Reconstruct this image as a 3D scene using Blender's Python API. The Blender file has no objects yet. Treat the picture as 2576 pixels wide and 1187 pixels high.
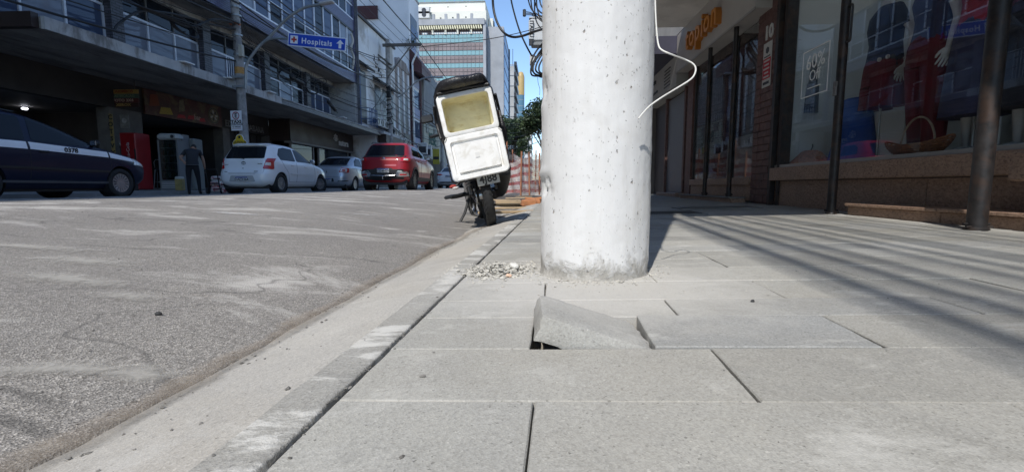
import bpy, bmesh, math, random
from mathutils import Vector, Matrix, noise as mnoise
R = math.radians
rnd = random.Random(7)
scene = bpy.context.scene
COL = scene.collection

# ------------------------------------------------------------------ camera
cam_d = bpy.data.cameras.new('camera'); cam = bpy.data.objects.new('camera', cam_d); COL.objects.link(cam)
cam_d.sensor_width = 36.0; cam_d.lens = 36.0 * 1170.0 / 2576.0
cam_d.clip_start = 0.02; cam_d.clip_end = 3000
CAMH = 0.32
YAW = math.atan(69 / 1170.0); PIT = math.atan(126 / 1170.0)
cam.location = (0, 0, CAMH); cam.rotation_euler = (R(90) - PIT, 0, YAW)
scene.camera = cam
# ------------------------------------------------------------------ world, sun, exposure
SUN_AZ = R(18); SUN_EL = R(50)          # light travels towards +Y turned 18 deg to +X
w = bpy.data.worlds.new('World'); scene.world = w; w.use_nodes = True
nt = w.node_tree; nt.nodes.clear()
sky = nt.nodes.new('ShaderNodeTexSky'); sky.sky_type = 'NISHITA'; sky.sun_disc = False
sky.sun_elevation = SUN_EL; sky.sun_rotation = math.pi + SUN_AZ
sky.air_density = 1.0; sky.dust_density = 0.0; sky.ozone_density = 4.0
bg = nt.nodes.new('ShaderNodeBackground'); bg.inputs['Strength'].default_value = 0.145
wo = nt.nodes.new('ShaderNodeOutputWorld')
nt.links.new(sky.outputs[0], bg.inputs[0]); nt.links.new(bg.outputs[0], wo.inputs[0])
sd = bpy.data.lights.new('sun', 'SUN'); sd.energy = 3.15; sd.angle = R(0.7); sd.color = (1.0, 0.965, 0.91)
sun = bpy.data.objects.new('sun', sd); COL.objects.link(sun)
ldir = Vector((math.sin(SUN_AZ) * math.cos(SUN_EL), math.cos(SUN_AZ) * math.cos(SUN_EL), -math.sin(SUN_EL)))
sun.rotation_euler = ldir.to_track_quat('-Z', 'Y').to_euler(); sun.location = (-20, -40, 40)
scene.view_settings.view_transform = 'Standard'; scene.view_settings.look = 'None'
scene.view_settings.exposure = 0.57; scene.view_settings.gamma = 1.0
scene.view_settings.use_curve_mapping = False

# ------------------------------------------------------------------ pixel -> place on a real plane
_fw = Vector((-math.sin(YAW) * math.cos(PIT), math.cos(YAW) * math.cos(PIT), -math.sin(PIT)))
_rt = Vector((math.cos(YAW), math.sin(YAW), 0)); _up = _rt.cross(_fw)
def at(x, y, X=None, Y=None, Z=None):
    d = _fw + _rt * ((x - 1288.0) / 1170.0) + _up * ((593.5 - y) / 1170.0)
    if X is not None: t = X / d.x
    elif Y is not None: t = Y / d.y
    else: t = (Z - CAMH) / d.z
    return Vector((0, 0, CAMH)) + d * t

# ------------------------------------------------------------------ materials
MATS = {}
def nodes_of(name):
    m = bpy.data.materials.new(name); m.use_nodes = True
    n = m.node_tree.nodes; l = m.node_tree.links
    return m, n, l, n['Principled BSDF']
def c4(c): return (c[0], c[1], c[2], 1)
def ramp(n, l, src, stops):
    r = n.new('ShaderNodeValToRGB'); e = r.color_ramp.elements
    while len(e) < len(stops): e.new(0.5)
    for k, (p, c) in enumerate(stops):
        e[k].position = p; e[k].color = c4(c) if len(c) == 3 else c
    l.new(src, r.inputs[0]); return r
def noise(n, l, vec, scale, detail=3, rough=0.55, dist=0.0):
    t = n.new('ShaderNodeTexNoise'); t.inputs['Scale'].default_value = scale; t.inputs['Detail'].default_value = detail
    t.inputs['Roughness'].default_value = rough; t.inputs['Distortion'].default_value = dist
    if vec is not None: l.new(vec, t.inputs['Vector'])
    return t
def mixc(n, l, fac, a, b, mode='MIX'):
    m = n.new('ShaderNodeMix'); m.data_type = 'RGBA'; m.blend_type = mode
    for sock, v in ((m.inputs[0], fac), (m.inputs[6], a), (m.inputs[7], b)):
        if isinstance(v, (int, float)): sock.default_value = v
        elif isinstance(v, (tuple, list)): sock.default_value = c4(v)
        else: l.new(v, sock)
    return m.outputs[2]
def posn(n): return n.new('ShaderNodeNewGeometry').outputs['Position']
def mapv(n, l, vec, scale=(1, 1, 1), rot=(0, 0, 0)):
    m = n.new('ShaderNodeMapping'); m.inputs['Scale'].default_value = scale; m.inputs['Rotation'].default_value = rot
    l.new(vec, m.inputs['Vector']); return m.outputs[0]
def bump(n, l, b, h, strength=0.3, dist=0.01, prev=None):
    k = n.new('ShaderNodeBump'); k.inputs['Strength'].default_value = strength; k.inputs['Distance'].default_value = dist
    l.new(h, k.inputs['Height'])
    if prev is not None: l.new(prev, k.inputs['Normal'])
    l.new(k.outputs[0], b.inputs['Normal']); return k.outputs[0]
def pm(name, col, var=0.25, scale=3.0, rough=0.7, metal=0.0, bmp=0.0, bscale=40.0, bdist=0.004, tint=None, tfac=0.5, tscale=1.2, coat=0.0, stretch=(1, 1, 1), spec=0.5):
    """plain painted / mineral / cloth surface: base colour broken by two noises, a second tint in patches, fine relief"""
    if name in MATS: return MATS[name]
    m, n, l, b = nodes_of(name)
    p = mapv(n, l, posn(n), stretch)
    a = noise(n, l, p, scale, 5, 0.6)
    lo = tuple(c * (1 - var) for c in col); hi = tuple(min(1, c * (1 + var)) for c in col)
    o = ramp(n, l, a.outputs[0], [(0.3, lo), (0.7, hi)]).outputs[0]
    if tint is not None:
        t = noise(n, l, p, tscale, 6, 0.65, 0.3)
        f = ramp(n, l, t.outputs[0], [(0.5, (0, 0, 0)), (0.62, (tfac,) * 3)])
        o = mixc(n, l, f.outputs[0], o, tint)
    l.new(o, b.inputs['Base Color'])
    rr = ramp(n, l, a.outputs[0], [(0.3, (max(0, rough - 0.08),) * 3), (0.7, (min(1, rough + 0.08),) * 3)])
    l.new(rr.outputs[0], b.inputs['Roughness'])
    b.inputs['Metallic'].default_value = metal
    b.inputs['Specular IOR Level'].default_value = spec; b.inputs['Coat Weight'].default_value = coat; b.inputs['Coat Roughness'].default_value = 0.05
    b.inputs['Specular IOR Level'].default_value = spec
    if bmp:
        h = noise(n, l, p, bscale, 6, 0.6); bump(n, l, b, h.outputs[0], bmp, bdist)
    MATS[name] = m; return m
def emis(name, col, strength):
    if name in MATS: return MATS[name]
    m, n, l, b = nodes_of(name)
    b.inputs['Base Color'].default_value = c4(col); b.inputs['Emission Color'].default_value = c4(col)
    b.inputs['Emission Strength'].default_value = strength
    MATS[name] = m; return m
def glassm(name, tint=(0.6, 0.7, 0.75), trans=0.6, rough=0.03, body=(0.02, 0.025, 0.03), fk=0.6):
    """window pane: fresnel mirror over a see-through tinted sheet with some opaque grime"""
    if name in MATS: return MATS[name]
    m = bpy.data.materials.new(name); m.use_nodes = True; n = m.node_tree.nodes; l = m.node_tree.links; n.clear()
    out = n.new('ShaderNodeOutputMaterial')
    tr = n.new('ShaderNodeBsdfTransparent'); tr.inputs[0].default_value = c4(tint)
    df = n.new('ShaderNodeBsdfDiffuse'); df.inputs[0].default_value = c4(body)
    gl = n.new('ShaderNodeBsdfGlossy'); gl.inputs['Roughness'].default_value = rough; gl.inputs[0].default_value = (0.95, 0.97, 1, 1)
    m1 = n.new('ShaderNodeMixShader'); m1.inputs[0].default_value = trans
    l.new(df.outputs[0], m1.inputs[1]); l.new(tr.outputs[0], m1.inputs[2])
    fr = n.new('ShaderNodeFresnel'); fr.inputs['IOR'].default_value = 1.52
    ma = n.new('ShaderNodeMath'); ma.operation = 'MULTIPLY_ADD'; ma.inputs[1].default_value = fk; ma.inputs[2].default_value = 0.0
    ma.use_clamp = True; l.new(fr.outputs[0], ma.inputs[0])
    m2 = n.new('ShaderNodeMixShader'); l.new(ma.outputs[0], m2.inputs[0]); l.new(m1.outputs[0], m2.inputs[1]); l.new(gl.outputs[0], m2.inputs[2])
    l.new(m2.outputs[0], out.inputs[0]); MATS[name] = m; return m
def paint(name, col, flake=0.0, rough=0.28, coat=0.8, spec=0.5):
    if name in MATS: return MATS[name]
    m, n, l, b = nodes_of(name)
    p = posn(n); a = noise(n, l, p, 2.5, 6, 0.65)
    o = mixc(n, l, ramp(n, l, a.outputs[0], [(0.35, (0, 0, 0)), (0.75, (0.25,) * 3)]).outputs[0], col, tuple(0.8 * c + 0.008 for c in col))
    l.new(o, b.inputs['Base Color']); b.inputs['Metallic'].default_value = flake
    l.new(ramp(n, l, a.outputs[0], [(0.3, (rough,) * 3), (0.8, (rough + 0.2,) * 3)]).outputs[0], b.inputs['Roughness'])
    b.inputs['Specular IOR Level'].default_value = spec; b.inputs['Coat Weight'].default_value = coat; b.inputs['Coat Roughness'].default_value = 0.06
    MATS[name] = m; return m

# ------------------------------------------------------------------ mesh helpers
class MB:
    def __init__(s): s.v = []; s.f = []
    def add(s, vs, fs):
        o = len(s.v); s.v += [tuple(v) for v in vs]; s.f += [tuple(i + o for i in f) for f in fs]; return s
    def box(s, c, d, rot=None, taper=None):
        x, y, z = d[0] / 2, d[1] / 2, d[2] / 2
        vs = [Vector((sx * x, sy * y, sz * z)) for sz in (-1, 1) for sx, sy in ((-1, -1), (1, -1), (1, 1), (-1, 1))]
        if taper:
            for v in vs[4:]: v.x *= taper; v.y *= taper
        if rot is not None: vs = [rot @ v for v in vs]
        c = Vector(c)
        return s.add([v + c for v in vs], [(3, 2, 1, 0), (4, 5, 6, 7), (0, 1, 5, 4), (1, 2, 6, 5), (2, 3, 7, 6), (3, 0, 4, 7)])
    def bb(s, x0, x1, y0, y1, z0, z1):
        return s.box(((x0 + x1) / 2, (y0 + y1) / 2, (z0 + z1) / 2), (abs(x1 - x0), abs(y1 - y0), abs(z1 - z0)))
    def bev(s, c, d, b=0.01, rot=None):
        """box with bevelled edges (chamfered on all 12 edges)"""
        x, y, z = d[0] / 2, d[1] / 2, d[2] / 2; b = min(b, x * .9, y * .9, z * .9)
        rings = []
        for zz, k in ((-z, b), (-z + b, 0), (z - b, 0), (z, b)):
            X, Y = x - k, y - k
            rings.append([(-X, -Y + b, zz), (-X + b, -Y, zz), (X - b, -Y, zz), (X, -Y + b, zz), (X, Y - b, zz), (X - b, Y, zz), (-X + b, Y, zz), (-X, Y - b, zz)])
        c = Vector(c); vs = []
        for r in rings:
            for p in r:
                p = Vector(p)
                if rot is not None: p = rot @ p
                vs.append(p + c)
        fs = [tuple(range(7, -1, -1)), tuple(range(24, 32))]
        for k in range(3):
            for i in range(8):
                a, bq = k * 8 + i, k * 8 + (i + 1) % 8
                fs.append((a, bq, bq + 8, a + 8))
        return s.add(vs, fs)
    def loft(s, rings, closed=True, caps=True):
        n = len(rings[0]); vs = [p for r in rings for p in r]; fs = []
        for k in range(len(rings) - 1):
            for i in range(n if closed else n - 1):
                a = k * n + i; b = k * n + (i + 1) % n
                fs.append((a, b, b + n, a + n))
        if caps and closed:
            fs.append(tuple(range(n - 1, -1, -1))); fs.append(tuple(range((len(rings) - 1) * n, len(rings) * n)))
        return s.add(vs, fs)
    def tube(s, path, r, seg=8, caps=True, flat=1.0):
        path = [Vector(p) for p in path]; rings = []; up = Vector((0, 0, 1)); last = None
        for i, p in enumerate(path):
            t = (path[min(i + 1, len(path) - 1)] - path[max(i - 1, 0)])
            if t.length < 1e-9: t = Vector((0, 0, 1))
            t.normalize()
            if last is None:
                a = t.cross(up)
                if a.length < 1e-3: a = t.cross(Vector((1, 0, 0)))
            else:
                a = last - t * last.dot(t)
                if a.length < 1e-6: a = t.cross(up)
            a.normalize(); last = a; b = t.cross(a)
            rr = r[i] if isinstance(r, (list, tuple)) else r
            rings.append([p + a * (rr * math.cos(2 * math.pi * k / seg)) + b * (rr * flat * math.sin(2 * math.pi * k / seg)) for k in range(seg)])
        return s.loft(rings, True, caps)
    def lathe(s, prof, seg=24, mat=None, closed=False):
        """prof: (radius, height) list about local Z; mat: Matrix applied"""
        rings = [[Vector((r * math.cos(2 * math.pi * k / seg), r * math.sin(2 * math.pi * k / seg), h)) for k in range(seg)] for r, h in prof]
        if closed == True: rings.append(rings[0])
        if mat is not None: rings = [[mat @ p for p in r] for r in rings]
        return s.loft(rings, True, not closed)
    def cyl(s, a, b, r, seg=16): return s.tube([a, b], r, seg)
    def prism(s, poly, off):
        n = len(poly); off = Vector(off); vs = [Vector(p) for p in poly] + [Vector(p) + off for p in poly]
        fs = [tuple(range(n - 1, -1, -1)), tuple(range(n, 2 * n))] + [(i, (i + 1) % n, n + (i + 1) % n, n + i) for i in range(n)]
        return s.add(vs, fs)
    def xf(s, M, start=0):
        for i in range(start, len(s.v)): s.v[i] = tuple(M @ Vector(s.v[i]))
        return s
    def mesh(s, name, smooth=False):
        me = bpy.data.meshes.new(name); me.from_pydata(s.v, [], s.f); me.validate(); me.update()
        bm = bmesh.new(); bm.from_mesh(me); bmesh.ops.recalc_face_normals(bm, faces=bm.faces)
        bm.to_mesh(me); bm.free()
        if smooth:
            me.polygons.foreach_set('use_smooth', [True] * len(me.polygons))
            if smooth != 'all': me.set_sharp_from_angle(angle=R(smooth if not isinstance(smooth, bool) else 40))
        return me
    def build(s, name, mat, parent=None, smooth=False, loc=None):
        o = bpy.data.objects.new(name, s.mesh(name, smooth)); COL.objects.link(o)
        if mat is not None: o.data.materials.append(mat)
        if parent is not None: o.parent = parent
        if loc is not None: o.location = loc
        return o
def tag(o, label=None, cat=None, group=None, kind=None):
    if label: o['label'] = label
    if cat: o['category'] = cat
    if group: o['group'] = group
    if kind: o['kind'] = kind
    return o
def empty(name, loc=(0, 0, 0), rz=0.0, label=None, cat=None, group=None, rx=0.0, ry=0.0):
    o = bpy.data.objects.new(name, None); COL.objects.link(o); o.location = loc; o.rotation_euler = (rx, ry, rz)
    o.empty_display_size = 0.2
    return tag(o, label, cat, group)
def inst(name, me, mat, parent=None, loc=(0, 0, 0), rot=(0, 0, 0), scale=(1, 1, 1)):
    o = bpy.data.objects.new(name, me); COL.objects.link(o); o.location = loc; o.rotation_euler = rot; o.scale = scale
    if mat is not None and not me.materials: me.materials.append(mat)
    if parent is not None: o.parent = parent
    return o
def copy_tree(o, parent=None):
    c = o.copy(); COL.objects.link(c); c.parent = parent
    if parent is not None: c.matrix_parent_inverse = o.matrix_parent_inverse.copy()
    for ch in list(o.children): copy_tree(ch, c)
    return c
def text_mesh(txt, size=1.0, depth=0.01, bold=0.0, align='CENTER', spacing=1.0, res=2):
    cu = bpy.data.curves.new('lettering', 'FONT'); cu.body = txt; cu.size = size; cu.extrude = depth; cu.offset = bold
    cu.align_x = align; cu.align_y = 'CENTER'; cu.space_character = spacing; cu.resolution_u = res
    o = bpy.data.objects.new('lettering', cu); COL.objects.link(o)
    dg = bpy.context.evaluated_depsgraph_get(); me = bpy.data.meshes.new_from_object(o.evaluated_get(dg))
    bpy.data.objects.remove(o); bpy.data.curves.remove(cu); return me
def text(name, txt, mat, parent, loc, rot, size, depth=0.004, bold=0.0, sx=1.0, align='CENTER', spacing=1.0):
    me = text_mesh(txt, size, depth, bold, align, spacing); me.name = name
    return inst(name, me, mat, parent, loc, rot, (sx, 1, 1))
FACE_CAM = (R(90), 0, 0)                 # text read by somebody looking along +Y
FACE_LEFT = (R(90), 0, R(-90))           # text on a wall that faces -X
FACE_RIGHT = (R(90), 0, R(90))           # text on a wall that faces +X
def sag(a, b, drop, n=16, wob=0.0, seed=0):
    a = Vector(a); b = Vector(b); r = random.Random(seed); out = []
    for i in range(n + 1):
        t = i / n; p = a.lerp(b, t); p.z -= drop * 4 * t * (1 - t)
        if 0 < i < n and wob: p += Vector((r.uniform(-wob, wob), r.uniform(-wob, wob), r.uniform(-wob, wob)))
        out.append(p)
    return out
def spline(pts, n=6):
    """Catmull-Rom through points"""
    P = [Vector(p) for p in pts]; out = []
    for i in range(len(P) - 1):
        p0 = P[max(i - 1, 0)]; p1 = P[i]; p2 = P[i + 1]; p3 = P[min(i + 2, len(P) - 1)]
        for k in range(n):
            t = k / n
            out.append(0.5 * ((2 * p1) + (p2 - p0) * t + (2 * p0 - 5 * p1 + 4 * p2 - p3) * t * t + (3 * p1 - p0 - 3 * p2 + p3) * t ** 3))
    out.append(P[-1]); return out
def plate(path2d):  # helper: polygon list -> as is
    return path2d
def lerp(a, b, t): return a + (b - a) * t
def interp(tab, x):
    """smooth (monotone-ish Hermite) interpolation of a table [(x, v...)...]"""
    if x <= tab[0][0]: return list(tab[0][1:])
    if x >= tab[-1][0]: return list(tab[-1][1:])
    for i in range(len(tab) - 1):
        if tab[i][0] <= x <= tab[i + 1][0]:
            a, b = tab[i], tab[i + 1]; t = (x - a[0]) / (b[0] - a[0]); out = []
            for k in range(1, len(a)):
                d = (b[k] - a[k]); m0 = m1 = d
                if i > 0:
                    pa = tab[i - 1]; m0p = (a[k] - pa[k]) * (b[0] - a[0]) / (a[0] - pa[0])
                    m0 = 0 if m0p * d <= 0 else 2 * m0p * d / (m0p + d)
                if i < len(tab) - 2:
                    nb = tab[i + 2]; m1p = (nb[k] - b[k]) * (b[0] - a[0]) / (nb[0] - b[0])
                    m1 = 0 if m1p * d <= 0 else 2 * m1p * d / (m1p + d)
                t2, t3 = t * t, t ** 3
                out.append((2 * t3 - 3 * t2 + 1) * a[k] + (t3 - 2 * t2 + t) * m0 + (-2 * t3 + 3 * t2) * b[k] + (t3 - t2) * m1)
            return out
# ================================================================== GROUND
def kx(Y): return -0.331 + 0.0413 * max(-6.0, min(Y, 14.0))
def walk_z(X, Y): return 0.024 * max(0.0, X - kx(Y)) + 0.0035 * max(0, Y - 4)
def road_z(X):
    return 0.18 - 0.24 * ((X + 5.2) / 4.5) ** 2 if X > -5.2 else 0.18 - 0.028 * (-5.2 - X) * min(1, (-5.2 - X) / 1.2)
def nz(x, y, s, seed=0.0): return mnoise.noise(Vector((x * s, y * s, seed)))

# ---- materials of the street floor
def m_asphalt():
    m, n, l, b = nodes_of('asphalt'); p = posn(n)
    v = n.new('ShaderNodeTexVoronoi'); v.inputs['Scale'].default_value = 250; l.new(p, v.inputs['Vector'])
    sp = ramp(n, l, v.outputs['Color'], [(0.0, (0.14, 0.13, 0.118)), (0.4, (0.255, 0.238, 0.216)), (0.75, (0.375, 0.35, 0.318)), (1.0, (0.58, 0.54, 0.485))])
    f = noise(n, l, p, 330, 3, 0.7); fine = ramp(n, l, f.outputs[0], [(0.35, (0.6,) * 3), (0.65, (1.25,) * 3)])
    o = mixc(n, l, 1.0, sp.outputs[0], fine.outputs[0], 'MULTIPLY')
    big = noise(n, l, mapv(n, l, p, (1, 0.45, 1)), 0.9, 6, 0.62)
    o = mixc(n, l, ramp(n, l, big.outputs[0], [(0.40, (0.3,) * 3), (0.64, (0, 0, 0))]).outputs[0], o, (0.15, 0.14, 0.135))
    d1 = noise(n, l, mapv(n, l, p, (1.0, 2.2, 1), (0, 0, R(12))), 1.0, 8, 0.72, 0.6)
    o = mixc(n, l, ramp(n, l, d1.outputs[0], [(0.525, (0, 0, 0)), (0.65, (0.85,) * 3)]).outputs[0], o, (0.52, 0.495, 0.455))
    d2 = noise(n, l, mapv(n, l, p, (0.6, 3.2, 1)), 2.3, 6, 0.7, 0.2)
    o = mixc(n, l, ramp(n, l, d2.outputs[0], [(0.66, (0, 0, 0)), (0.76, (0.55,) * 3)]).outputs[0], o, (0.36, 0.27, 0.19))
    # faint tar seams
    t = noise(n, l, mapv(n, l, p, (0.5, 1.6, 1)), 1.1, 3, 0.5, 0.8)
    se = ramp(n, l, t.outputs[0], [(0.487, (0, 0, 0)), (0.494, (0.55,) * 3), (0.501, (0, 0, 0))])
    o = mixc(n, l, se.outputs[0], o, (0.04, 0.04, 0.04))
    l.new(o, b.inputs['Base Color']); b.inputs['Roughness'].default_value = 0.88; b.inputs['Specular IOR Level'].default_value = 0.3
    k = bump(n, l, b, v.outputs['Distance'], 0.6, 0.004); bump(n, l, b, f.outputs[0], 0.5, 0.004, k)
    return m
def m_concrete(name, col, warm=0.5, dust=0.5, objrand=True, dark=1.0, flake=False):
    m, n, l, b = nodes_of(name); p = posn(n)
    a = noise(n, l, p, 2.2, 6, 0.6)
    o = ramp(n, l, a.outputs[0], [(0.3, tuple(c * 0.9 for c in col)), (0.7, tuple(min(1, c * 1.08) for c in col))]).outputs[0]
    sm = noise(n, l, mapv(n, l, p, (1, 0.5, 1), (0, 0, R(35))), 1.6, 8, 0.72, 0.9)
    o = mixc(n, l, 0.75, o, ramp(n, l, sm.outputs[0], [(0.30, (0.78, 0.77, 0.75)), (0.5, (1.0, 1.0, 1.0)), (0.70, (1.13, 1.12, 1.09))]).outputs[0], 'MULTIPLY')
    if objrand:
        oi = n.new('ShaderNodeObjectInfo')
        rr = ramp(n, l, oi.outputs['Random'], [(0, (0.84, 0.855, 0.88)), (0.25, (0.93, 0.91, 0.87)), (0.5, (0.98, 0.975, 0.96)), (0.75, (1.05, 1.03, 0.99)), (1, (1.10, 1.11, 1.13))])
        o = mixc(n, l, 1.0, o, rr.outputs[0], 'MULTIPLY')
    v = n.new('ShaderNodeTexVoronoi'); v.inputs['Scale'].default_value = 330; l.new(p, v.inputs['Vector'])
    sp = ramp(n, l, v.outputs['Color'], [(0.0, (0.30,) * 3), (0.12, (0.80,) * 3), (0.5, (1.0,) * 3), (0.88, (1.1,) * 3), (1.0, (1.5,) * 3)])
    o = mixc(n, l, 0.8, o, sp.outputs[0], 'MULTIPLY')
    f = noise(n, l, p, 160, 5, 0.7)
    o = mixc(n, l, 0.55, o, ramp(n, l, f.outputs[0], [(0.3, (0.72,) * 3), (0.7, (1.22,) * 3)]).outputs[0], 'MULTIPLY')
    ws = noise(n, l, p, 0.8, 5, 0.6, 0.4)
    o = mixc(n, l, ramp(n, l, ws.outputs[0], [(0.45, (0, 0, 0)), (0.75, (warm,) * 3)]).outputs[0], o, (col[0] * 0.92, col[1] * 0.85, col[2] * 0.74))
    du = noise(n, l, mapv(n, l, p, (1, 1.8, 1)), 3.4, 8, 0.72, 0.5)
    o = mixc(n, l, ramp(n, l, du.outputs[0], [(0.50 if flake else 0.555, (0, 0, 0)), (0.56 if flake else 0.69, (dust,) * 3)]).outputs[0], o, (0.56, 0.545, 0.505))
    gm = n.new('ShaderNodeTexVoronoi'); gm.inputs['Scale'].default_value = 7.5; l.new(p, gm.inputs['Vector']); gs = n.new('ShaderNodeSeparateColor'); l.new(gm.outputs['Color'], gs.inputs[0])
    gf_ = mixc(n, l, 1.0, ramp(n, l, gm.outputs['Distance'], [(0.05, (0.5,) * 3), (0.085, (0, 0, 0))]).outputs[0], ramp(n, l, gs.outputs[0], [(0.16, (1, 1, 1)), (0.17, (0, 0, 0))]).outputs[0], 'MULTIPLY')
    o = mixc(n, l, gf_, o, (0.13, 0.125, 0.115))
    vd = n.new('ShaderNodeVectorMath'); vd.operation = 'DISTANCE'; l.new(p, vd.inputs[0]); vd.inputs[1].default_value = (0.16, 1.5, 0.0)
    dn = noise(n, l, p, 9, 7, 0.7, 0.3); ds_ = n.new('ShaderNodeMath'); ds_.operation = 'MULTIPLY_ADD'; l.new(dn.outputs[0], ds_.inputs[0]); ds_.inputs[1].default_value = 0.55; l.new(vd.outputs['Value'], ds_.inputs[2])
    dm = n.new('ShaderNodeMapRange'); dm.inputs[1].default_value = 0.88; dm.inputs[2].default_value = 0.56; dm.inputs[3].default_value = 0; dm.inputs[4].default_value = 0.85; l.new(ds_.outputs[0], dm.inputs[0])
    o = mixc(n, l, dm.outputs[0], o, mixc(n, l, f.outputs[0], (0.40, 0.38, 0.345), (0.56, 0.545, 0.51)))
    st = noise(n, l, p, 7.0, 6, 0.7, 0.2)
    o = mixc(n, l, ramp(n, l, st.outputs[0], [(0.57, (0, 0, 0)), (0.74, (0.42,) * 3)]).outputs[0], o, tuple(c * 0.6 for c in col))
    l.new(o, b.inputs['Base Color']); b.inputs['Roughness'].default_value = 0.9; b.inputs['Specular IOR Level'].default_value = 0.3
    k = bump(n, l, b, v.outputs['Distance'], 0.35, 0.0015); k = bump(n, l, b, f.outputs[0], 0.35, 0.002, k)
    if flake: bump(n, l, b, du.outputs[0], 0.9, 0.012, k)
    return m
M_ASPH = m_asphalt()
M_SLAB = m_concrete('paving_concrete', (0.36, 0.354, 0.332), 0.5, 0.65)
M_GUT = m_concrete('gutter_concrete', (0.42, 0.40, 0.365), 0.7, 0.4, False)
M_KERB = m_concrete('kerb_concrete', (0.33, 0.32, 0.295), 0.3, 0.95, False, flake=True)
M_WALK2 = m_concrete('old_walk_concrete', (0.26, 0.25, 0.24), 0.4, 0.2, False)
M_SAND = pm('joint_sand', (0.24, 0.22, 0.185), 0.25, 60, 0.95, bmp=0.8, bscale=300, bdist=0.003)
M_DUST = pm('red_dust', (0.285, 0.215, 0.155), 0.3, 9, 0.97, bmp=0.8, bscale=240, bdist=0.004, tint=(0.36, 0.32, 0.26), tfac=0.7, tscale=5)
def m_dust():
    m, n, l, b = nodes_of('gutter_dirt'); p = posn(n)
    a = noise(n, l, p, 26, 6, 0.7); f = noise(n, l, p, 300, 3, 0.7)
    o = ramp(n, l, a.outputs[0], [(0.3, (0.27, 0.215, 0.165)), (0.55, (0.34, 0.285, 0.225)), (0.75, (0.40, 0.35, 0.29))]).outputs[0]
    o = mixc(n, l, 0.6, o, ramp(n, l, f.outputs[0], [(0.3, (0.6,) * 3), (0.7, (1.25,) * 3)]).outputs[0], 'MULTIPLY'); l.new(o, b.inputs['Base Color']); b.inputs['Roughness'].default_value = 0.97
    bump(n, l, b, f.outputs[0], 0.6, 0.004)
    t = n.new('ShaderNodeAttribute'); t.attribute_name = 'across'
    e = ramp(n, l, t.outputs['Fac'], [(0.0, (0, 0, 0)), (0.35, (0.75,) * 3), (0.62, (0.8,) * 3), (1.0, (0, 0, 0))])
    g = noise(n, l, p, 13, 8, 0.78, 0.5); g2 = noise(n, l, p, 180, 3, 0.6)
    s1 = n.new('ShaderNodeMath'); s1.operation = 'MULTIPLY_ADD'; l.new(g.outputs[0], s1.inputs[0]); s1.inputs[1].default_value = 1.6; l.new(e.outputs[0], s1.inputs[2])
    s2 = n.new('ShaderNodeMath'); s2.operation = 'MULTIPLY_ADD'; l.new(g2.outputs[0], s2.inputs[0]); s2.inputs[1].default_value = 0.35; l.new(s1.outputs[0], s2.inputs[2])
    al = ramp(n, l, s2.outputs[0], [(0.0, (0, 0, 0)), (1.0, (1, 1, 1))]); mr = n.new('ShaderNodeMapRange'); mr.inputs[1].default_value = 1.25; mr.inputs[2].default_value = 2.1; mr.inputs[4].default_value = 0.62; l.new(s2.outputs[0], mr.inputs[0]); l.new(mr.outputs[0], b.inputs['Alpha'])
    return m
M_DUST2 = m_dust()
M_EARTH = pm('dark_earth', (0.07, 0.062, 0.055), 0.45, 6, 0.97, bmp=1.0, bscale=30, bdist=0.03)

def sheet(name, xs, ys, fx, fz, mat, kind='structure', smooth='all', parent=None):
    m = MB(); nx = len(xs); vs = []
    for y in ys:
        for x in xs:
            X = fx(x, y); vs.append((X, y, fz(X, y)))
    fs = [(j * nx + i, j * nx + i + 1, (j + 1) * nx + i + 1, (j + 1) * nx + i) for j in range(len(ys) - 1) for i in range(nx - 1)]
    m.add(vs, fs); o = m.build(name, mat, parent, smooth)
    at_ = o.data.attributes.new('across', 'FLOAT', 'POINT'); at_.data.foreach_set('value', [i / (nx - 1) for _ in ys for i in range(nx)])
    if kind and parent is None: tag(o, kind=kind)
    return o
# far-reaching ground under everything
sheet('ground', [-1500, -60, 60, 1500], [-1500, -60, 200, 1500], lambda x, y: x, lambda x, y: -0.35, pm('far_ground', (0.16, 0.15, 0.14), 0.3, 0.05))
def yspace(y0, y1, near=0.03, k=0.035):
    y = 0.35; out = [y]
    while y < y1: y += near + k * abs(y) * 0.9; out.append(y)
    y = 0.35; lo = []
    while y > y0: y -= near + k * abs(y) * 2.2; lo.append(y)
    return lo[::-1] + out
YS = yspace(-28, 420)
# road: asphalt with camber, its ragged edge stands a centimetre above the gutter
def road_edge(y): return kx(y) - 0.385 + 0.022 * nz(0, y, 1.7) + 0.012 * nz(3, y, 7.0) + 0.006 * nz(5, y, 23.0)
def road_fx(x, y): return road_edge(y) - x * (11.4 + kx(y) - 0.385 + 0.0)
xs = [0, 0.0006, 0.004, 0.01, 0.02, 0.035, 0.05, 0.07, 0.09, 0.12, 0.15, 0.18, 0.22, 0.26, 0.3, 0.35, 0.4, 0.45, 0.5, 0.56, 0.62, 0.7, 0.78, 0.86, 0.94, 1.02]
def road_fz(X, y):
    e = road_edge(y); d = e - X
    z = road_z(X) + 0.012 * nz(X, y, 0.55) + 0.004 * nz(X, y, 2.5, 4)
    if d < 0.004: z -= 0.02
    return z
sheet('road', xs, YS, road_fx, road_fz, M_ASPH)
# gutter: concrete apron from the kerb strip down to the asphalt
def gut_fx(x, y): return kx(y) + x
def gut_fz(X, y):
    u = X - kx(y); t = min(1, max(0, (-u - 0.078) / 0.29))
    return -0.003 - 0.066 * t ** 1.25 + 0.002 * nz(X, y, 9, 2) + 0.0012 * nz(X, y, 28, 5)
sheet('gutter', [-0.45, -0.40, -0.36, -0.32, -0.28, -0.24, -0.20, -0.16, -0.13, -0.10, -0.078], YS, gut_fx, gut_fz, M_GUT)
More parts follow.
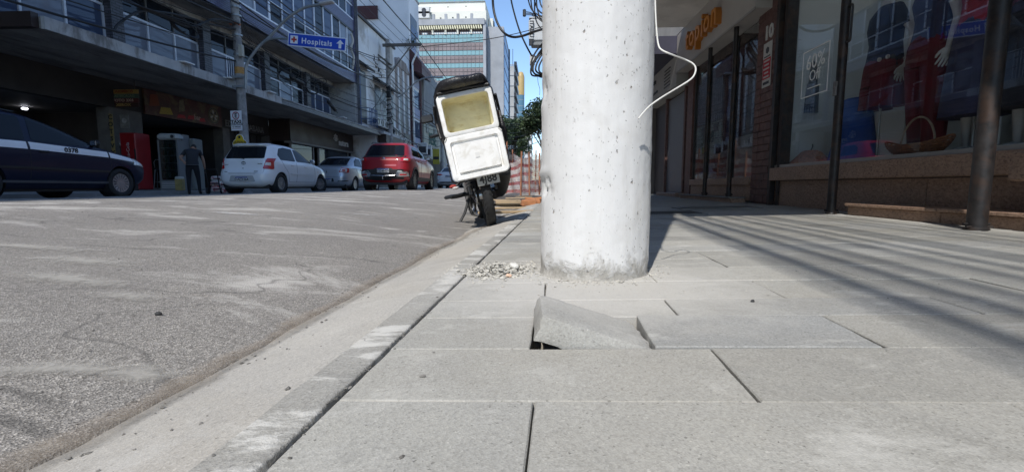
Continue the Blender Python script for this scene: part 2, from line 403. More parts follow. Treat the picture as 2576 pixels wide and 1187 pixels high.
# wind-blown dust along the asphalt edge
def du_fx(x, y):
    a = road_edge(y) - 0.05 - 0.06 * abs(nz(9, y, 0.9)) - 0.025 * nz(2, y, 6) + 0.012 * nz(7, y, 31)
    b = road_edge(y) + 0.06 + 0.03 * nz(4, y, 1.6) + 0.012 * nz(6, y, 15) + 0.008 * nz(8, y, 40)
    return lerp(a, b, x)
def du_fz(X, y):
    e = road_edge(y); a = gut_fz(X, y) if X > e else road_z(X) + 0.012 * nz(X, y, 0.55) + 0.004 * nz(X, y, 2.5, 4)
    lo = du_fx(0, y); hi = du_fx(1, y); t = (X - lo) / (hi - lo)
    zz = lerp(road_z(lo) + 0.012 * nz(lo, y, 0.55) + 0.004 * nz(lo, y, 2.5, 4), gut_fz(hi, y), t)
    return max(a, zz) + 0.0015 + 0.004 * math.sin(math.pi * min(1, max(0, t))) ** 0.6 + 0.001 * nz(X, y, 40, 3)
YN = [y for y in YS if -2 < y < 16]; YN2 = []
for a, b in zip(YN, YN[1:]): YN2 += [a, (a + b) / 2]
tag(sheet('gutter_dust', [k / 8 for k in range(9)], YN2, du_fx, du_fz, M_DUST2, None), 'reddish dust and grit lying along the ragged edge of the asphalt', 'dust', None, 'stuff')
# kerb strip: separate concrete lengths, each a part of the kerb
kerb = empty('kerb', (0, 0, 0)); tag(kerb, kind='structure')
ky = [-2.0, -0.72, 0.36, 1.325, 2.12, 2.95, 3.9, 4.9, 5.9, 7.0, 8.2, 9.6, 11, 13, 16, 20, 30, 45, 70, 110, 200]
for a, b in zip(ky, ky[1:]):
    m = MB(); n = max(2, int((b - a) / 0.06)) if a < 5 else 3; rings = []
    for i in range(n + 1):
        y = lerp(a + 0.002, b - 0.002, i / n); k = kx(y); j = 0.002 * nz(1, y, 18) + 0.0015 * nz(4, y, 55)
        top = 0.0015 + 0.0025 * nz(2, y, 11) * (1 if a < 5 else 0)
        rings.append([(k - 0.088, y, -0.12), (k - 0.0865 + j, y, -0.0045), (k - 0.081 + j, y, top - 0.0012), (k - 0.05, y, top + 0.001 * nz(3, y, 30)), (k - 0.03, y, top), (k - 0.0085 + j, y, top - 0.0002), (k - 0.0055 + j * 1.3, y, top - 0.0035), (k - 0.005, y, -0.12)])
    m.loft(rings); m.build('kerb_stone', M_KERB, kerb, 50)
# sidewalk: sand bed with slabs laid in courses
def bed_fz(X, y):
    if -0.03 < X < 0.26 and 0.86 < y < 1.11: return walk_z(X, y) - 0.075
    return walk_z(X, y) - 0.014 + 0.006 * nz(X, y, 21, 3)
walk = sheet('sidewalk', [0.0, 0.1, 0.2, 0.3, 0.34, 0.37, 0.45, 0.52, 0.56, 0.6, 0.8, 1.2, 1.6, 2.0, 2.5, 3.0, 3.6], sorted(set([round(y, 3) for y in YS if y < 60] + [0.85, 0.87, 1.095, 1.12, 60.0])), lambda x, y: kx(y) + x, bed_fz, M_SAND)
rows = [-0.86, -0.645, -0.43, -0.215, 0.0, 0.215, 0.43, 0.652, 0.873, 1.092, 1.258, 1.495, 1.735, 1.945]
while rows[-1] < 5.0: rows.append(rows[-1] + 0.212 + rnd.uniform(-.006, .006))
fixed = {6: [-0.01, 0.64, 1.30], 7: [0.321, 0.97], 8: [-0.012, 0.226, 0.65, 1.31], 9: [0.335, 1.016], 10: [0.02, 0.668, 1.32], 11: [0.38, 1.034], 12: [0.045, 0.70, 1.35]}
XEND = 2.93
def slab_mb(m, x0, x1, y0, y1, dz=(0, 0, 0, 0), jit=True, xl=None, xr=None, gap=0.0012, gapr=None):
    """one concrete slab; xl/xr are functions giving a slanted side; edges slightly ragged, arris worn"""
    n = max(3, int((x1 - x0) / 0.03)) if jit else 1; q = 4 if jit else 1; g = gap
    def P(i, j, inset, z):
        v = j / q; ya, yb = y0 + 0.0014 + inset, y1 - 0.0014 - inset
        L = (xl(lerp(y0, y1, v)) if xl else x0) + g + inset; Rr = (xr(lerp(y0, y1, v)) if xr else x1) - (gapr if gapr is not None else g) - inset
        x = lerp(L, Rr, i / n); y = lerp(ya, yb, v)
        if jit:
            if j in (0, q): y += 0.0011 * nz(x, y0 + j, 60, 2) + 0.0012 * nz(x, y1 + j, 17, 6)
            if i in (0, n): x += (0.0016 + (0.6 * gapr if gapr and i == n and gapr > .003 else 0)) * nz(y * 1.3, x0 + i, 45, 3)
        zz = walk_z(x, y) + z + dz[0] + dz[1] * (x - x0) + dz[2] * (y - y0)
        return (x, y, zz)
    vs = []; idx = {}
    for lev, (ins, z) in enumerate(((0.0, -0.060), (0.0, -0.0022), (0.002, 0.0))):
        for j in range(q + 1):
            for i in range(n + 1):
                if lev < 2 and 0 < i < n and 0 < j < q: continue
                idx[(lev, i, j)] = len(vs); vs.append(P(i, j, ins, z))
    fs = []
    ring = [(i, 0) for i in range(n)] + [(n, j) for j in range(q)] + [(i, q) for i in range(n, 0, -1)] + [(0, j) for j in range(q, 0, -1)]
    for lev in (0, 1):
        for a, b in zip(ring, ring[1:] + ring[:1]):
            fs.append((idx[(lev,) + a], idx[(lev,) + b], idx[(lev + 1,) + b], idx[(lev + 1,) + a]))
    for j in range(q):
        for i in range(n): fs.append((idx[(2, i, j)], idx[(2, i + 1, j)], idx[(2, i + 1, j + 1)], idx[(2, i, j + 1)]))
    fs.append(tuple(idx[(0,) + a] for a in reversed(ring)))
    return m.add(vs, fs)
for r in range(len(rows) - 1):
    y0, y1 = rows[r], rows[r + 1]; ym = (y0 + y1) / 2
    js = list(fixed.get(r, []))
    off = (js[0] if js else rnd.choice([0.02, 0.33, 0.2, 0.48]) + 0.0413 * (ym - 1))
    if js:
        while js[-1] < XEND - 0.7: js.append(js[-1] + 0.655 + rnd.uniform(-.01, .01))
    else:
        x = off
        while x < XEND - 0.3: js.append(x); x += 0.655 + rnd.uniform(-.01, .01)
    js = [j for j in js if j > kx(ym) + 0.08] + [XEND + 0.012 * 0]
    xprev = None
    for k, xj in enumerate(js):
        if r == 8 and k == 1: xprev = xj; continue          # the loose slab lies here
        sl = 0.0413
        xl = (lambda y: kx(y) + 0.0025) if xprev is None else (lambda y, a=xprev: a + sl * (y - ym))
        xr = (lambda y, a=xj: a + sl * (y - ym)) if k < len(js) - 1 else (lambda y: XEND)
        x0 = kx(ym) if xprev is None else xprev
        dz = (rnd.uniform(-.0012, .0012), rnd.uniform(-.002, .002), rnd.uniform(-.004, .004))
        if r == 8 and k == 2: dz = (0.004, -0.006, 0.0)
        big = {(8, 2): .0065, (9, 1): .0055, (7, 0): .0030, (6, 0): .0022, (10, 1): .0045, (11, 1): .0042, (12, 1): .004, (9, 0): .003}.get((r, k), rnd.choice([.0005, .001, .002, .0035]))
        m = MB(); slab_mb(m, x0, xj, y0, y1, dz + (0,), True, xl, xr, 0.0010, big)
        m.build('paving_slab', M_SLAB, walk, 35)
        xprev = xj
# courses too far off to tell apart: one part
m = MB(); y = rows[-1]
while y < 40:
    y1 = y + 0.213 if y < 14 else y + 0.65
    x = kx(y) + 0.004; first = True
    while x < XEND + 0.6:
        x2 = x + 0.655 * (rnd.uniform(0.3, 1) if first else 1); first = False
        slab_mb(m, x, min(x2, 3.5), y, y1, (rnd.uniform(-.0012, .0012), rnd.uniform(-.002, .002), rnd.uniform(-.004, .004), 0), False)
        x = x2
    y = y1
tag(m.build('distant_slabs', M_SLAB, walk), kind='stuff')
# the loose slab, tilted up on its right edge
m = MB(); Lw, Ld, Lt = 0.228, 0.208, 0.057; vs = []
nx_, ny_, nzz = 14, 10, 4
def lsp(i, j, k):
    x = -Lw * i / nx_; y = Ld * j / ny_; z = -Lt * k / nzz
    e = 0.0016
    x += e * nz(y, z, 60, 1) * (1 if i in (0, nx_) else 0) + (0.006 * nz(y, z, 22, 4) + 0.004 if i == 0 else 0)
    y += e * 1.6 * nz(x, z, 40, 7) * (1 if j in (0, ny_) else 0); z += 0.0012 * nz(x, y, 35, 9) if k == 0 else 0
    on = (i in (0, nx_)) + (j in (0, ny_)) + (k in (0, nzz))
    if on >= 2:
        c = Vector((-Lw / 2, Ld / 2, -Lt / 2)); d = c - Vector((x, y, z)); d.normalize()
        s_ = 0.0045 * (0.35 + abs(nz(x * 3, y * 3 + z * 5, 26, 2)) * 2.4)
        x += math.copysign(s_, c.x - x) if i in (0, nx_) else 0; y += math.copysign(s_, c.y - y) if j in (0, ny_) else 0; z += math.copysign(s_, c.z - z) if k in (0, nzz) else 0
    return Vector((x, y, z))
g_ = {}
def gv(i, j, k):
    if (i, j, k) not in g_: g_[(i, j, k)] = len(vs); vs.append(lsp(i, j, k))
    return g_[(i, j, k)]
fs = []
for i in range(nx_):
    for j in range(ny_):
        for k in (0, nzz): fs.append((gv(i, j, k), gv(i + 1, j, k), gv(i + 1, j + 1, k), gv(i, j + 1, k)))
for i in range(nx_):
    for k in range(nzz):
        for j in (0, ny_): fs.append((gv(i, j, k), gv(i + 1, j, k), gv(i + 1, j, k + 1), gv(i, j, k + 1)))
for j in range(ny_):
    for k in range(nzz):
        for i in (0, nx_): fs.append((gv(i, j, k), gv(i, j + 1, k), gv(i, j + 1, k + 1), gv(i, j, k + 1)))
m.add(vs, fs)
ls = m.build('loose_paving_slab', M_SLAB, None, 40)
ls.location = (0.223, 0.879, 0.008); ls.rotation_euler = (R(-1.5), R(17.0), R(1.0))
tag(ls, 'broken grey concrete paving slab tilted up out of the pavement before the white post', 'paving slab')
# ---- far sidewalk across the road
sheet('far_kerb', [0, 0.0, 0.14, 0.14], [-30, 40, 200], lambda x, y: -11.42 - x, lambda X, y: 0.13, M_WALK2)
m = MB().bb(-11.56, -11.42, -30, 200, -0.2, 0.128); m.build('far_kerb_stone', M_WALK2, bpy.data.objects['far_kerb'])
sheet('far_sidewalk', [0, 1, 2, 3, 4, 5.5], [-30] + list(range(-10, 60, 2)) + [200], lambda x, y: -11.56 - x, lambda X, y: 0.132 + 0.02 * (-11.56 - X) * 0.9, M_WALK2)

# ---- small litter, pebbles and grit (uncountable)
def stone(m, c, r, seed, flat=0.6):
    q = random.Random(seed); vs = []
    for th, zz in ((0, 1), (0, 0), (1, 0), (2, 0), (3, 0), (4, 0), (0, -1)):
        a = th * 2 * math.pi / 5 + q.uniform(-.3, .3); rr = r * q.uniform(0.6, 1.2)
        vs.append(Vector((rr * math.cos(a) * (1 - abs(zz) * .7), rr * math.sin(a) * (1 - abs(zz) * .7), zz * r * flat * q.uniform(.5, 1) + q.uniform(-.2, .2) * r)))
    rot = Matrix.Rotation(q.uniform(0, 6.28), 3, 'Z') @ Matrix.Rotation(q.uniform(-.5, .5), 3, 'X')
    m.add([rot @ v + Vector(c) for v in vs], [(0, 1, 2), (0, 2, 3), (0, 3, 4), (0, 4, 5), (0, 5, 1), (6, 2, 1), (6, 3, 2), (6, 4, 3), (6, 5, 4), (6, 1, 5)])
M_GRIT = pm('grit', (0.17, 0.16, 0.145), 0.5, 40, 0.95)
M_RUB = pm('mortar_crumbs', (0.42, 0.40, 0.355), 0.35, 30, 0.95, bmp=0.6, bscale=200, bdist=0.002)
def gz(X, Y):
    u = X - kx(Y)
    if u > 0: return walk_z(X, Y)
    if u > -0.08: return 0.0
    if X > road_edge(Y): return gut_fz(X, Y)
    return road_fz(X, Y)
m = MB()
for i in range(420):
    Y = 0.5 + 7 * rnd.random() ** 1.8; X = rnd.uniform(-4.5, -0.3) * (0.35 + 0.65 * min(1, Y / 3))
    stone(m, (X, Y, gz(X, Y) + 0.001), rnd.choice([.002, .003, .003, .004, .006]), i)
for i in range(420):
    Y = rnd.uniform(0.5, 7); X = road_edge(Y) + rnd.gauss(0.0, 0.045); stone(m, (X, Y, gz(X, Y) + 0.002), rnd.choice([.0015, .002, .003, .005]), i + 900)
for i in range(150):
    Y = rnd.uniform(0.5, 4); X = rnd.uniform(-0.3, 2.6); stone(m, (X, Y, walk_z(X, Y) + 0.001), rnd.choice([.001, .0015, .002, .003]), i + 2000)
for i in range(160):
    Y = rnd.uniform(0.5, 2.2); X = kx(Y) + rnd.gauss(-0.004, 0.008); stone(m, (X, Y, 0.0), rnd.choice([.0012, .002, .003, .004]), i + 2600)
tag(m.build('scattered_grit', M_GRIT), 'loose dark grit and pebbles scattered over road and pavement', 'grit', None, 'stuff')
# crumbs of mortar round the post and the pile on its left
m = MB()
for i in range(1000):
    a = rnd.gauss(0, 1); b = rnd.gauss(0, 1); X = -0.15 + 0.078 * a; Y = 1.71 + 0.085 * b; h = 0.028 * math.exp(-(a * a + b * b) / 1.4)
    if math.hypot(X - 0.205, Y - 1.68) < 0.2: continue
    stone(m, (X, Y, gz(X, Y) + rnd.random() * h), rnd.choice([.003, .004, .005, .006, .009, .012]), i, 0.75)
for i in range(520):
    an = rnd.uniform(0, 2 * math.pi); d = 0.195 + abs(rnd.gauss(0, 0.045)); X = 0.2 + d * math.cos(an); Y = 1.68 + d * math.sin(an)
    stone(m, (X, Y, gz(X, Y) + 0.001), rnd.choice([.002, .003, .003, .004, .007]) * (1.3 if d < 0.22 else 0.8), i + 700)
for i in range(90):
    X = rnd.uniform(-.25, .9); Y = rnd.uniform(1.26, 1.6); stone(m, (X, Y, gz(X, Y) + 0.001), rnd.choice([.0015, .002, .003]), i + 1500)
tag(m.build('mortar_rubble', M_RUB), 'heap of grey mortar crumbs beside and around the foot of the white post', 'rubble', None, 'stuff')
def chunk(name, c, size, seed, mat, label, cat, rz=0.3):
    q = random.Random(seed); bm = bmesh.new(); bmesh.ops.create_icosphere(bm, subdivisions=2, radius=1)
    for v in bm.verts:
        k = 1 + 0.28 * mnoise.noise(v.co * 1.6 + Vector((seed, 0, 0))); v.co = Vector((v.co.x * size[0] * k, v.co.y * size[1] * k, max(-.8, v.co.z) * size[2] * k))
    me = bpy.data.meshes.new(name); bm.to_mesh(me); bm.free(); o = inst(name, me, mat, None, c, (0.2, 0.15, rz)); return tag(o, label, cat)
p = at(1293, 664, Z=0.035); chunk('plaster_chip', (p.x, p.y, 0.03), (0.022, 0.014, 0.009), 3, pm('pale_plaster', (0.62, 0.6, 0.55), 0.1, 30), 'pale oval plaster chip on top of the mortar heap by the white post', 'plaster chip', -0.6)
p = at(1280, 694, Z=0.01); chunk('brick_chip', (p.x, p.y, 0.012), (0.011, 0.007, 0.006), 5, pm('pink_chip', (0.62, 0.42, 0.30), 0.15, 60), 'small pinkish brick chip lying in front of the mortar heap', 'brick chip')
p = at(780, 746, Z=road_z(-1.2)); 
for px, py, s_, lab in ((395, 750, 0.009, 'dark lump of tar standing on the pale patch of asphalt'), (1893, 760, 0.006, 'small dark pebble on the sunlit pavement right of the white post')):
    X0 = at(px, py, Z=0.02 if px < 1000 else 0.02)
    chunk('tar_lump' if px < 1000 else 'pebble', (X0.x, X0.y, gz(X0.x, X0.y) + s_ * 0.4), (s_, s_ * .7, s_ * .8), px, pm('tar', (0.03, 0.03, 0.03), 0.3, 20), lab, 'stone')

# dried cement splashes and worn paint on the asphalt
def m_splash(name, col, amt):
    m, n, l, b = nodes_of(name); p = posn(n); f = noise(n, l, p, 200, 4, 0.7); o = ramp(n, l, f.outputs[0], [(0.3, tuple(c * .72 for c in col)), (0.7, col)]).outputs[0]; l.new(o, b.inputs['Base Color']); b.inputs['Roughness'].default_value = .95
    t = n.new('ShaderNodeAttribute'); t.attribute_name = 'across'; g = noise(n, l, p, 16, 9, 0.8, 0.8); s1 = n.new('ShaderNodeMath'); s1.operation = 'MULTIPLY_ADD'; l.new(g.outputs[0], s1.inputs[0]); s1.inputs[1].default_value = 2.2; l.new(t.outputs['Fac'], s1.inputs[2])
    mr = n.new('ShaderNodeMapRange'); mr.inputs[1].default_value = 1.85; mr.inputs[2].default_value = 1.2; mr.inputs[3].default_value = 0; mr.inputs[4].default_value = amt; l.new(s1.outputs[0], mr.inputs[0]); l.new(mr.outputs[0], b.inputs['Alpha']); bump(n, l, b, f.outputs[0], .4, .003); return m
M_SPL = m_splash('dried_cement', (0.54, 0.515, 0.465), 0.62); M_PNT = m_splash('worn_paint', (0.70, 0.69, 0.66), 0.7)
def splash(nm, c, rx, ry, rz, seed, mat, label, cat):
    m = MB(); vs = [(c[0], c[1], gz(c[0], c[1]) + .004)]; val = [0.0]; fs = []; N, K = 36, 7
    for k in range(1, K + 1):
        for j in range(N):
            a = 2 * math.pi * j / N; q = (k / K) * (1 + .25 * nz(math.cos(a), math.sin(a), 1.6, seed)); x, y = rx * q * math.cos(a), ry * q * math.sin(a); X = c[0] + x * math.cos(rz) - y * math.sin(rz); Y = c[1] + x * math.sin(rz) + y * math.cos(rz)
            vs.append((X, Y, gz(X, Y) + .004)); val.append(k / K)
    for j in range(N): fs.append((0, 1 + j, 1 + (j + 1) % N))
    for k in range(K - 1):
        for j in range(N): fs.append((1 + k * N + j, 1 + k * N + (j + 1) % N, 1 + (k + 1) * N + (j + 1) % N, 1 + (k + 1) * N + j))
    o = m.add(vs, fs).build(nm, mat, None, 'all'); at_ = o.data.attributes.new('across', 'FLOAT', 'POINT'); at_.data.foreach_set('value', val); return tag(o, label, cat)
for k, (px, py, rx, ry, rz, lab) in enumerate(((320, 747, .16, .07, .1, 'pale dried cement splash around the dark tar lump on the road'), (140, 925, .22, .06, .35, 'long pale cement smear on the near asphalt at lower left'), (350, 935, .13, .05, .1, 'small pale smear right of the long cement smear'), (215, 668, .30, .10, .1, 'brownish dusty patch far left on the sunlit road'), (60, 640, .5, .09, .05, 'broad pale dusty streak at the left edge of the road'), (175, 710, .32, .10, .0, 'thin pale streak between the dusty patch and the cement splash'))):
    q = at(px, py, Z=road_z(-1.2)); q = at(px, py, Z=road_z(q.x)); q = at(px, py, Z=road_z(q.x)); splash('cement_splash', (q.x, q.y), rx, ry, rz, k * 3 + 1, M_SPL, lab, 'cement stain')
for k, (px, py, rx, ry, lab) in enumerate(((590, 528, .33, .10, 'short worn white paint mark on the road left of the motorcycle'), (905, 549, .50, .06, 'faint worn white line on the road nearer the motorcycle'))):
    q = at(px, py, Z=.08); q = at(px, py, Z=road_z(q.x)); splash('road_paint_mark', (q.x, q.y), rx, ry, .05, k + 40, M_PNT, lab, 'road marking')
# ================================================================== THE WHITE POST
def m_post():
    m, n, l, b = nodes_of('whitewashed_concrete'); p = posn(n)
    a = noise(n, l, mapv(n, l, p, (1, 1, 0.12)), 26, 6, 0.65)
    o = ramp(n, l, a.outputs[0], [(0.25, (0.62, 0.613, 0.60)), (0.6, (0.67, 0.665, 0.655)), (0.85, (0.695, 0.69, 0.68))]).outputs[0]
    g = noise(n, l, p, 5, 7, 0.7, 0.4)
    o = mixc(n, l, ramp(n, l, g.outputs[0], [(0.52, (0, 0, 0)), (0.72, (0.34,) * 3)]).outputs[0], o, (0.50, 0.47, 0.42))
    def chips(scale, lo, hi, st, col, prob):
        v = n.new('ShaderNodeTexVoronoi'); v.inputs['Scale'].default_value = scale; v.inputs['Randomness'].default_value = 1
        w_ = noise(n, l, p, 70, 3, 0.6); mm = n.new('ShaderNodeVectorMath'); mm.operation = 'MULTIPLY_ADD'
        l.new(w_.outputs['Color'], mm.inputs[0]); mm.inputs[1].default_value = (0.014,) * 3; l.new(mapv(n, l, p, st), mm.inputs[2])
        l.new(mm.outputs[0], v.inputs['Vector'])
        inside = ramp(n, l, v.outputs['Distance'], [(lo, (1, 1, 1)), (hi, (0, 0, 0))])
        sep = n.new('ShaderNodeSeparateColor'); l.new(v.outputs['Color'], sep.inputs[0])
        pick = ramp(n, l, sep.outputs[0], [(prob, (1, 1, 1)), (prob + 0.01, (0, 0, 0))])
        cl_ = ramp(n, l, noise(n, l, p, 4.5, 4, 0.6).outputs[0], [(0.40, (0.35,) * 3), (0.56, (1, 1, 1))])
        return mixc(n, l, 1.0, mixc(n, l, 1.0, inside.outputs[0], pick.outputs[0], 'MULTIPLY'), cl_.outputs[0], 'MULTIPLY')
    c1 = chips(38, 0.07, 0.14, (1, 1, 0.55), None, 0.55); c2 = chips(110, 0.14, 0.24, (1, 1, 0.6), None, 0.42); c3 = chips(13, 0.05, 0.09, (1, 1, 0.6), None, 0.28)
    o = mixc(n, l, c1, o, (0.33, 0.30, 0.265)); o = mixc(n, l, c2, o, (0.30, 0.29, 0.27)); o = mixc(n, l, c3, o, (0.42, 0.37, 0.31))
    dr_ = noise(n, l, mapv(n, l, p, (1, 1, 0.06)), 17, 5, 0.7, 0.2)
    o = mixc(n, l, ramp(n, l, dr_.outputs[0], [(0.56, (0, 0, 0)), (0.72, (0.32,) * 3)]).outputs[0], o, (0.43, 0.385, 0.32))
    # paint worn off near the foot
    sx = n.new('ShaderNodeSeparateXYZ'); l.new(p, sx.inputs[0])
    wn = noise(n, l, p, 14, 7, 0.72, 0.5); ad = n.new('ShaderNodeMath'); ad.operation = 'MULTIPLY_ADD'; ad.inputs[1].default_value = -0.30; l.new(wn.outputs[0], ad.inputs[0]); 
    l.new(sx.outputs[2], ad.inputs[2])
    worn = ramp(n, l, ad.outputs[0], [(0.0, (1, 1, 1)), (0.005, (1, 1, 1))])
    mr = n.new('ShaderNodeMapRange'); mr.inputs[1].default_value = -0.125; mr.inputs[2].default_value = -0.06; mr.inputs[3].default_value = 1; mr.inputs[4].default_value = 0; l.new(ad.outputs[0], mr.inputs[0])
    cc = noise(n, l, p, 120, 4, 0.7); conc = ramp(n, l, cc.outputs[0], [(0.3, (0.25, 0.235, 0.21)), (0.7, (0.46, 0.44, 0.40))])
    o = mixc(n, l, mr.outputs[0], o, conc.outputs[0])
    l.new(o, b.inputs['Base Color']); b.inputs['Roughness'].default_value = 0.72; b.inputs['Specular IOR Level'].default_value = 0.35
    hh = mixc(n, l, 1.0, c1, c3, 'ADD'); k = bump(n, l, b, hh, 0.9, -0.004)
    k = bump(n, l, b, a.outputs[0], 0.35, 0.004, k); k = bump(n, l, b, mr.outputs[0], 0.8, -0.003, k); bump(n, l, b, cc.outputs[0], 0.25, 0.002, k)
    return m
PC = Vector((0.198, 1.682, 0)); ptop = at(1504, 0, Y=1.682); lean = (ptop.x - PC.x) / (ptop.z)
m = MB(); zs = []; z = -0.06
while z < 1.75: zs.append(z); z += 0.012
zs += [1.9 + 0.35 * k for k in range(26)]
NS = 120; rings = []
gA = at(1370, 232, Y=1.66).z; gB = at(1368, 470, Y=1.66).z
for z in zs:
    ring = []
    for k in range(NS):
        a = 2 * math.pi * k / NS; r = 0.1925 - 0.004 * min(z, 11)
        d = Vector((math.cos(a), math.sin(a), 0)); q = d * 0.19 + Vector((0, 0, z))
        if z < 2:
            r += 0.0016 * mnoise.noise(Vector((q.x * 40, q.y * 40, z * 3))) + 0.0022 * mnoise.noise(q * 6)
            if z < 0.1:
                t = max(0, (0.055 + 0.05 * mnoise.noise(Vector((q.x * 12, q.y * 12, 3))) - z) / 0.06); r -= 0.005 * min(1, t * 2)
                r += 0.010 * max(0, 0.022 + 0.02 * mnoise.noise(Vector((q.x * 20, q.y * 20, 8))) - z) / 0.02
            r += 0.0015 * mnoise.noise(q * 55)
            for gz_, hh, dep, aa in ((gA, 0.045, 0.022, R(192)), (gB, 0.035, 0.03, R(200)), (gB + 0.05, 0.02, -0.012, R(186)), (gA - 0.05, 0.03, -0.006, R(190))):
                da = (a - aa + math.pi) % (2 * math.pi) - math.pi
                e = (z - gz_) ** 2 / hh ** 2 + (da / 0.26) ** 2
                if e < 2.5: r -= dep * math.exp(-e * 1.4) * (0.7 + 0.8 * mnoise.noise(q * 45))
        ring.append(PC + d * r + Vector((lean * max(0, z), 0, z)))
    rings.append(ring)
m.loft(rings)
post = m.build('concrete_post', m_post(), None, 'all')
tag(post, 'thick round concrete post with chipped whitewash standing on the pavement', 'post')
# ================================================================== RIGHT-HAND SHOPS
M_SOFF = pm('canopy_render', (0.68, 0.66, 0.62), 0.1, 2, 0.85, bmp=0.3, bscale=60, tint=(0.36, 0.34, 0.32), tfac=0.4)
M_DARKST = pm('dark_steel', (0.035, 0.032, 0.032), 0.4, 14, 0.5, 0.4, bmp=0.5, bscale=50, bdist=0.003, tint=(0.085, 0.05, 0.035), tfac=0.6, tscale=8)
def m_granite():
    m, n, l, b = nodes_of('brown_granite'); p = posn(n)
    v = noise(n, l, mapv(n, l, p, (1, 1, 1.6), (0.3, 0.6, 0)), 42, 6, 0.75, 0.6)
    o = ramp(n, l, v.outputs[0], [(0.30, (0.03, 0.022, 0.018)), (0.40, (0.20, 0.12, 0.08)), (0.52, (0.35, 0.225, 0.155)), (0.64, (0.44, 0.30, 0.215)), (0.75, (0.22, 0.145, 0.105))]).outputs[0]
    g = noise(n, l, p, 3, 5); o = mixc(n, l, ramp(n, l, g.outputs[0], [(0.4, (0, 0, 0)), (0.7, (0.4,) * 3)]).outputs[0], o, (0.16, 0.12, 0.095))
    l.new(o, b.inputs['Base Color']); b.inputs['Roughness'].default_value = 0.55; bump(n, l, b, v.outputs[0], 0.25, 0.003); return m
M_GRAN = m_granite()
M_TILE = pm('maroon_stone', (0.115, 0.058, 0.05), 0.35, 9, 0.6, bmp=0.5, bscale=25, bdist=0.004, tint=(0.20, 0.12, 0.10), tfac=0.5, tscale=14)
M_SIGNP = pm('sign_panel_grey', (0.42, 0.40, 0.375), 0.08, 3, 0.6)
M_GLASS = glassm('shop_glass', (0.985, 0.99, 0.99), 0.985, 0.01, (0.10, 0.11, 0.11), 0.17)
M_WHITE = pm('white_paint', (0.72, 0.72, 0.70), 0.06, 4, 0.5)
M_BLACK = pm('black_plastic', (0.018, 0.018, 0.019), 0.3, 8, 0.45)
M_SHOPW = pm('shop_wall', (0.5, 0.53, 0.54), 0.08, 2, 0.7)
M_WOOD = pm('display_plank', (0.15, 0.10, 0.075), 0.35, 8, 0.6, stretch=(1, 0.15, 1), bmp=0.3, bscale=40)
FX = 2.95
def m_opal():  # diffusing sheet for the rooflight added over the display
    if 'opal' in MATS: return MATS['opal']
    m = bpy.data.materials.new('opal'); m.use_nodes = True; n = m.node_tree.nodes; l = m.node_tree.links; n.clear(); o = n.new('ShaderNodeOutputMaterial'); t = n.new('ShaderNodeBsdfTranslucent'); t.inputs[0].default_value = (0.34, 0.36, 0.38, 1); d = n.new('ShaderNodeBsdfDiffuse'); d.inputs[0].default_value = (0.6, 0.6, 0.6, 1); a = n.new('ShaderNodeAddShader'); l.new(t.outputs[0], a.inputs[0]); l.new(d.outputs[0], a.inputs[1]); l.new(a.outputs[0], o.inputs[0]); MATS['opal'] = m; return m
rb = empty('shop_building', (FX, 4.5, 0), 0, 'brown stone clad shop building with projecting canopy on the right', 'building')
def rp(name, mb, mat, smooth=False, parent=None):
    o = mb.build(name, mat, None, smooth); par = parent or rb
    o.parent = par; o.matrix_parent_inverse = Matrix.Translation(-Vector(rb.location)) if par is rb else par.matrix_basis.inverted() @ Matrix.Identity(4)
    return o
# plain body of the building above and behind the shops
rp('upper_wall', MB().bb(FX, 12, 6.2, 46, 3.56, 7.0), pm('upper_render', (0.5, 0.49, 0.46), 0.15, 1.5, 0.85, bmp=0.3, bscale=30))
rp('upper_wall', MB().bb(4.75, 12, -9, 6.19, 3.3, 7.0), MATS['upper_render'])  # stands back to open the added rooflight to the sky
for k in range(6):
    for f in range(1):
        y = 8 + k * 6; z = 4.6 + f * 3.3
        rp('upper_window', MB().bb(FX - 0.03, FX + 0.01, y, y + 3, z, z + 1.5), glassm('upper_glass', (0.3, 0.35, 0.4), 0.2))
rp('canopy', MB().bb(0.52, FX + 0.1, 1.75, 9.35, 3.30, 3.55), M_SOFF)
rp('canopy', MB().bb(1.86, FX + 0.1, -9, 1.745, 3.302, 3.552), M_SOFF)
rp('back_wall', MB().bb(4.62, 4.7, -9, 9.4, 0, 3.55), M_SHOPW)
rp('ceiling', MB().bb(FX + 0.12, 4.62, 6.14, 9.4, 3.18, 3.28), pm('shop_ceiling', (0.85, 0.85, 0.84), 0.05, 2))
for k in range(7): rp('added_rooflight', MB().bb(FX + 0.13, 4.70, -1.0 + k, -0.04 + k, 3.20, 3.215), m_opal())  # unseen rooflight, added to bring daylight onto the mannequins
for k in range(8): rp('added_rooflight_bar', MB().bb(FX + 0.12, 4.74, -1.04 + k, -1.0 + k, 3.19, 3.27), M_DARKST)  # glazing bars of the added rooflight
rp('end_wall', MB().bb(FX + 0.12, 4.7, -1.3, -1.05, 0, 3.3), M_SHOPW)
rp('far_wall', MB().bb(FX, 12, 9.42, 9.75, 0, 3.55), M_TILE)
rp('far_front', MB().bb(FX + 0.02, 12, 12.9, 46, 0, 3.55), pm('plain_front', (0.16, 0.14, 0.13), 0.3, 1))
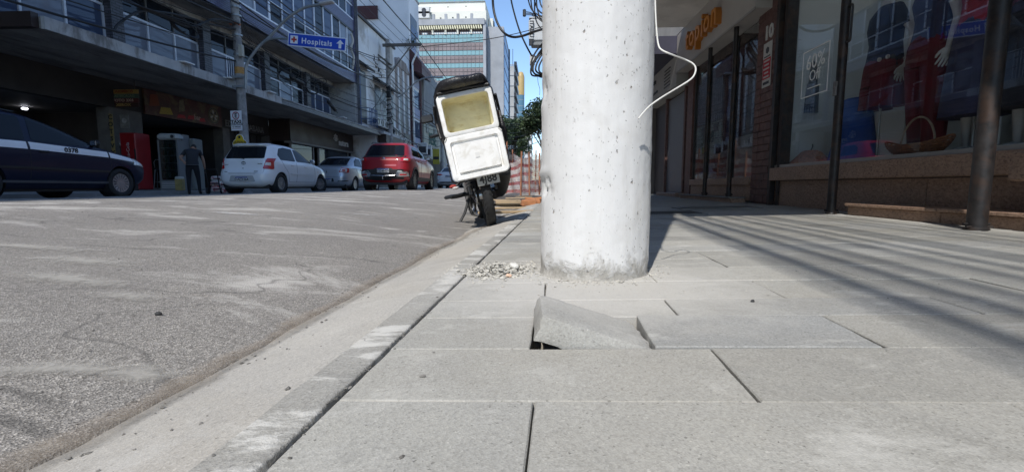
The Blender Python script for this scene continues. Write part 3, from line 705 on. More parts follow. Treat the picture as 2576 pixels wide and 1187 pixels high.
# --- near bay (clothes shop): granite base, sill, step
by0, by1 = 2.93, 6.06
ys_ = [by0, 3.75, 4.95, by1]
for a, b in zip(ys_, ys_[1:]):
    rp('granite_panel', MB().bev(((FX + 3.05) / 2, (a + b) / 2, 0.20), (0.10, b - a - 0.006, 0.40), 0.004), M_GRAN)
for a, b in ((by0 - 0.02, 4.62), (4.62, by1 + 0.03)):
    rp('granite_sill', MB().bev((2.985, (a + b) / 2, 0.462), (0.20, b - a - 0.004, 0.155), 0.006), M_GRAN)
rp('sill_shadow_joint', MB().bb(FX - 0.012, FX + 0.02, by0, by1, 0.376, 0.383), M_DARKST)
rp('glass_channel', MB().bb(2.93, 3.03, by0, by1, 0.541, 0.575), pm('aluminium', (0.34, 0.34, 0.33), 0.1, 10, 0.45, 0.6))
rp('display_floor', MB().bb(3.031, 4.62, 0.5, by1, 0.40, 0.545), pm('display_floor', (0.45, 0.44, 0.42), 0.1, 4, 0.5))
p0 = at(2128, 543, Z=0.06)
for a, b in ((2.2, 3.28), (3.28, 4.23)):
    rp('granite_step', MB().bev((2.82, (a + b) / 2, 0.095), (0.27, b - a - 0.004, 0.10), 0.006), M_GRAN)
    rp('step_tread', MB().bev((2.81, (a + b) / 2, 0.158), (0.31, b - a - 0.003, 0.024), 0.004), M_GRAN)
# protruding pier nearest the camera
rp('granite_pier', MB().bev((2.93, 2.0, 0.17), (0.36, 1.52, 0.34), 0.006), M_GRAN)
rp('pier_sill', MB().bev((2.90, 2.02, 0.430), (0.46, 1.66, 0.17), 0.012), M_GRAN)
rp('pier_glass_frame', MB().bb(2.86, 2.90, 2.70, 2.745, 0.52, 3.2), pm('grey_frame', (0.25, 0.25, 0.25), 0.1, 8, 0.4, 0.4))
rp('pier_glass_frame', MB().bb(2.862, 2.898, 1.3, 2.70, 0.52, 0.55), MATS['grey_frame'])
rp('side_glass', MB().bb(2.872, 2.884, 1.3, 2.70, 0.55, 3.2), M_GLASS)
# glass of the near bay, in two sheets
rp('glass_pane', MB().bb(2.985, 2.995, 4.365, 5.93, 0.575, 3.2), M_GLASS)
rp('glass_pane', MB().bb(2.985, 2.995, 3.86, 4.36, 0.575, 3.2), M_GLASS)
rp('glass_pane', MB().bb(2.985, 2.995, by0, 3.855, 0.575, 3.2), M_GLASS)
for z in (1.42, 2.6):
    for dy in (-0.05, 0.05): rp('glass_clip', MB().lathe([(0.001, 0), (0.018, 0.004), (0.018, 0.018), (0.001, 0.022)], 10, Matrix.Translation((2.985, 4.3625 + dy, z)) @ Matrix.Rotation(R(-90), 4, 'Y')), MATS['aluminium'])
# steel frame between the two shops
rp('door_frame', MB().bb(2.93, 3.05, 5.94, 6.0, 0.05, 3.3), M_DARKST)
rp('door_frame', MB().bb(2.89, 2.95, 6.07, 6.135, 0.05, 3.3), M_DARKST)
rp('door_frame', MB().bb(2.955, 3.02, 6.005, 6.065, 0.08, 3.3), pm('dark_grey_metal', (0.10, 0.10, 0.10), 0.2, 12, 0.5, 0.3))
# pilaster built of stone courses
rp('pilaster_core', MB().bb(FX + 0.02, 3.2, 6.14, 6.74, 0, 3.3), M_TILE)
tm = {}
z = 0.10; r_ = 0
while z < 3.28:
    h = [0.098, 0.082, 0.11, 0.09][r_ % 4]; y = 6.142; k = 0
    w_ = [[0.21, 0.24, 0.15], [0.12, 0.3, 0.18], [0.28, 0.16, 0.16]][r_ % 3]
    for ww in w_:
        key = (round(ww, 3), h)
        if key not in tm: tm[key] = MB().bev((0, 0, 0), (0.03, ww - 0.006, h - 0.006), 0.005).mesh('stone_block')
        o = inst('stone_block', tm[key], M_TILE, None, (FX + 0.012 - rnd.uniform(0, .006), y + ww / 2, z + h / 2)); o.parent = rb; o.matrix_parent_inverse = Matrix.Translation(-Vector(rb.location))
        y += ww
    z += h; r_ += 1
# --- second shop (grey fascia): base, glass, posts
ty0, ty1 = 6.74, 9.36
for a, b in ((ty0, 7.6), (7.6, 8.5), (8.5, ty1)):
    rp('granite_panel', MB().bev((3.0, (a + b) / 2, 0.22), (0.09, b - a - 0.006, 0.22), 0.004), M_GRAN)
    rp('granite_sill', MB().bev((2.985, (a + b) / 2, 0.385), (0.13, b - a - 0.004, 0.11), 0.005), M_GRAN)
rp('low_step', MB().bev((2.86, (6.9 + ty1) / 2, 0.105), (0.22, ty1 - 6.9, 0.07), 0.008), M_GRAN)
rp('step_tread', MB().bev((2.85, (6.9 + ty1) / 2, 0.150), (0.25, ty1 - 6.9, 0.018), 0.005), M_WALK2)
for a, b in ((6.76, 7.52), (7.54, 8.62), (8.64, 9.34)):
    rp('glass_pane', MB().bb(2.992, 3.002, a, b, 0.445, 2.60), M_GLASS)
for y in (6.75, 7.53, 8.63, 9.35): rp('window_mullion', MB().bb(2.975, 3.02, y - 0.02, y + 0.02, 0.44, 2.62), pm('bronze_frame', (0.05, 0.045, 0.042), 0.2, 10, 0.4, 0.5))
rp('window_head', MB().bb(2.94, 3.03, ty0, ty1, 2.58, 2.66), MATS['bronze_frame'])
rp('shop_shelf_wall', MB().bb(4.2, 4.25, 6.8, 9.4, 0, 3.2), pm('inner_wall', (0.42, 0.41, 0.39), 0.1, 2))
rp('interior_partition', MB().bb(3.6, 3.66, 6.8, 9.3, 0, 1.2), pm('counter', (0.26, 0.25, 0.24), 0.2, 2))
rp('party_wall', MB().bb(3.06, 4.62, 6.08, 6.13, 0.4, 3.2), pm('pale_panel', (0.5, 0.54, 0.54), 0.05, 2, 0.6))
for y, x in ((7.27, 3.0), (8.34, 3.0)): pass
# grey fascia with the canopy above
fa = rp('fascia', MB().bb(2.73, FX + 0.06, 6.38, 9.84, 2.575, 3.298), M_SIGNP)
rp('fascia_edge', MB().bb(2.722, 2.735, 6.37, 9.85, 2.555, 2.585), pm('fascia_trim', (0.30, 0.29, 0.275), 0.1, 4))
# door and dark front further on
rp('far_shop_front', MB().bb(3.1, 3.2, 9.76, 12.9, 0, 3.5), pm('dark_front', (0.06, 0.055, 0.06), 0.3, 3, 0.6))
dr = rp('door', MB().bev((3.06, 10.75, 1.22), (0.05, 1.35, 2.15), 0.01), pm('grey_door', (0.17, 0.18, 0.20), 0.1, 3, 0.5))
rp('door_jamb', MB().bb(2.98, 3.12, 11.43, 11.52, 0.1, 2.45), M_TILE); rp('door_jamb', MB().bb(2.98, 3.12, 9.98, 10.07, 0.1, 2.45), M_TILE)
rp('door_sill', MB().bev((2.98, 10.75, 0.12), (0.3, 1.6, 0.10), 0.01), M_GRAN)
rp('notice_board', MB().bb(3.02, 3.05, 9.78, 9.96, 1.2, 2.25), pm('notice_blue', (0.10, 0.16, 0.26), 0.3, 8))
fs_ = rp('far_fascia', MB().bb(2.75, 3.1, 9.88, 12.8, 2.35, 2.95), pm('far_fascia', (0.36, 0.35, 0.33), 0.08, 2))
rp('far_soffit', MB().bb(2.2, 3.1, 9.86, 12.9, 2.955, 3.3), pm('navy_panel', (0.035, 0.035, 0.06), 0.2, 3))
# dotted pattern and two faint lines of lettering on the far fascia
for i in range(7):
    for j in range(6):
        rp('fascia_dot', MB().bb(2.742, 2.75, 10.35 + i * 0.07, 10.385 + i * 0.07, 2.45 + j * 0.07, 2.475 + j * 0.07), M_BLACK, False)
text('fascia_lettering', 'case', M_BLACK, None, (2.742, 11.7, 2.78), FACE_LEFT, 0.2, 0.003).parent = fs_
text('fascia_lettering', 'acessorios', M_BLACK, None, (2.742, 11.6, 2.52), FACE_LEFT, 0.13, 0.003).parent = fs_
# orange channel letters
M_OR = pm('orange_acrylic', (0.60, 0.235, 0.03), 0.12, 5, 0.45); M_ORD = pm('orange_side', (0.42, 0.15, 0.02), 0.15, 5, 0.5)
sg = empty('shop_sign', (2.72, 8.25, 2.93), 0, 'orange raised letters of the shop name on the grey fascia', 'sign')
x = 0.0
for ch, wd in (('t', 0.22), ('o', 0.30), ('p', 0.30), ('i', 0.14), ('o', 0.30), ('n', 0.30)):
    o = text('letter', ch, M_ORD, sg, (-0.03, 0.78 - x - wd / 2, 0.0), FACE_LEFT, 0.52, 0.045, 0.012)
    text('letter_face', ch, M_OR, o, (0, 0, 0.047), (0, 0, 0), 0.52, 0.004, 0.002)
    x += wd
# house number, stickers
nb = empty('house_number', (2.945, 6.42, 2.28), 0, 'pale house number 10 on the stone pilaster', 'number'); text('digits', '10', pm('pale_digits', (0.55, 0.55, 0.53), 0.05), nb, (-0.006, 0, 0), FACE_LEFT, 0.24, 0.006, 0.006)
stk = empty('warning_notice', (2.945, 6.42, 1.9), 0, 'small red and white notice under the house number on the pilaster', 'notice')
MB().bb(-0.012, -0.004, -0.11, 0.11, -0.30, 0.26).build('board', pm('sticker_white', (0.5, 0.5, 0.48), 0.08, 20), stk)
MB().bb(-0.015, -0.0125, -0.1, 0.1, -0.2, 0.06).build('red_field', pm('sticker_red', (0.42, 0.03, 0.045), 0.1, 20), stk)
for k, (zz, ww) in enumerate(((0.03, .15), (-0.02, .12), (-0.07, .16), (-0.12, .11), (-0.17, .14))):
    MB().bb(-0.0175, -0.0155, -ww / 2, ww / 2, zz - 0.012, zz + 0.008).build('text_line', MATS['sticker_white'], stk)
MB().lathe([(0.001, 0), (0.045, 0), (0.045, 0.003), (0.001, 0.003)], 6, Matrix.Translation((-0.013, 0, 0.16)) @ Matrix.Rotation(R(-90), 4, 'Y')).build('emblem', M_BLACK, stk)
MB().bb(-0.0155, -0.0125, -0.08, 0.08, 0.075, 0.09).build('text_line', M_BLACK, stk); MB().bb(-0.0155, -0.0125, -0.08, 0.08, -0.27, -0.235).build('text_line', M_BLACK, stk)
# steel posts on the pavement
def steel_post(x, y, z0, top, r, label, lean=0.0):
    e = empty('steel_post', (x, y, z0), 0, label, 'post', 'steel posts before the shops')
    MB().tube([(0, 0, 0), (lean * 0.5, 0, top * 0.5), (lean, 0, top)], r, 16).build('shaft', M_DARKST, e, True)
    MB().lathe([(r * 1.25, 0), (r * 1.25, 0.02), (r * 1.02, 0.03)], 16).build('foot_ring', M_DARKST, e, True)
    for k, s in enumerate((-1, 1)):
        MB().tube([(-r * 1.5, s * 0.01 - 0.005, 0.03 + 0.015 * k), (r * 1.6, s * 0.01 - 0.005, 0.03 + 0.015 * k)], 0.008, 6).build('bolt', M_DARKST, e)
    return e
pA = at(2090, 540, Z=0.062); pB = at(2455, 580, Z=0.062)
e = steel_post(pA.x, pA.y, 0.055, 3.25, 0.037, 'slim dark steel post between the sixty percent pane and the basket', 0.0)
MB().tube(spline([(0.0, -0.036, 1.78), (0, -0.085, 1.78), (0, -0.09, 1.70), (0, -0.09, 1.56), (0, -0.085, 1.49), (0, -0.036, 1.49)], 4), 0.009, 8).build('handle', M_DARKST, e, True)
MB().bb(-0.05, -0.036, -0.02, 0.02, 1.05, 1.17).build('lock_plate', pm('worn_metal', (0.22, 0.20, 0.18), 0.4, 40, 0.4, 0.6), e)
steel_post(pB.x, pB.y, 0.055, 3.25, 0.047, 'stout dark steel post nearest the camera at the granite step', 0.0)
pC = at(1772, 480, X=2.80); pD = at(1833, 480, X=2.80)
for q, lab in ((pC, 'farther dark steel post before the grey fascia shop window'), (pD, 'nearer dark steel post before the grey fascia shop window')):
    steel_post(2.80, q.y, 0.155, 2.42, 0.034, lab)
# --- lettering on the glass
dc = empty('sale_decal', (2.98, 4.95, 1.45), 0, 'white 60% Off lettering in a thin frame on the near shop window', 'decal')
M_DEC = pm('white_vinyl', (0.9, 0.9, 0.88), 0.03, 5, 0.6)
q0 = at(2022, 135, X=2.98); q1 = at(2090, 100, X=2.98); q2 = at(2015, 253, X=2.98); q3 = at(2084, 225, X=2.98)
yl, yr = q0.y, q1.y; zt = (q0.z + q1.z) / 2; zb = (q2.z + q3.z) / 2; dcy = (yl + yr) / 2
dc.location = (2.98, dcy, (zt + zb) / 2); hw = (yl - yr) / 2; hh = (zt - zb) / 2
for a in ((-hw, -hw + 0.012, -hh, hh), (hw - 0.012, hw, -hh, hh), (-hw + 0.012, hw - 0.012, hh - 0.012, hh), (-hw + 0.012, hw - 0.012, -hh, -hh + 0.012)):
    MB().bb(-0.003, 0.0, a[0], a[1], a[2], a[3]).build('frame_line', M_DEC, dc)
text('lettering', '60%', M_DEC, dc, (-0.002, 0, hh * 0.42), FACE_LEFT, 0.225, 0.0015, 0.0, 0.95 * hw / 0.25)
text('lettering', 'Off', M_DEC, dc, (-0.002, 0, -hh * 0.16), FACE_LEFT, 0.17, 0.0015, -0.001, 0.95 * hw / 0.25)
MB().bb(-0.003, 0, -hw * .5, hw * .5, -hh * .66, -hh * .62).build('text_line', M_DEC, dc)
# --- slatted back wall of the display
pw = empty('slat_wall', (4.3, 3.6, 0.55), 0, 'dark wooden slat wall behind the dressed mannequins', 'slat wall')
pl = MB().bev((0, 0, 0), (0.03, 2.6, 0.128), 0.006).mesh('plank')
for k in range(20): inst('plank', pl, M_WOOD, pw, (rnd.uniform(-.003, .003), -0.42, 0.08 + k * 0.137))
pp = empty('room_divider', (3.95, 5.05, 0.55), 0, 'pale grey board standing behind the sale lettering in the window', 'divider')
MB().bev((0, 0.05, 1.3), (0.05, 1.55, 2.6), 0.01).build('board', pm('pale_board', (0.5, 0.54, 0.54), 0.05, 1.5, 0.7), pp)
# --- mannequins
M_SKIN = pm('mannequin_grey', (0.5, 0.5, 0.49), 0.06, 4, 0.5); M_NAVY = pm('navy_knit', (0.038, 0.046, 0.10), 0.2, 20, 0.9, bmp=0.4, bscale=300)
M_BLK = pm('black_cotton', (0.018, 0.019, 0.03), 0.2, 20, 0.9, bmp=0.4, bscale=200); M_RED = pm('dark_red_cotton', (0.12, 0.009, 0.017), 0.2, 10, 0.85, bmp=0.4, bscale=120)
M_RED2 = pm('bright_red_jersey', (0.30, 0.01, 0.018), 0.15, 12, 0.8, bmp=0.3, bscale=150); M_NAVS = pm('navy_skirt_cloth', (0.04, 0.04, 0.09), 0.2, 10, 0.9, bmp=0.4, bscale=120)
def ell(m, rings, seg=20):
    """rings: (cx, cy, z, rx, ry[, wave])"""
    out = []
    for q in rings:
        cx, cy, z, rx, ry = q[:5]; wv = q[5] if len(q) > 5 else 0
        out.append([(cx + rx * math.cos(2 * math.pi * k / seg) * (1 + wv * math.sin(k * 7 * 2 * math.pi / seg)), cy + ry * math.sin(2 * math.pi * k / seg) * (1 + wv * math.cos(k * 5 * 2 * math.pi / seg)), z) for k in range(seg)])
    return m.loft(out)
def arm(m, sh, el, wr, s=1.0, spread=1, out=(0, 1, 0), fwd=(-1, 0, 0)):
    sh, el, wr = Vector(sh), Vector(el), Vector(wr)
    mid1 = sh.lerp(el, .5); mid2 = el.lerp(wr, .4)
    m.tube(spline([sh, mid1, el, mid2, wr], 4), [0.046 * s, .046 * s, .045 * s, .044 * s, .042 * s, .040 * s, .038 * s, .037 * s, .036 * s, .036 * s, .035 * s, .033 * s, .031 * s, .029 * s, .027 * s, .025 * s, .023 * s], 10)
    d = (wr - el).normalized(); o = Vector(out).normalized(); o = (o - d * o.dot(d)).normalized(); f = Vector(fwd); f = (f - d * f.dot(d) - o * f.dot(o)).normalized()
    # palm (fingers spread along f; o = back of hand outward)
    pal = [wr - d * 0.005, wr + d * 0.03, wr + d * 0.065, wr + d * 0.088]
    rings = []
    for p, wd, th in zip(pal, (0.022, 0.032, 0.039, 0.036), (0.019, 0.017, 0.015, 0.012)):
        rings.append([p + f * (wd * math.cos(2 * math.pi * k / 10)) + o * (th * math.sin(2 * math.pi * k / 10)) for k in range(10)])
    m.loft(rings)
    for i, (off, ln) in enumerate(((0.028, 0.066), (0.010, 0.076), (-0.009, 0.070), (-0.027, 0.054))):
        b0 = wr + d * 0.083 + f * off; c = -o * 0.016
        p1 = b0 + d * ln * .45 + f * off * 0.25 * spread + c * .4; p2 = b0 + d * ln * .78 + f * off * 0.35 * spread + c * 1.2; p3 = b0 + d * ln + f * off * 0.35 * spread + c * 2.0
        m.tube([b0, p1, p2, p3], [0.0095, 0.0085, 0.0075, 0.005], 7)
    t0 = wr + d * 0.028 + f * 0.026
    m.tube([t0, t0 + d * 0.03 + f * 0.022 - o * .006, t0 + d * 0.058 + f * 0.030 - o * .014, t0 + d * 0.075 + f * 0.03 - o * .02], [0.012, 0.0105, 0.009, 0.006], 7)
    return m
def mannequin(x, y, rz, label, top, bottom, topm, botm, sleeves=False, half=False, z0=0.545, tall=1.0):
    e = empty('mannequin', (x, y, z0), rz, label, 'mannequin', 'mannequins in the near shop window'); e.scale = (tall,) * 3
    b = MB()       # local: faces -X, its left/right along Y
    base = 0.5 if half else 0.0
    ell(b, [(0, 0, 0.98, .115, .165), (0, 0, 1.06, .105, .145), (-.005, 0, 1.16, .105, .14), (-.02, 0, 1.28, .12, .155), (-.01, 0, 1.38, .105, .165), (0, 0, 1.44, .07, .14), (0.005, 0, 1.47, .05, .06), (0.0, 0, 1.56, .045, .05), (-0.004, 0, 1.585, .042, .046)], 24)
    for s in (-1, 1):
        arm(b, (0.0, s * 0.165, 1.39), (0.035, s * 0.225, 1.10), (-0.04, s * 0.27, 0.86), 1.0, 1, (0, s, 0.0), (-1, 0, 0)) if not half else arm(b, (0.0, s * 0.165, 1.39), (0.10, s * 0.27, 1.16), (0.12, s * 0.17, 0.98), 1.0, 0.5, (0, s, 0.0), (0, 0, -1))
        b.tube(spline([(0, s * .165, 1.385), (0, s * .18, 1.37)], 2), .05, 8)
        if not half: b.tube(spline([(0, s * .085, 0.95), (0, s * .09, 0.72), (-.005, s * .085, .48), (.015, s * .085, .30), (0.02, s * .08, .07)], 4), [.085, .084, .082, .078, .074, .07, .066, .062, .056, .054, .052, .048, .044, .04, .036, .034, .032], 12)
        if not half: b.tube(spline([(0.03, s * .08, .055), (-.04, s * .085, .05), (-.11, s * .09, .022), (-.15, s * .09, .016)], 3), [.034, .034, .033, .032, .032, .03, .027, .024, .02, .012], 10, True, 0.8)
    b.build('body', M_SKIN, e, True)
    t = MB()
    if top == 'tee':
        ell(t, [(0, 0, 0.88, .150, .20, .02), (0, 0, 1.0, .135, .18, .02), (0, 0, 1.12, .122, .165, .01), (-.01, 0, 1.26, .138, .178), (-.008, 0, 1.37, .122, .185), (0, 0, 1.43, .092, .155), (0.004, 0, 1.465, .072, .095)], 26)
        for s in (-1, 1): t.tube([(0, s * .14, 1.40), (0.005, s * .195, 1.33), (.015, s * .225, 1.22)], [.07, .068, .07], 12)
    elif top == 'vest':
        ell(t, [(0, 0, 0.96, .140, .188, .015), (0, 0, 1.06, .122, .165, .01), (0, 0, 1.15, .118, .155), (-.012, 0, 1.28, .136, .172), (-.008, 0, 1.36, .118, .170), (0, 0, 1.42, .088, .138), (0.004, 0, 1.455, .066, .085)], 26)
    to = t.build('top', topm, e, True)
    q = MB()
    if bottom == 'shorts':
        ell(q, [(0, 0, 1.0, .128, .17, .01), (0, 0, .92, .152, .196, .01), (0, 0, .82, .16, .208, .01), (0, 0, .72, .165, .215, .015)], 24)
        for s in (-1, 1): ell(q, [(0, s * .105, .74, .14, .105, .01), (0, s * .11, .6, .142, .108, .015), (0, s * .115, .52, .146, .112, .02)], 18)
    elif bottom == 'trousers':
        ell(q, [(0, 0, 1.01, .13, .172), (0, 0, .93, .152, .196), (0, 0, .84, .158, .205, .01), (0, 0, .76, .15, .195, .01)], 24)
        for s in (-1, 1): ell(q, [(0, s * .1, .80, .135, .098), (0, s * .102, .62, .115, .095, .01), (0, s * .10, .45, .098, .088, .015), (0.01, s * .095, .25, .086, .078, .02), (.015, s * .09, .06, .075, .07, .03)], 18)
    else:
        ell(q, [(0, 0, 1.03, .125, .166), (0, 0, .93, .150, .195, .01), (0, 0, .80, .162, .212, .02), (0, 0, .6, .178, .235, .03), (0, 0, .42, .192, .252, .04), (0, 0, .30, .2, .262, .045)], 36)
    qo = q.build('shorts' if bottom == 'shorts' else 'trousers' if bottom == 'trousers' else 'skirt', botm, e, True)
    MB().tube([(0, 0, z0 * 0 + (0.0 if not half else -0.02)), (0, 0, 0.95)], .012, 8).build('stand_rod', MATS['aluminium'], e)
    MB().lathe([(.16, 0), (.16, .008), (.02, .014)], 20).build('stand_base', M_DARKST, e)
    return e
mannequin(3.30, at(2225, 150, X=3.30).y, R(-12), 'mannequin in black t-shirt and dark red shorts behind the window glass', 'tee', 'shorts', M_BLK, M_RED, True, True, 0.545, 1.0)
mannequin(3.27, at(2338, 200, X=3.27).y, R(-8), 'mannequin in navy sleeveless top and dark red trousers above the basket', 'vest', 'trousers', M_NAVY, M_RED)
mannequin(3.30, at(2462, 200, X=3.30).y, R(-6), 'mannequin in red top and long navy skirt behind the stout steel post', 'vest', 'skirt', M_RED2, M_NAVS)
mannequin(3.30, at(2600, 200, X=3.30).y, R(-5), 'rightmost mannequin in red top and black skirt at the picture edge', 'vest', 'skirt', MATS['dark_red_cotton'], M_BLK)
# pedestals, blue cloth, hat, basket, hanging shorts
for (x, y, d, h, lab) in ((3.62, at(2210, 340, X=3.62).y, 0.30, 0.55, 'white display box standing behind the blue cloth'), (3.50, at(2225, 350, X=3.50).y, 0.26, 0.30, 'lower white display box between blue cloth and basket')):
    e = empty('display_box', (x, y, 0.546), 0, lab, 'box'); MB().bev((0, 0, h / 2), (d, d, h), 0.006).build('box', M_WHITE, e)
e = empty('blue_cloth', (3.26, at(2150, 330, X=3.26).y, 0.546), 0, 'bright blue cloth draped over a stand in the shop window', 'cloth')
q = MB(); ell(q, [(0, 0, 0.0, .22, .26, .05), (0, 0, .12, .2, .235, .05), (0, 0, .3, .165, .2, .04), (0, 0, .5, .135, .17, .03), (0, 0, .64, .125, .16, .02), (0, 0, .665, .10, .13, 0)], 40); q.build('drape', pm('blue_cloth', (0.012, 0.06, 0.26), 0.2, 5, 0.85, bmp=0.4, bscale=120), e, True)
e = empty('straw_hat', (3.28, at(2040, 380, X=3.28).y, 0.546), 0, 'terracotta coloured conical straw hat lying in the shop window', 'hat')
q = MB(); ell(q, [(0, 0, 0.0, .27, .30, .015), (0, 0, .02, .26, .29, .015), (0, 0, .10, .17, .20, .02), (0, 0, .18, .10, .12, .02), (0, 0, .20, .06, .07, 0)], 40); q.build('straw', pm('terracotta_straw', (0.34, 0.15, 0.08), 0.5, 30, 0.85, stretch=(1, 1, 0.2), bmp=0.6, bscale=80), e, 50)
MB().tube([(0, 0, .2), (.01, -.01, .24), (0, -.03, .27)], .008, 6).build('tassel', M_BLACK, e)
q = at(2047, 232, X=3.45); e = empty('hanging_shorts', (3.45, q.y, q.z - .1), R(-35), 'dark denim shorts hanging behind the sale lettering', 'shorts')
q = MB(); ell(q, [(0, 0, .42, .05, .25), (0, 0, .30, .06, .27, .01), (0, 0, .12, .07, .29, .01)], 24)
for s in (-1, 1): ell(q, [(0, s * .145, .16, .07, .145, .01), (0, s * .16, 0, .075, .155, .02), (0, s * .165, -.18, .08, .16, .03)], 18)
q.build('denim', pm('dark_denim', (0.02, 0.023, 0.032), 0.4, 30, 0.9, bmp=0.5, bscale=200), e, True)
MB().tube([(0, -.24, .42), (0, .24, .42)], .012, 8).build('waistband', MATS['dark_denim'], e); MB().tube(spline([(0, 0, .43), (0, 0.0, .52), (0, .03, .56), (0, .01, .6)], 3), .004, 6).build('hanger_hook', MATS['aluminium'], e)
e = empty('wicker_basket', (3.14, at(2305, 380, X=3.14).y, 0.546), 0, 'brown boat-shaped wicker basket with an arched handle in the window', 'basket')
M_WICK = pm('wicker', (0.24, 0.10, 0.045), 0.5, 60, 0.7, bmp=0.6, bscale=90)
def bell(t, zf):   # boat outline ring
    return [(0.115 * zf * math.sin(a) * (1 - 0.35 * abs(math.cos(a)) ** 2), 0.34 * zf * math.cos(a), 0.02 + t + 0.07 * abs(math.cos(a)) ** 3 * (t / .12)) for a in [2 * math.pi * k / 40 for k in range(40)]]
for t, zf in ((0.0, .55), (.015, .66), (.03, .76), (.045, .85), (.06, .92), (.075, .97), (.09, 1.0)):
    r_ = bell(t, zf); MB().tube(r_ + [r_[0]], 0.0085, 6, False).build('wicker_band', M_WICK, e, True)
q = MB()
for k in range(0, 40, 2):
    q.tube([bell(t, zf)[k] for t, zf in ((0, .55), (.03, .76), (.06, .92), (.09, 1.0))], 0.006, 5)
q.build('wicker_ribs', M_WICK, e); MB().loft([bell(0.0, .5), bell(.004, .54)]).build('bottom', M_WICK, e)
MB().tube(spline([(0, .18 * math.cos(a), .09 + .25 * math.sin(a)) for a in [math.pi * k / 8 for k in range(9)]], 3), .008, 8).build('handle', pm('cane', (0.30, 0.24, 0.18), 0.3, 20), e, True)
e = empty('folded_cloth', (3.25, 3.62, 0.546), 0, 'small cream cloth lying between basket and mannequin foot', 'cloth')
q = MB(); ell(q, [(0, 0, 0, .05, .10, .05), (0, .01, .03, .055, .105, .08), (0, 0, .055, .03, .06, .1)], 20); q.build('cloth', pm('cream_cloth', (0.45, 0.43, 0.30), 0.2, 20, 0.9), e, True)
for (px, py, lab) in ((1792, 192, 'left lit spotlight on the ceiling of the grey fascia shop'), (1825, 170, 'right lit spotlight on the ceiling of the grey fascia shop')):
    q = at(px, py, X=3.75); e = empty('spotlight', q, 0, lab, 'lamp'); MB().lathe([(.03, 0), (.045, .02), (.045, .10), (.02, .12)], 14, Matrix.Rotation(R(20), 4, 'Y')).build('housing', M_WHITE, e, True); MB().lathe([(.001, -.004), (.04, 0), (.04, .01)], 14, Matrix.Rotation(R(20), 4, 'Y')).build('lens', emis('spot_glow', (1.0, 0.95, 0.82), 12.0), e, True); MB().tube([(0.02, 0, .11), (0.02, 0, 3.18 - q.z)], .01, 6).build('stem', M_WHITE, e)
# --- metal covers in the pavement
M_IRON = pm('iron_cover', (0.07, 0.066, 0.062), 0.35, 25, 0.6, 0.5, bmp=0.6, bscale=80)
for (px, py, w_, d_, lab) in ((1690, 532, 0.5, 0.42, 'dark iron grating let into the pavement in the shade behind the post'), (1800, 523, 0.85, 0.36, 'flat iron cover plate set in the pavement before the grey fascia shop')):
    q = at(px, py, Z=0.06); X, Y = q.x, q.y; z = walk_z(X, Y)
    e = empty('iron_cover', (X, Y, z), 0, lab, 'manhole cover'); e.rotation_euler = (0, -0.024, 0)
    MB().bb(-w_ / 2, w_ / 2, -d_ / 2, d_ / 2, 0.001, 0.007).build('plate', M_IRON, e)
    for s in (-1, 1):
        MB().bb(-w_ / 2 - .03, w_ / 2 + .03, s * (d_ / 2 + .002), s * (d_ / 2 + .03), 0.001, 0.012).build('rim', M_WALK2, e)
        MB().bb(s * (w_ / 2 + .002), s * (w_ / 2 + .03), -d_ / 2, d_ / 2, 0.001, 0.0118).build('rim', M_WALK2, e)
    if w_ < 0.6:
        br = MB().bb(-w_ / 2 + .01, w_ / 2 - .01, -0.008, 0.008, 0.007, 0.015).mesh('grate_bar')
        for k in range(12): inst('grate_bar', br, M_IRON, e, (0, -d_ / 2 + 0.03 + k * 0.033, 0))
# ================================================================== LEFT-HAND BUILDINGS
def m_brick(name, c1, c2, mort, sx, sy, bmp=0.5):
    m, n, l, b = nodes_of(name); p = posn(n)
    s = n.new('ShaderNodeSeparateXYZ'); l.new(p, s.inputs[0]); ad = n.new('ShaderNodeMath'); l.new(s.outputs[0], ad.inputs[0]); l.new(s.outputs[1], ad.inputs[1])
    c = n.new('ShaderNodeCombineXYZ'); l.new(ad.outputs[0], c.inputs[0]); l.new(s.outputs[2], c.inputs[1])
    t = n.new('ShaderNodeTexBrick'); l.new(c.outputs[0], t.inputs['Vector']); t.inputs['Scale'].default_value = 1
    t.inputs['Brick Width'].default_value = sx; t.inputs['Row Height'].default_value = sy; t.inputs['Mortar Size'].default_value = min(sx, sy) * 0.13
    t.inputs['Color1'].default_value = c4(c1); t.inputs['Color2'].default_value = c4(c2); t.inputs['Mortar'].default_value = c4(mort)
    g = noise(n, l, p, 1.3, 6, 0.65); o = mixc(n, l, ramp(n, l, g.outputs[0], [(0.4, (0, 0, 0)), (0.75, (0.5,) * 3)]).outputs[0], t.outputs['Color'], tuple(x * 0.6 for x in c1))
    l.new(o, b.inputs['Base Color']); b.inputs['Roughness'].default_value = 0.42; bump(n, l, b, t.outputs['Fac'], bmp, -0.006); return m
M_BRK = m_brick('violet_tile', (0.12, 0.125, 0.24), (0.085, 0.09, 0.18), (0.025, 0.025, 0.03), 0.24, 0.075)
M_BRK2 = m_brick('dark_column_tile', (0.10, 0.10, 0.125), (0.06, 0.06, 0.075), (0.012, 0.012, 0.014), 0.26, 0.085, 0.8)
M_FASC = pm('canopy_concrete', (0.42, 0.42, 0.41), 0.2, 1.6, 0.85, bmp=0.5, bscale=18, bdist=0.01, tint=(0.12, 0.105, 0.09), tfac=0.7, tscale=2.2, stretch=(1, 1, 0.35))
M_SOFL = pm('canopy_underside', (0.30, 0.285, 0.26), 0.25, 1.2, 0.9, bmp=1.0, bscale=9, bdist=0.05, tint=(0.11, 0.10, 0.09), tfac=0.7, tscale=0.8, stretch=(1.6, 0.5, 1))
M_DKWALL = pm('dark_shop_wall', (0.045, 0.04, 0.038), 0.35, 1.5, 0.8, bmp=0.4, bscale=12)
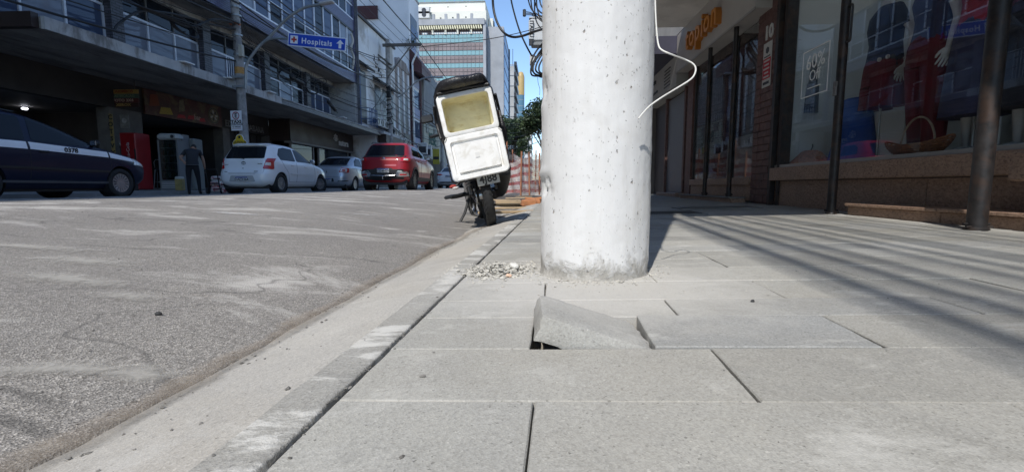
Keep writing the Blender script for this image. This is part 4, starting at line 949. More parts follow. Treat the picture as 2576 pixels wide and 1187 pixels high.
M_BROWN = pm('brown_fascia', (0.040, 0.026, 0.022), 0.2, 2, 0.55)
M_FRW = pm('pale_blue_frame', (0.62, 0.65, 0.72), 0.1, 6, 0.45, 0.2)
M_PANE = glassm('dark_pane', (0.25, 0.28, 0.33), 0.25, 0.02, (0.022, 0.027, 0.036))
M_PANE2 = glassm('pale_pane', (0.5, 0.55, 0.6), 0.1, 0.05, (0.22, 0.25, 0.31))
M_PANE3 = glassm('blue_pane', (0.3, 0.35, 0.45), 0.15, 0.02, (0.07, 0.095, 0.16))
M_CURT = pm('curtain', (0.55, 0.58, 0.64), 0.35, 5, 0.9, stretch=(6, 6, 0.2))
def part(root, name, mb, mat, smooth=False, par=None):
    o = mb.build(name, mat, None, smooth); o.parent = par or root
    o.matrix_parent_inverse = Matrix.Translation(-Vector(root.location)); return o
def pinst(root, name, me, mat, loc, rot=(0, 0, 0), scale=(1, 1, 1), par=None):
    o = inst(name, me, mat, None, loc, rot, scale); o.parent = par or root
    o.matrix_parent_inverse = Matrix.Translation(-Vector(root.location)); return o
CXE = -11.6
b1 = empty('apartment_block', (-13.2, 20, 0.13), 0, 'apartment block with violet tiled bands over a long concrete canopy', 'building')
B1 = lambda n, mb, mt, sm=False, par=None: part(b1, n, mb, mt, sm, par)
def zj(z): return z
# canopy: slab, pale fascia, tiled fascia, dark end
cs = MB(); rings = []
B1('canopy_slab', MB().bb(-15.4, CXE - 0.08, 10.72, 33.9, 4.0, 4.26), M_SOFL)
m = MB(); n_ = 60; rings = []
for i in range(n_ + 1):
    y = lerp(10.7, 20.8, i / n_); t = 0.02 * nz(y, 1, 1.3) + 0.012 * nz(y, 3, 6); rings.append([(CXE, y, 3.975 + 0.006 * nz(y, 7, 3)), (CXE - 0.09, y, 3.975), (CXE - 0.09, y, 4.27), (CXE, y, 4.27 + t)])
B1('canopy_fascia', m.loft(rings), M_FASC, 40)
B1('canopy_fascia', MB().bb(CXE - 0.09, CXE, 20.81, 33.9, 3.975, 4.20), M_BRK2)
B1('canopy_top_rim', MB().bb(CXE - 0.14, CXE + 0.03, 20.805, 33.9, 4.202, 4.25), M_FASC)
B1('canopy_end_beam', MB().bb(-19.5, CXE - 0.16, 10.55, 10.72, 3.99, 4.33), M_BROWN)
B1('canopy_end_beam', MB().bb(-19.5, CXE - 1.0, 9.9, 10.15, 4.95, 5.35), M_BROWN)
B1('beam_end_cap', MB().bb(CXE - 0.999, CXE - 0.82, 9.92, 10.14, 5.02, 5.36), M_FASC)
# ground floor
FXL = -15.0
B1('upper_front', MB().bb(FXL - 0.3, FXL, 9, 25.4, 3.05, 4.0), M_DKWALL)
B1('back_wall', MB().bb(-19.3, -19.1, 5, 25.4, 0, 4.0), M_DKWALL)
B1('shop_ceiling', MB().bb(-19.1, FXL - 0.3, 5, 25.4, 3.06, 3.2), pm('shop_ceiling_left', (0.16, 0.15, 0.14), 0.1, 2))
for y, w_ in ((15.7, 1.35), (21.55, 0.5), (25.2, 0.5), (9.8, 0.6)):
    B1('ground_pillar', MB().bb(FXL - 0.45, FXL + 0.02, y, y + w_, 0.1, 3.05), pm('pillar_grey', (0.12, 0.112, 0.105), 0.3, 2.5, 0.8, bmp=0.5, bscale=14))
B1('party_wall', MB().bb(-19.1, FXL - 0.45, 16.9, 17.05, 0.1, 3.06), M_DKWALL)
B1('entrance_wall', MB().bb(-15.6, -15.35, 22.05, 25.2, 0.1, 3.05), M_DKWALL)
B1('party_wall', MB().bb(-19.1, FXL - 0.46, 21.6, 21.75, 0.1, 3.055), M_DKWALL)
B1('party_wall', MB().bb(-17, -13.98, 34.0, 34.15, 0.1, 4.0), M_DKWALL)
B1('shop_ceiling', MB().bb(-17, -14.1, 25.6, 34.0, 3.2, 3.3), M_DKWALL)
for k in range(5): B1('gate_bar', MB().bb(-15.3, -15.25, 22.3 + k * 0.6, 22.34 + k * 0.6, 0.15, 3.0), M_BLACK)
# shop with the brown fascia
B1('brown_fascia', MB().bb(-14.1, -13.8, 25.45, 34.2, 2.80, 4.0), M_BROWN)
B1('brown_fascia_end', MB().bb(-15.0, -14.1, 25.42, 25.6, 2.80, 4.0), M_BROWN)
B1('fascia_ledge', MB().bb(-14.15, -13.7, 25.4, 34.2, 2.70, 2.795), pm('ledge_grey', (0.22, 0.21, 0.2), 0.15, 3))
for y in (25.6, 28.2, 28.9, 33.4): B1('shop_mullion', MB().bb(-14.0, -13.9, y, y + 0.12, 0.15, 2.7), pm('mullion_grey', (0.2, 0.19, 0.18), 0.1, 5))
for a, b in ((25.72, 28.2), (29.02, 33.4)): B1('shop_pane', MB().bb(-13.97, -13.95, a, b, 0.2, 2.7), M_PANE)
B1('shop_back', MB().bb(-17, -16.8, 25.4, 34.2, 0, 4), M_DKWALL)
B1('red_door', MB().bb(-13.86, -13.82, 33.55, 34.5, 0.15, 2.3), pm('dark_red_door', (0.14, 0.02, 0.02), 0.2, 3))
# first floor, set back above the canopy
B1('first_floor_head', MB().bb(-13.4, -13.0, 8, 29.9, 6.55, 6.75), M_FASC)
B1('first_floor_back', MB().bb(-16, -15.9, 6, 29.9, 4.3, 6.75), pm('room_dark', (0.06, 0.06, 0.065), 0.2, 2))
colY = [9.9, 13.85, 17.75, 21.75, 25.7]
for y in colY: B1('tiled_column', MB().bb(-13.35, -12.86, y, y + 0.42, 4.262, 6.55), M_BRK2)
lo_me = MB().bb(-0.006, 0.006, -0.5, 0.5, 0, 1).mesh('window_pane')
lo_me2 = lo_me.copy(); lo_me3 = lo_me.copy()
for me_, mt in ((lo_me, M_PANE), (lo_me2, M_PANE2), (lo_me3, M_PANE3)): me_.materials.append(mt)
fr_me = MB().bb(-0.03, 0.03, -0.5, 0.5, -0.5, 0.5).mesh('window_frame'); fr_me.materials.append(M_FRW)
fd_me = MB().bb(-0.03, 0.03, -0.5, 0.5, -0.5, 0.5).mesh('window_frame'); fd_me.materials.append(pm('dull_frame', (0.13, 0.13, 0.135), 0.2, 6, 0.5))
def frame(y0, y1, z0, z1, X, th=0.06, me=fr_me, nm='window_frame'): return pinst(b1, nm, me, None, (X, (y0 + y1) / 2, (z0 + z1) / 2), (0, 0, 0), (1, y1 - y0, z1 - z0))
bays = [(10.35, 13.83), (14.29, 17.73), (18.19, 21.73), (22.19, 25.68), (26.14, 29.0)]
for bi, (a, b) in enumerate(bays):
    k = 3; wd = (b - a) / k; ft = 5.68 if bi != 3 else 5.5
    frame(a, b, 4.30, 4.38, -13.12); frame(a, b, ft, ft + 0.07, -13.121)
    for i in range(k + 1): frame(a + i * wd - 0.03, a + i * wd + 0.03, 4.38, ft, -13.11); frame(a + i * wd - 0.022, a + i * wd + 0.022, ft + 0.07, 6.55, -13.118, 0.05, fd_me)
    for i in range(k):
        q = rnd.random(); me_ = lo_me2 if q < 0.3 else lo_me3 if q < 0.75 else lo_me
        pinst(b1, 'window_pane', me_, None, (-13.13, a + (i + 0.5) * wd, 4.38), (0, 0, 0), (1, wd - 0.07, ft - 4.38))
        pinst(b1, 'window_pane', lo_me, None, (-13.14, a + (i + 0.5) * wd, ft + 0.08), (0, 0, 0), (1, wd - 0.05, 6.54 - ft - 0.08))
        if q < 0.5:
            m = MB(); rr = []
            for zz in (4.4, 6.5): rr.append([(-13.45 + 0.03 * math.sin(j * 1.3), a + i * wd + 0.08 + j * (wd - 0.2) / 24, zz) for j in range(25)])
            B1('curtain', m.loft(rr, False), M_CURT, 'all')
# grille of white bars right beside the utility pole
for k in range(9): B1('window_bar', MB().bb(-13.07, -13.05, 19.45 + k * 0.135, 19.475 + k * 0.135, 4.4, 5.66), M_FRW)
B1('end_wall', MB().bb(-13.3, -11.7, 29.55, 29.9, 4.27, 6.75), pm('stained_white', (0.40, 0.40, 0.39), 0.2, 1.5, 0.8, tint=(0.16, 0.15, 0.14), tfac=0.6, tscale=1.5))
for y in (15.1, 17.35, 19.9, 27.4): B1('drip_tray', MB().bev((CXE + 0.0, y, 4.31), (0.3, 0.46, 0.045), 0.01), M_WHITE)
# upper storeys
B1('overhang_soffit', MB().bb(-13.3, -11.67, -26, 29.9, 6.76, 6.9), M_SOFL)
UX = -11.66
up_me = MB().bb(-0.006, 0.006, -0.5, 0.5, 0, 1).mesh('window_pane'); um2 = up_me.copy(); um3 = up_me.copy()
for me_, mt in ((up_me, M_PANE3), (um2, M_PANE), (um3, M_PANE2)): me_.materials.append(mt)
for f in range(6):
    z0 = 6.75 + 3.18 * f
    B1('tiled_band', MB().bb(UX - 0.2, UX, -26 if f else 8, 29.9, z0, z0 + 0.62), M_BRK)
    if f > 1:
        B1('glazing_strip', MB().bb(UX - 0.3, UX - 0.1, -26, 29.8, z0 + 0.62, z0 + 3.18), M_PANE3); continue
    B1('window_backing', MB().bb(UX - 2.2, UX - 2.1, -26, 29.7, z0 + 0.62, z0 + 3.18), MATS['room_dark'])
    B1('sill_rail', MB().bb(UX - 0.14, UX + 0.01, 8, 29.8, z0 + 0.622, z0 + 0.69), M_FRW)
    B1('transom', MB().bb(UX - 0.12, UX - 0.02, 8, 29.8, z0 + 1.46, z0 + 1.52), M_FRW)
    B1('head_rail', MB().bb(UX - 0.14, UX - 0.01, 8, 29.8, z0 + 3.08, z0 + 3.178), M_BLACK)
    y = 12.0; i = 0
    while y < 29.6:
        wd = 1.04; wide = i % 6 == 2
        B1('mullion', MB().bb(UX - 0.12, UX - 0.015, y - (0.07 if wide else 0.03), y + (0.07 if wide else 0.03), z0 + 0.69, z0 + 3.08), M_FRW)
        if y + wd < 29.9:
            for (za, zb) in ((0.69, 1.46), (1.52, 3.08)):
                q = rnd.random(); me_ = up_me if q < 0.6 else um2 if q < 0.85 else um3
                pinst(b1, 'window_pane', me_, None, (UX - 0.07 + rnd.uniform(-.006, .006), y + wd / 2, z0 + za), (0, rnd.uniform(-.01, .01), rnd.uniform(-.008, .008)), (1, wd - 0.06, zb - za))
            if rnd.random() < 0.4:
                rr = [[(UX - 0.35 + 0.03 * math.sin(j * 1.7), y + 0.1 + j * 0.035, zz) for j in range(24)] for zz in (z0 + 0.7, z0 + rnd.choice([1.9, 3.0]))]
                B1('curtain', MB().loft(rr, False), M_CURT, 'all')
        y += wd; i += 1
B1('corner_pier', MB().bb(UX - 0.25, UX + 0.02, 29.6, 30.3, 6.76, 25.8), M_BRK)
for k in range(3): B1('service_pipe', MB().tube([(UX + 0.06, 29.75 + k * 0.16, 4.3), (UX + 0.06, 29.75 + k * 0.16, 25.6)], 0.035, 8), M_BRK2)
B1('inner_floors', MB().bb(-24, UX - 2.25, -26, 29.6, 6.9, 25.8), M_DKWALL)
B1('added_roof_tower', MB().bb(-22, UX - 0.2, 21.5, 29.8, 26.2, 38), M_FASC)  # unseen tower, added to keep the tall white house in shade
B1('roof_slab', MB().bb(-24, UX + 0.05, -26, 29.9, 25.83, 26.2), M_FASC)
B1('side_wall', MB().bb(-24, -16.1, -26, 9, 0, 6.7), M_DKWALL)
B1('drain_pipe', MB().tube(spline([(UX + 0.04, 29.1, 9.6), (UX + 0.1, 29.2, 9.2), (UX + 0.02, 29.05, 8.7), (UX + 0.12, 29.2, 8.2), (UX + 0.04, 29.1, 7.5)], 5), 0.07, 8), pm('beige_cloth_pipe', (0.42, 0.40, 0.36), 0.2, 8), True)

# ---- signs of the ground floor shops (things of their own)
sb = empty('hanging_sign', (0, 0, 0), 0, 'stacked four-line coloured sign board hanging under the canopy', 'sign')
a = at(272, 226, Y=16.0); b = at(351, 270, Y=16.0); sb.location = ((a.x + b.x) / 2, 16.0, (a.z + b.z) / 2); hw, hh = (b.x - a.x) / 2, (a.z - b.z) / 2
for k, (t, bc, tc) in enumerate((('CARIMBOS', (0.30, 0.19, 0.05), (0.22, 0.05, 0.02)), ('PLASTIFICACAO', (0.06, 0.09, 0.07), (0.16, 0.2, 0.12)), ('FOTO 3X4', (0.09, 0.02, 0.02), (0.42, 0.30, 0.26)), ('XEROX', (0.05, 0.02, 0.015), (0.36, 0.24, 0.08)))):
    zc = hh - (k + 0.5) * hh / 2
    o = MB().bev((0, 0, zc), (2 * hw, 0.06, hh / 2 - 0.01), 0.006).build('sign_strip', pm('strip_%d' % k, bc, 0.2, 10), sb)
    text('lettering', t, pm('strip_text_%d' % k, tc, 0.1), o, (0, -0.034, zc), FACE_CAM, hh * 0.42, 0.003, 0.004, min(1.25, 2 * hw * 0.92 / (len(t) * hh * 0.42 * 0.66)))
MB().tube([(-hw * .8, 0, hh), (-hw * .8, 0, 4.0 - sb.location.z)], .015, 6).build('hanger', M_BLACK, sb); MB().tube([(hw * .8, 0, hh), (hw * .8, 0, 4.0 - sb.location.z)], .015, 6).build('hanger', M_BLACK, sb)
vs_ = empty('vertical_sign', (0, 0, 0), 0, 'narrow yellow vertical sign with stacked black letters on the pillar', 'sign')
a = at(274, 287, Y=15.66); b = at(293, 412, Y=15.66); vs_.location = ((a.x + b.x) / 2, 15.66, (a.z + b.z) / 2); hw, hh = (b.x - a.x) / 2, (a.z - b.z) / 2
MB().bev((0, 0, 0), (2 * hw, 0.05, 2 * hh), 0.006).build('board', pm('old_yellow', (0.27, 0.20, 0.075), 0.3, 9), vs_)
for k, ch in enumerate('COTSVXC'): text('letter', ch, M_BLACK, vs_, (0, -0.03, hh * (0.86 - k * 0.285)), FACE_CAM, 0.22, 0.003, 0.006)
for (x0, y0, x1, y1, col, lab, sub) in ((301, 289, 326, 322, (0.16, 0.15, 0.14), 'faded portrait poster on the pillar beside the yellow sign', 1), (301, 334, 325, 352, (0.20, 0.07, 0.06), 'small red and white sticker on the shop pillar', 2), (301, 358, 327, 364, (0.25, 0.24, 0.22), 'narrow pale strip notice on the shop pillar', 0), (301, 368, 327, 414, (0.05, 0.05, 0.05), 'dark poster with a yellow and white figure left of the red fridge', 3)):
    a = at(x0, y0, Y=15.67); b = at(x1, y1, Y=15.67); e = empty('poster', ((a.x + b.x) / 2, 15.67, (a.z + b.z) / 2), 0, lab, 'poster'); w2, h2 = (b.x - a.x) / 2, (a.z - b.z) / 2
    MB().bb(-w2, w2, -0.01, 0.01, -h2, h2).build('sheet', pm('poster_%d' % x1 + str(y0), col, 0.4, 6), e)
    if sub == 1: ell_ = MB().lathe([(.001, 0), (w2 * .55, 0), (w2 * .55, .006), (.001, .006)], 16, Matrix.Translation((0, -0.011, h2 * .1)) @ Matrix.Rotation(R(90), 4, 'X')); ell_.build('portrait_oval', pm('oval_grey', (0.30, 0.29, 0.28), 0.3, 12), e)
    if sub == 2: MB().bb(-w2 * .8, w2 * .8, -0.016, -0.0105, -h2 * .3, h2 * .3).build('white_band', MATS['sticker_white'], e)
    if sub == 3:
        MB().prism([(-w2 * .3, -.011, -h2 * .3), (w2 * .4, -.011, -h2 * .2), (w2 * .3, -.011, h2 * .7), (-w2 * .1, -.011, h2 * .8), (-w2 * .35, -.011, h2 * .3)], (0, -.005, 0)).build('yellow_shape', pm('ochre', (0.42, 0.31, 0.06), 0.3, 20), e)
        MB().prism([(-w2 * .7, -.011, -h2 * .9), (w2 * .6, -.011, -h2 * .8), (w2 * .7, -.011, -h2 * .4), (-w2 * .5, -.011, -h2 * .35)], (0, -.006, 0)).build('white_shape', MATS['sticker_white'], e)
bs = empty('bar_sign', (FXL + 0.05, 19.3, 3.5), 0, 'long dark red painted sign board with a round emblem above the bar entrance', 'sign')
MB().bev((0, 0, 0), (0.08, 4.3, 0.95), 0.01).build('board', pm('painted_board', (0.085, 0.026, 0.024), 0.5, 2.2, 0.6, tint=(0.20, 0.16, 0.075), tfac=0.55, tscale=1.6), bs)
MB().lathe([(.001, 0), (.36, 0), (.36, .012), (.001, .012)], 24, Matrix.Translation((0.041, 1.6, 0)) @ Matrix.Rotation(R(90), 4, 'Y')).build('emblem_disc', pm('emblem_buff', (0.20, 0.17, 0.11), 0.4, 9), bs)
MB().lathe([(.30, 0), (.34, 0), (.34, .018), (.30, .018)], 24, Matrix.Translation((0.041, 1.6, 0)) @ Matrix.Rotation(R(90), 4, 'Y'), True).build('emblem_ring', M_BLACK, bs)
for i in range(7):
    an = i * 0.9; MB().box((0.056, 1.6 + 0.16 * math.cos(an), 0.16 * math.sin(an)), (0.006, 0.14, 0.07), Matrix.Rotation(an, 3, 'X')).build('emblem_mark', M_BLACK if i % 2 else MATS['sticker_white'], bs)
for (y, z, w_, h_, col) in ((-1.7, 0.1, .5, .5, 'strip_text_0'), (-1.15, -0.22, .7, .3, 'ochre'), (-0.3, 0.12, .35, .55, 'emblem_buff'), (0.2, -0.28, .45, .18, 'sticker_red'), (0.85, -0.3, .4, .16, 'sticker_red'), (-0.35, -0.32, .5, .16, 'sticker_red')):
    MB().prism([(0.041, y - w_ / 2, z - h_ / 2), (0.041, y + w_ / 2, z - h_ / 3), (0.041, y + w_ / 3, z + h_ / 2), (0.041, y - w_ / 3, z + h_ / 2.5)], (0.006, 0, 0)).build('painted_patch', MATS[col], bs)
text('lettering', 'bar', MATS['strip_text_2'], bs, (0.05, 0.55, -0.24), FACE_RIGHT, 0.3, 0.004, 0.01)
eg = empty('building_name', (FXL + 0.0, 23.3, 3.28), 0, 'raised grey letters of the building name above the dark entrance', 'lettering')
text('letters', 'ED. GUANABARA', pm('letter_grey', (0.20, 0.195, 0.19), 0.1), eg, (0.03, 0, 0), FACE_RIGHT, 0.42, 0.02, 0.006, 0.95)
nt_ = empty('cosmetics_sign', (-13.79, 32.2, 3.32), 0, 'white shop lettering with a flower mark on the brown fascia', 'sign')
text('lettering', 'natura', pm('sign_white', (0.75, 0.74, 0.72), 0.03), nt_, (0.02, 0.25, -0.05), FACE_RIGHT, 0.62, 0.02, 0.004)
for k in range(5):
    an = R(90 + (k - 2) * 42); c = Vector((0, -1.0 + 0.2 * math.cos(an) * 1.0, 0.12 + 0.2 * math.sin(an)))
    MB().tube(spline([Vector((0.02, -1.0, 0.0)), c + Vector((.02, -.07 * math.sin(an), .07 * math.cos(an))), Vector((0.02, -1.0 + 0.34 * math.cos(an), 0.12 + 0.34 * math.sin(an))), c + Vector((.02, .07 * math.sin(an), -.07 * math.cos(an))), Vector((0.02, -1.0, 0.0))], 4), 0.022, 5).build('petal', MATS['sign_white'], nt_)
for (z, y, t, s) in ((1.95, 14.2, 'FOTO 3X4', 0.3), (2.45, 12.9, 'XEROX', 0.25)):
    pass
ws = empty('wall_sign', (-19.05, 18.8 - 1.2, 2.35), 0, 'dim FOTO 3X4 lettering on the back wall of the copy shop', 'sign'); MB().bb(0, 0.03, -3.2, 1.4 - 2.4, -0.55, 0.55).build('board', M_DKWALL, ws)
text('lettering', 'FOTO 3X4', pm('dim_orange', (0.24, 0.11, 0.05), 0.2), ws, (0.04, -2.1, -0.1), FACE_RIGHT, 0.34, 0.004, 0.004)
for k in range(4): MB().bb(0.031, 0.036, -2.9 + k * 0.2, -1.6 + k * 0.1, 0.15 + k * 0.09, 0.19 + k * 0.09).build('text_line', pm('dim_grey', (0.16, 0.16, 0.16), 0.2), ws)
# ceiling lamp of the copy shop, switched on
cl = empty('ceiling_lamp', (0, 0, 0), 0, 'small lit ceiling lamp inside the copy shop above the dark blue taxi', 'lamp'); q = at(62, 272, Z=3.0); cl.location = (q.x, q.y, 3.055)
MB().lathe([(.06, 0), (.07, -.02), (.07, -.05)], 16).build('housing', M_WHITE, cl, True)
MB().lathe([(.001, -.12), (.06, -.11), (.085, -.08), (.07, -.05)], 16).build('bulb', emis('cold_lamp', (0.85, 0.88, 1.0), 9.0), cl, True)

# ================================================================== old white house, narrow house, tall white house, ribbed house
M_OLDW = pm('old_whitewash', (0.68, 0.69, 0.70), 0.12, 1.0, 0.85, bmp=0.4, bscale=10, bdist=0.02, tint=(0.30, 0.27, 0.23), tfac=0.75, tscale=0.55, stretch=(1, 1, 0.7))
M_OLDB = pm('old_brown_stucco', (0.22, 0.18, 0.16), 0.3, 1.2, 0.85, bmp=0.5, bscale=8, bdist=0.03, tint=(0.42, 0.41, 0.39), tfac=0.8, tscale=0.7, stretch=(1, 3, 0.3))
M_SMW = pm('smooth_white_wall', (0.76, 0.77, 0.79), 0.06, 0.5, 0.8, tint=(0.50, 0.51, 0.53), tfac=0.5, tscale=0.3)
M_MAR = pm('maroon_trim', (0.075, 0.024, 0.026), 0.2, 2, 0.6)
M_DKWIN = pm('dark_window', (0.03, 0.03, 0.035), 0.3, 3, 0.35)
HX = -12.1
b2 = empty('old_house', (-14, 35, 0.13), 0, 'old white house with peeling plaster and dark awninged windows', 'building')
P2 = lambda n, mb, mt, sm=False, par=None: part(b2, n, mb, mt, sm, par)
P2('wall', MB().bb(-22, HX, 30.35, 39.3, 4.28, 11.5), M_OLDW)
P2('lower_wall', MB().bb(-22, HX, 34.25, 39.3, 0, 4.27), M_OLDW)
P2('roof_edge', MB().bb(-22, HX + 0.12, 30.35, 39.3, 11.5, 11.66), pm('dark_roof_edge', (0.04, 0.04, 0.042), 0.3, 5))
for k in range(4): P2('plaster_moulding', MB().bb(HX - 0.02, HX + 0.05, 31.2, 38.9, 9.1 - 0.42 * k, 9.17 - 0.42 * k), M_OLDW)
for (y0, y1, z0, z1) in ((31.6, 32.6, 4.6, 8.1), (34.3, 35.6, 4.6, 7.7), (36.0, 37.1, 4.6, 7.7), (37.5, 38.7, 4.6, 7.7)):
    o = P2('window', MB().bb(HX - 0.1, HX + 0.01, y0, y1, z0, z1), M_DKWIN)
    part(b2, 'window_frame', MB().bb(HX, HX + 0.04, (y0 + y1) / 2 - 0.05, (y0 + y1) / 2 + 0.05, z0, z1), pm('brown_frame', (0.10, 0.08, 0.07), 0.3, 5), False, o)
    part(b2, 'pane', MB().bb(HX + 0.011, HX + 0.02, y0 + 0.08, (y0 + y1) / 2 - 0.08, z0 + 0.1, z1 - 0.1), M_PANE, False, o)
for (y0, y1, z) in ((31.4, 33.0, 8.35), (34.0, 38.9, 7.95)):
    P2('awning', MB().prism([(HX, y0, z + 0.35), (HX + 0.55, y0, z - 0.05), (HX + 0.55, y0, z - 0.18), (HX, y0, z + 0.1)], (0, y1 - y0, 0)), pm('black_awning', (0.035, 0.033, 0.032), 0.4, 6, 0.8, bmp=0.6, bscale=10, bdist=0.03))
P2('ledge', MB().bb(HX, HX + 0.75, 33.95, 39.2, 4.1, 4.28), M_FASC)
P2('ledge_face', MB().bb(HX + 0.1, HX + 0.72, 34.5, 39.1, 3.5, 4.098), M_BROWN)
P2('ground_front', MB().bb(HX, HX + 0.03, 34.4, 39.2, 0.2, 3.2), pm('front_grey', (0.12, 0.115, 0.11), 0.3, 2)); P2('ground_pier', MB().bb(HX, HX + 0.1, 34.1, 34.4, 0.15, 3.4), M_FASC)
# black scrawl on the plaster
for k in range(9):
    y = 34.4 + 0.17 * k + rnd.uniform(-.05, .05); z = 9.6 + rnd.uniform(-.35, .35) - 0.1 * k
    P2('painted_scrawl', MB().tube(spline([(HX + 0.012, y + rnd.uniform(-.2, .2), z + rnd.uniform(-.25, .25)) for _ in range(5)], 4), 0.022, 5), M_BLACK)
# blue railing balcony
for k in range(6): P2('blue_rail', MB().tube([(HX + 0.7, 31.3 + k * 0.28, 4.35), (HX + 0.7, 31.3 + k * 0.28, 5.5)], 0.02, 6), pm('blue_iron', (0.03, 0.07, 0.18), 0.2, 5))
for z in (4.8, 5.5): P2('blue_rail', MB().tube([(HX + 0.05, 31.3, z), (HX + 0.7, 31.3, z), (HX + 0.7, 32.7, z), (HX + 0.05, 32.7, z)], 0.022, 6), MATS['blue_iron'])
P2('blue_door', MB().bb(HX, HX + 0.04, 31.0, 31.55, 4.4, 8.2), pm('blue_paint', (0.035, 0.07, 0.17), 0.3, 3))
# air conditioners
M_AC = pm('ac_white', (0.55, 0.55, 0.53), 0.1, 6, 0.5, tint=(0.35, 0.33, 0.30), tfac=0.5, tscale=2)
def ac_unit(x, y, z, s, lab, grp, face='x'):
    e = empty('air_conditioner', (x, y, z), 0, lab, 'air conditioner', grp)
    MB().bev((0, 0, 0.3 * s), (0.34 * s, 0.8 * s, 0.58 * s), 0.02).build('casing', M_AC, e)
    MB().lathe([(.19 * s, 0), (.235 * s, 0), (.235 * s, .02), (.19 * s, .02)], 20, Matrix.Translation((0.171 * s, -.1 * s, .3 * s)) @ Matrix.Rotation(R(90), 4, 'Y'), True).build('fan_ring', M_BLACK, e)
    MB().lathe([(.001, 0), (.18 * s, 0), (.18 * s, .006), (.001, .006)], 20, Matrix.Translation((0.171 * s, -.1 * s, .3 * s)) @ Matrix.Rotation(R(90), 4, 'Y')).build('fan_grille', M_DKWIN, e)
    MB().lathe([(.001, 0), (.17 * s, 0), (.17 * s, .006), (.001, .006)], 20, Matrix.Translation((0, -.401 * s, .3 * s)) @ Matrix.Rotation(R(90), 4, 'X')).build('side_louvre', M_DKWIN, e)
    for d in (-.3, .3): MB().bb(-.2 * s, .2 * s, d * s - .015, d * s + .015, -.03, 0.005).build('bracket', M_BLACK, e)
for k, y in enumerate((33.3, 34.2, 35.1, 36.0, 37.4, 38.3)): ac_unit(HX + 0.45, y, 4.32 + (0.25 if k < 3 else 0), 1.0, ['first', 'second', 'third', 'fourth', 'fifth', 'sixth'][k] + ' white air conditioner from the left on the ledge of the old house', 'air conditioners on the old house')
b2b = empty('narrow_house', (-14, 41.7, 0.13), 0, 'narrow brown and white stucco house between the old house and the tall white one', 'building')
P3 = lambda n, mb, mt, sm=False, par=None: part(b2b, n, mb, mt, sm, par)
P3('wall', MB().bb(-22, HX, 39.32, 44.0, 0, 10.4), M_OLDB); P3('gable', MB().prism([(HX - 0.4, 39.4, 10.4), (HX - 0.4, 43.9, 10.4), (HX - 0.4, 42.6, 11.2), (HX - 0.4, 40.4, 11.2)], (0.45, 0, 0)), M_OLDB)
for y in (39.9, 41.4, 42.9): P3('white_pilaster', MB().bb(HX, HX + 0.1, y, y + 0.35, 5, 10.3), M_OLDW)
for y in (40.4, 42.0): 
    o = P3('window', MB().bb(HX - 0.05, HX + 0.02, y, y + 0.8, 5.2, 8.2), M_DKWIN); part(b2b, 'pane', MB().bb(HX + 0.021, HX + 0.03, y + 0.1, y + 0.7, 5.4, 8.0), M_PANE, False, o)
P3('window', MB().bb(HX - 0.05, HX + 0.03, 41.7, 43.2, 3.2, 6.9 - 1.9), M_DKWIN)
P3('ledge', MB().bb(HX, HX + 0.7, 39.4, 43.9, 3.6, 3.78), M_FASC)
for k, y in enumerate((40.2, 41.4)): ac_unit(HX + 0.4, y, 3.8, 1.0, ['left', 'right'][k] + ' white air conditioner on the narrow house ledge behind the second pole', 'air conditioners on the narrow house')
b3 = empty('tall_white_house', (-14, 46, 0.13), 0, 'tall smooth white building with maroon trim and a white downpipe', 'building')
P4 = lambda n, mb, mt, sm=False, par=None: part(b3, n, mb, mt, sm, par)
P4('wall', MB().bb(-34, HX, 44.02, 47.6, 0, 18.1), M_SMW)
P4('parapet', MB().bb(-34, HX + 0.08, 44.0, 47.65, 18.1, 18.3), M_FASC)
P4('maroon_corner', MB().bb(HX - 0.02, HX + 0.16, 43.9, 44.5, 0.15, 11.8), M_MAR); P4('maroon_corner', MB().bb(HX - 0.02, HX + 0.16, 47.2, 47.62, 0.15, 12.6), M_MAR)
for k in range(5):
    z = 1.5 + k * 2.9
    o = P4('window', MB().bb(HX - 0.1, HX + 0.04, 44.6, 47.1, z + 0.6, z + 2.2), M_PANE3); part(b3, 'frame', MB().bb(HX + 0.04, HX + 0.08, 45.8, 45.9, z + 0.6, z + 2.2), M_MAR, False, o)
    P4('spandrel', MB().bb(HX, HX + 0.05, 44.5, 47.2, z - 0.4, z + 0.55), pm('lilac_spandrel', (0.30, 0.33, 0.45), 0.1, 2))
P4('maroon_box', MB().prism([(HX, 43.9, 11.1), (HX + 1.15, 43.9, 10.6), (HX + 1.15, 43.9, 11.6), (HX, 43.9, 13.0)], (0, 3.6, 0)), M_MAR)
P4('window_dark', MB().bb(HX - 0.05, HX + 0.03, 44.5, 46.8, 14.2, 16.2), M_DKWIN)
P4('downpipe', MB().tube(spline([(HX + 0.75, 43.86, 13.7), (HX + 0.75, 43.86, 12.6), (HX + 0.3, 43.86, 11.6), (HX + 0.3, 43.86, 10.5), (HX + 0.3, 43.86, 0.3)], 4), 0.09, 8), M_WHITE, True)
pl_ = MB()
for i in range(160):
    c = Vector((HX + 0.3 + rnd.gauss(0, .3), 43.8 + rnd.gauss(0, .1), 13.3 + rnd.gauss(0, .35))); d = Vector((rnd.uniform(-1, 1), rnd.uniform(-1, 1), rnd.uniform(-.5, 1))).normalized() * 0.22; s = d.cross(Vector((0, 0, 1))) * 0.3; pl_.add([c - s, c + d, c + s], [(0, 1, 2)])
P4('planter_weeds', pl_, pm('weed_green', (0.05, 0.07, 0.03), 0.4, 5))
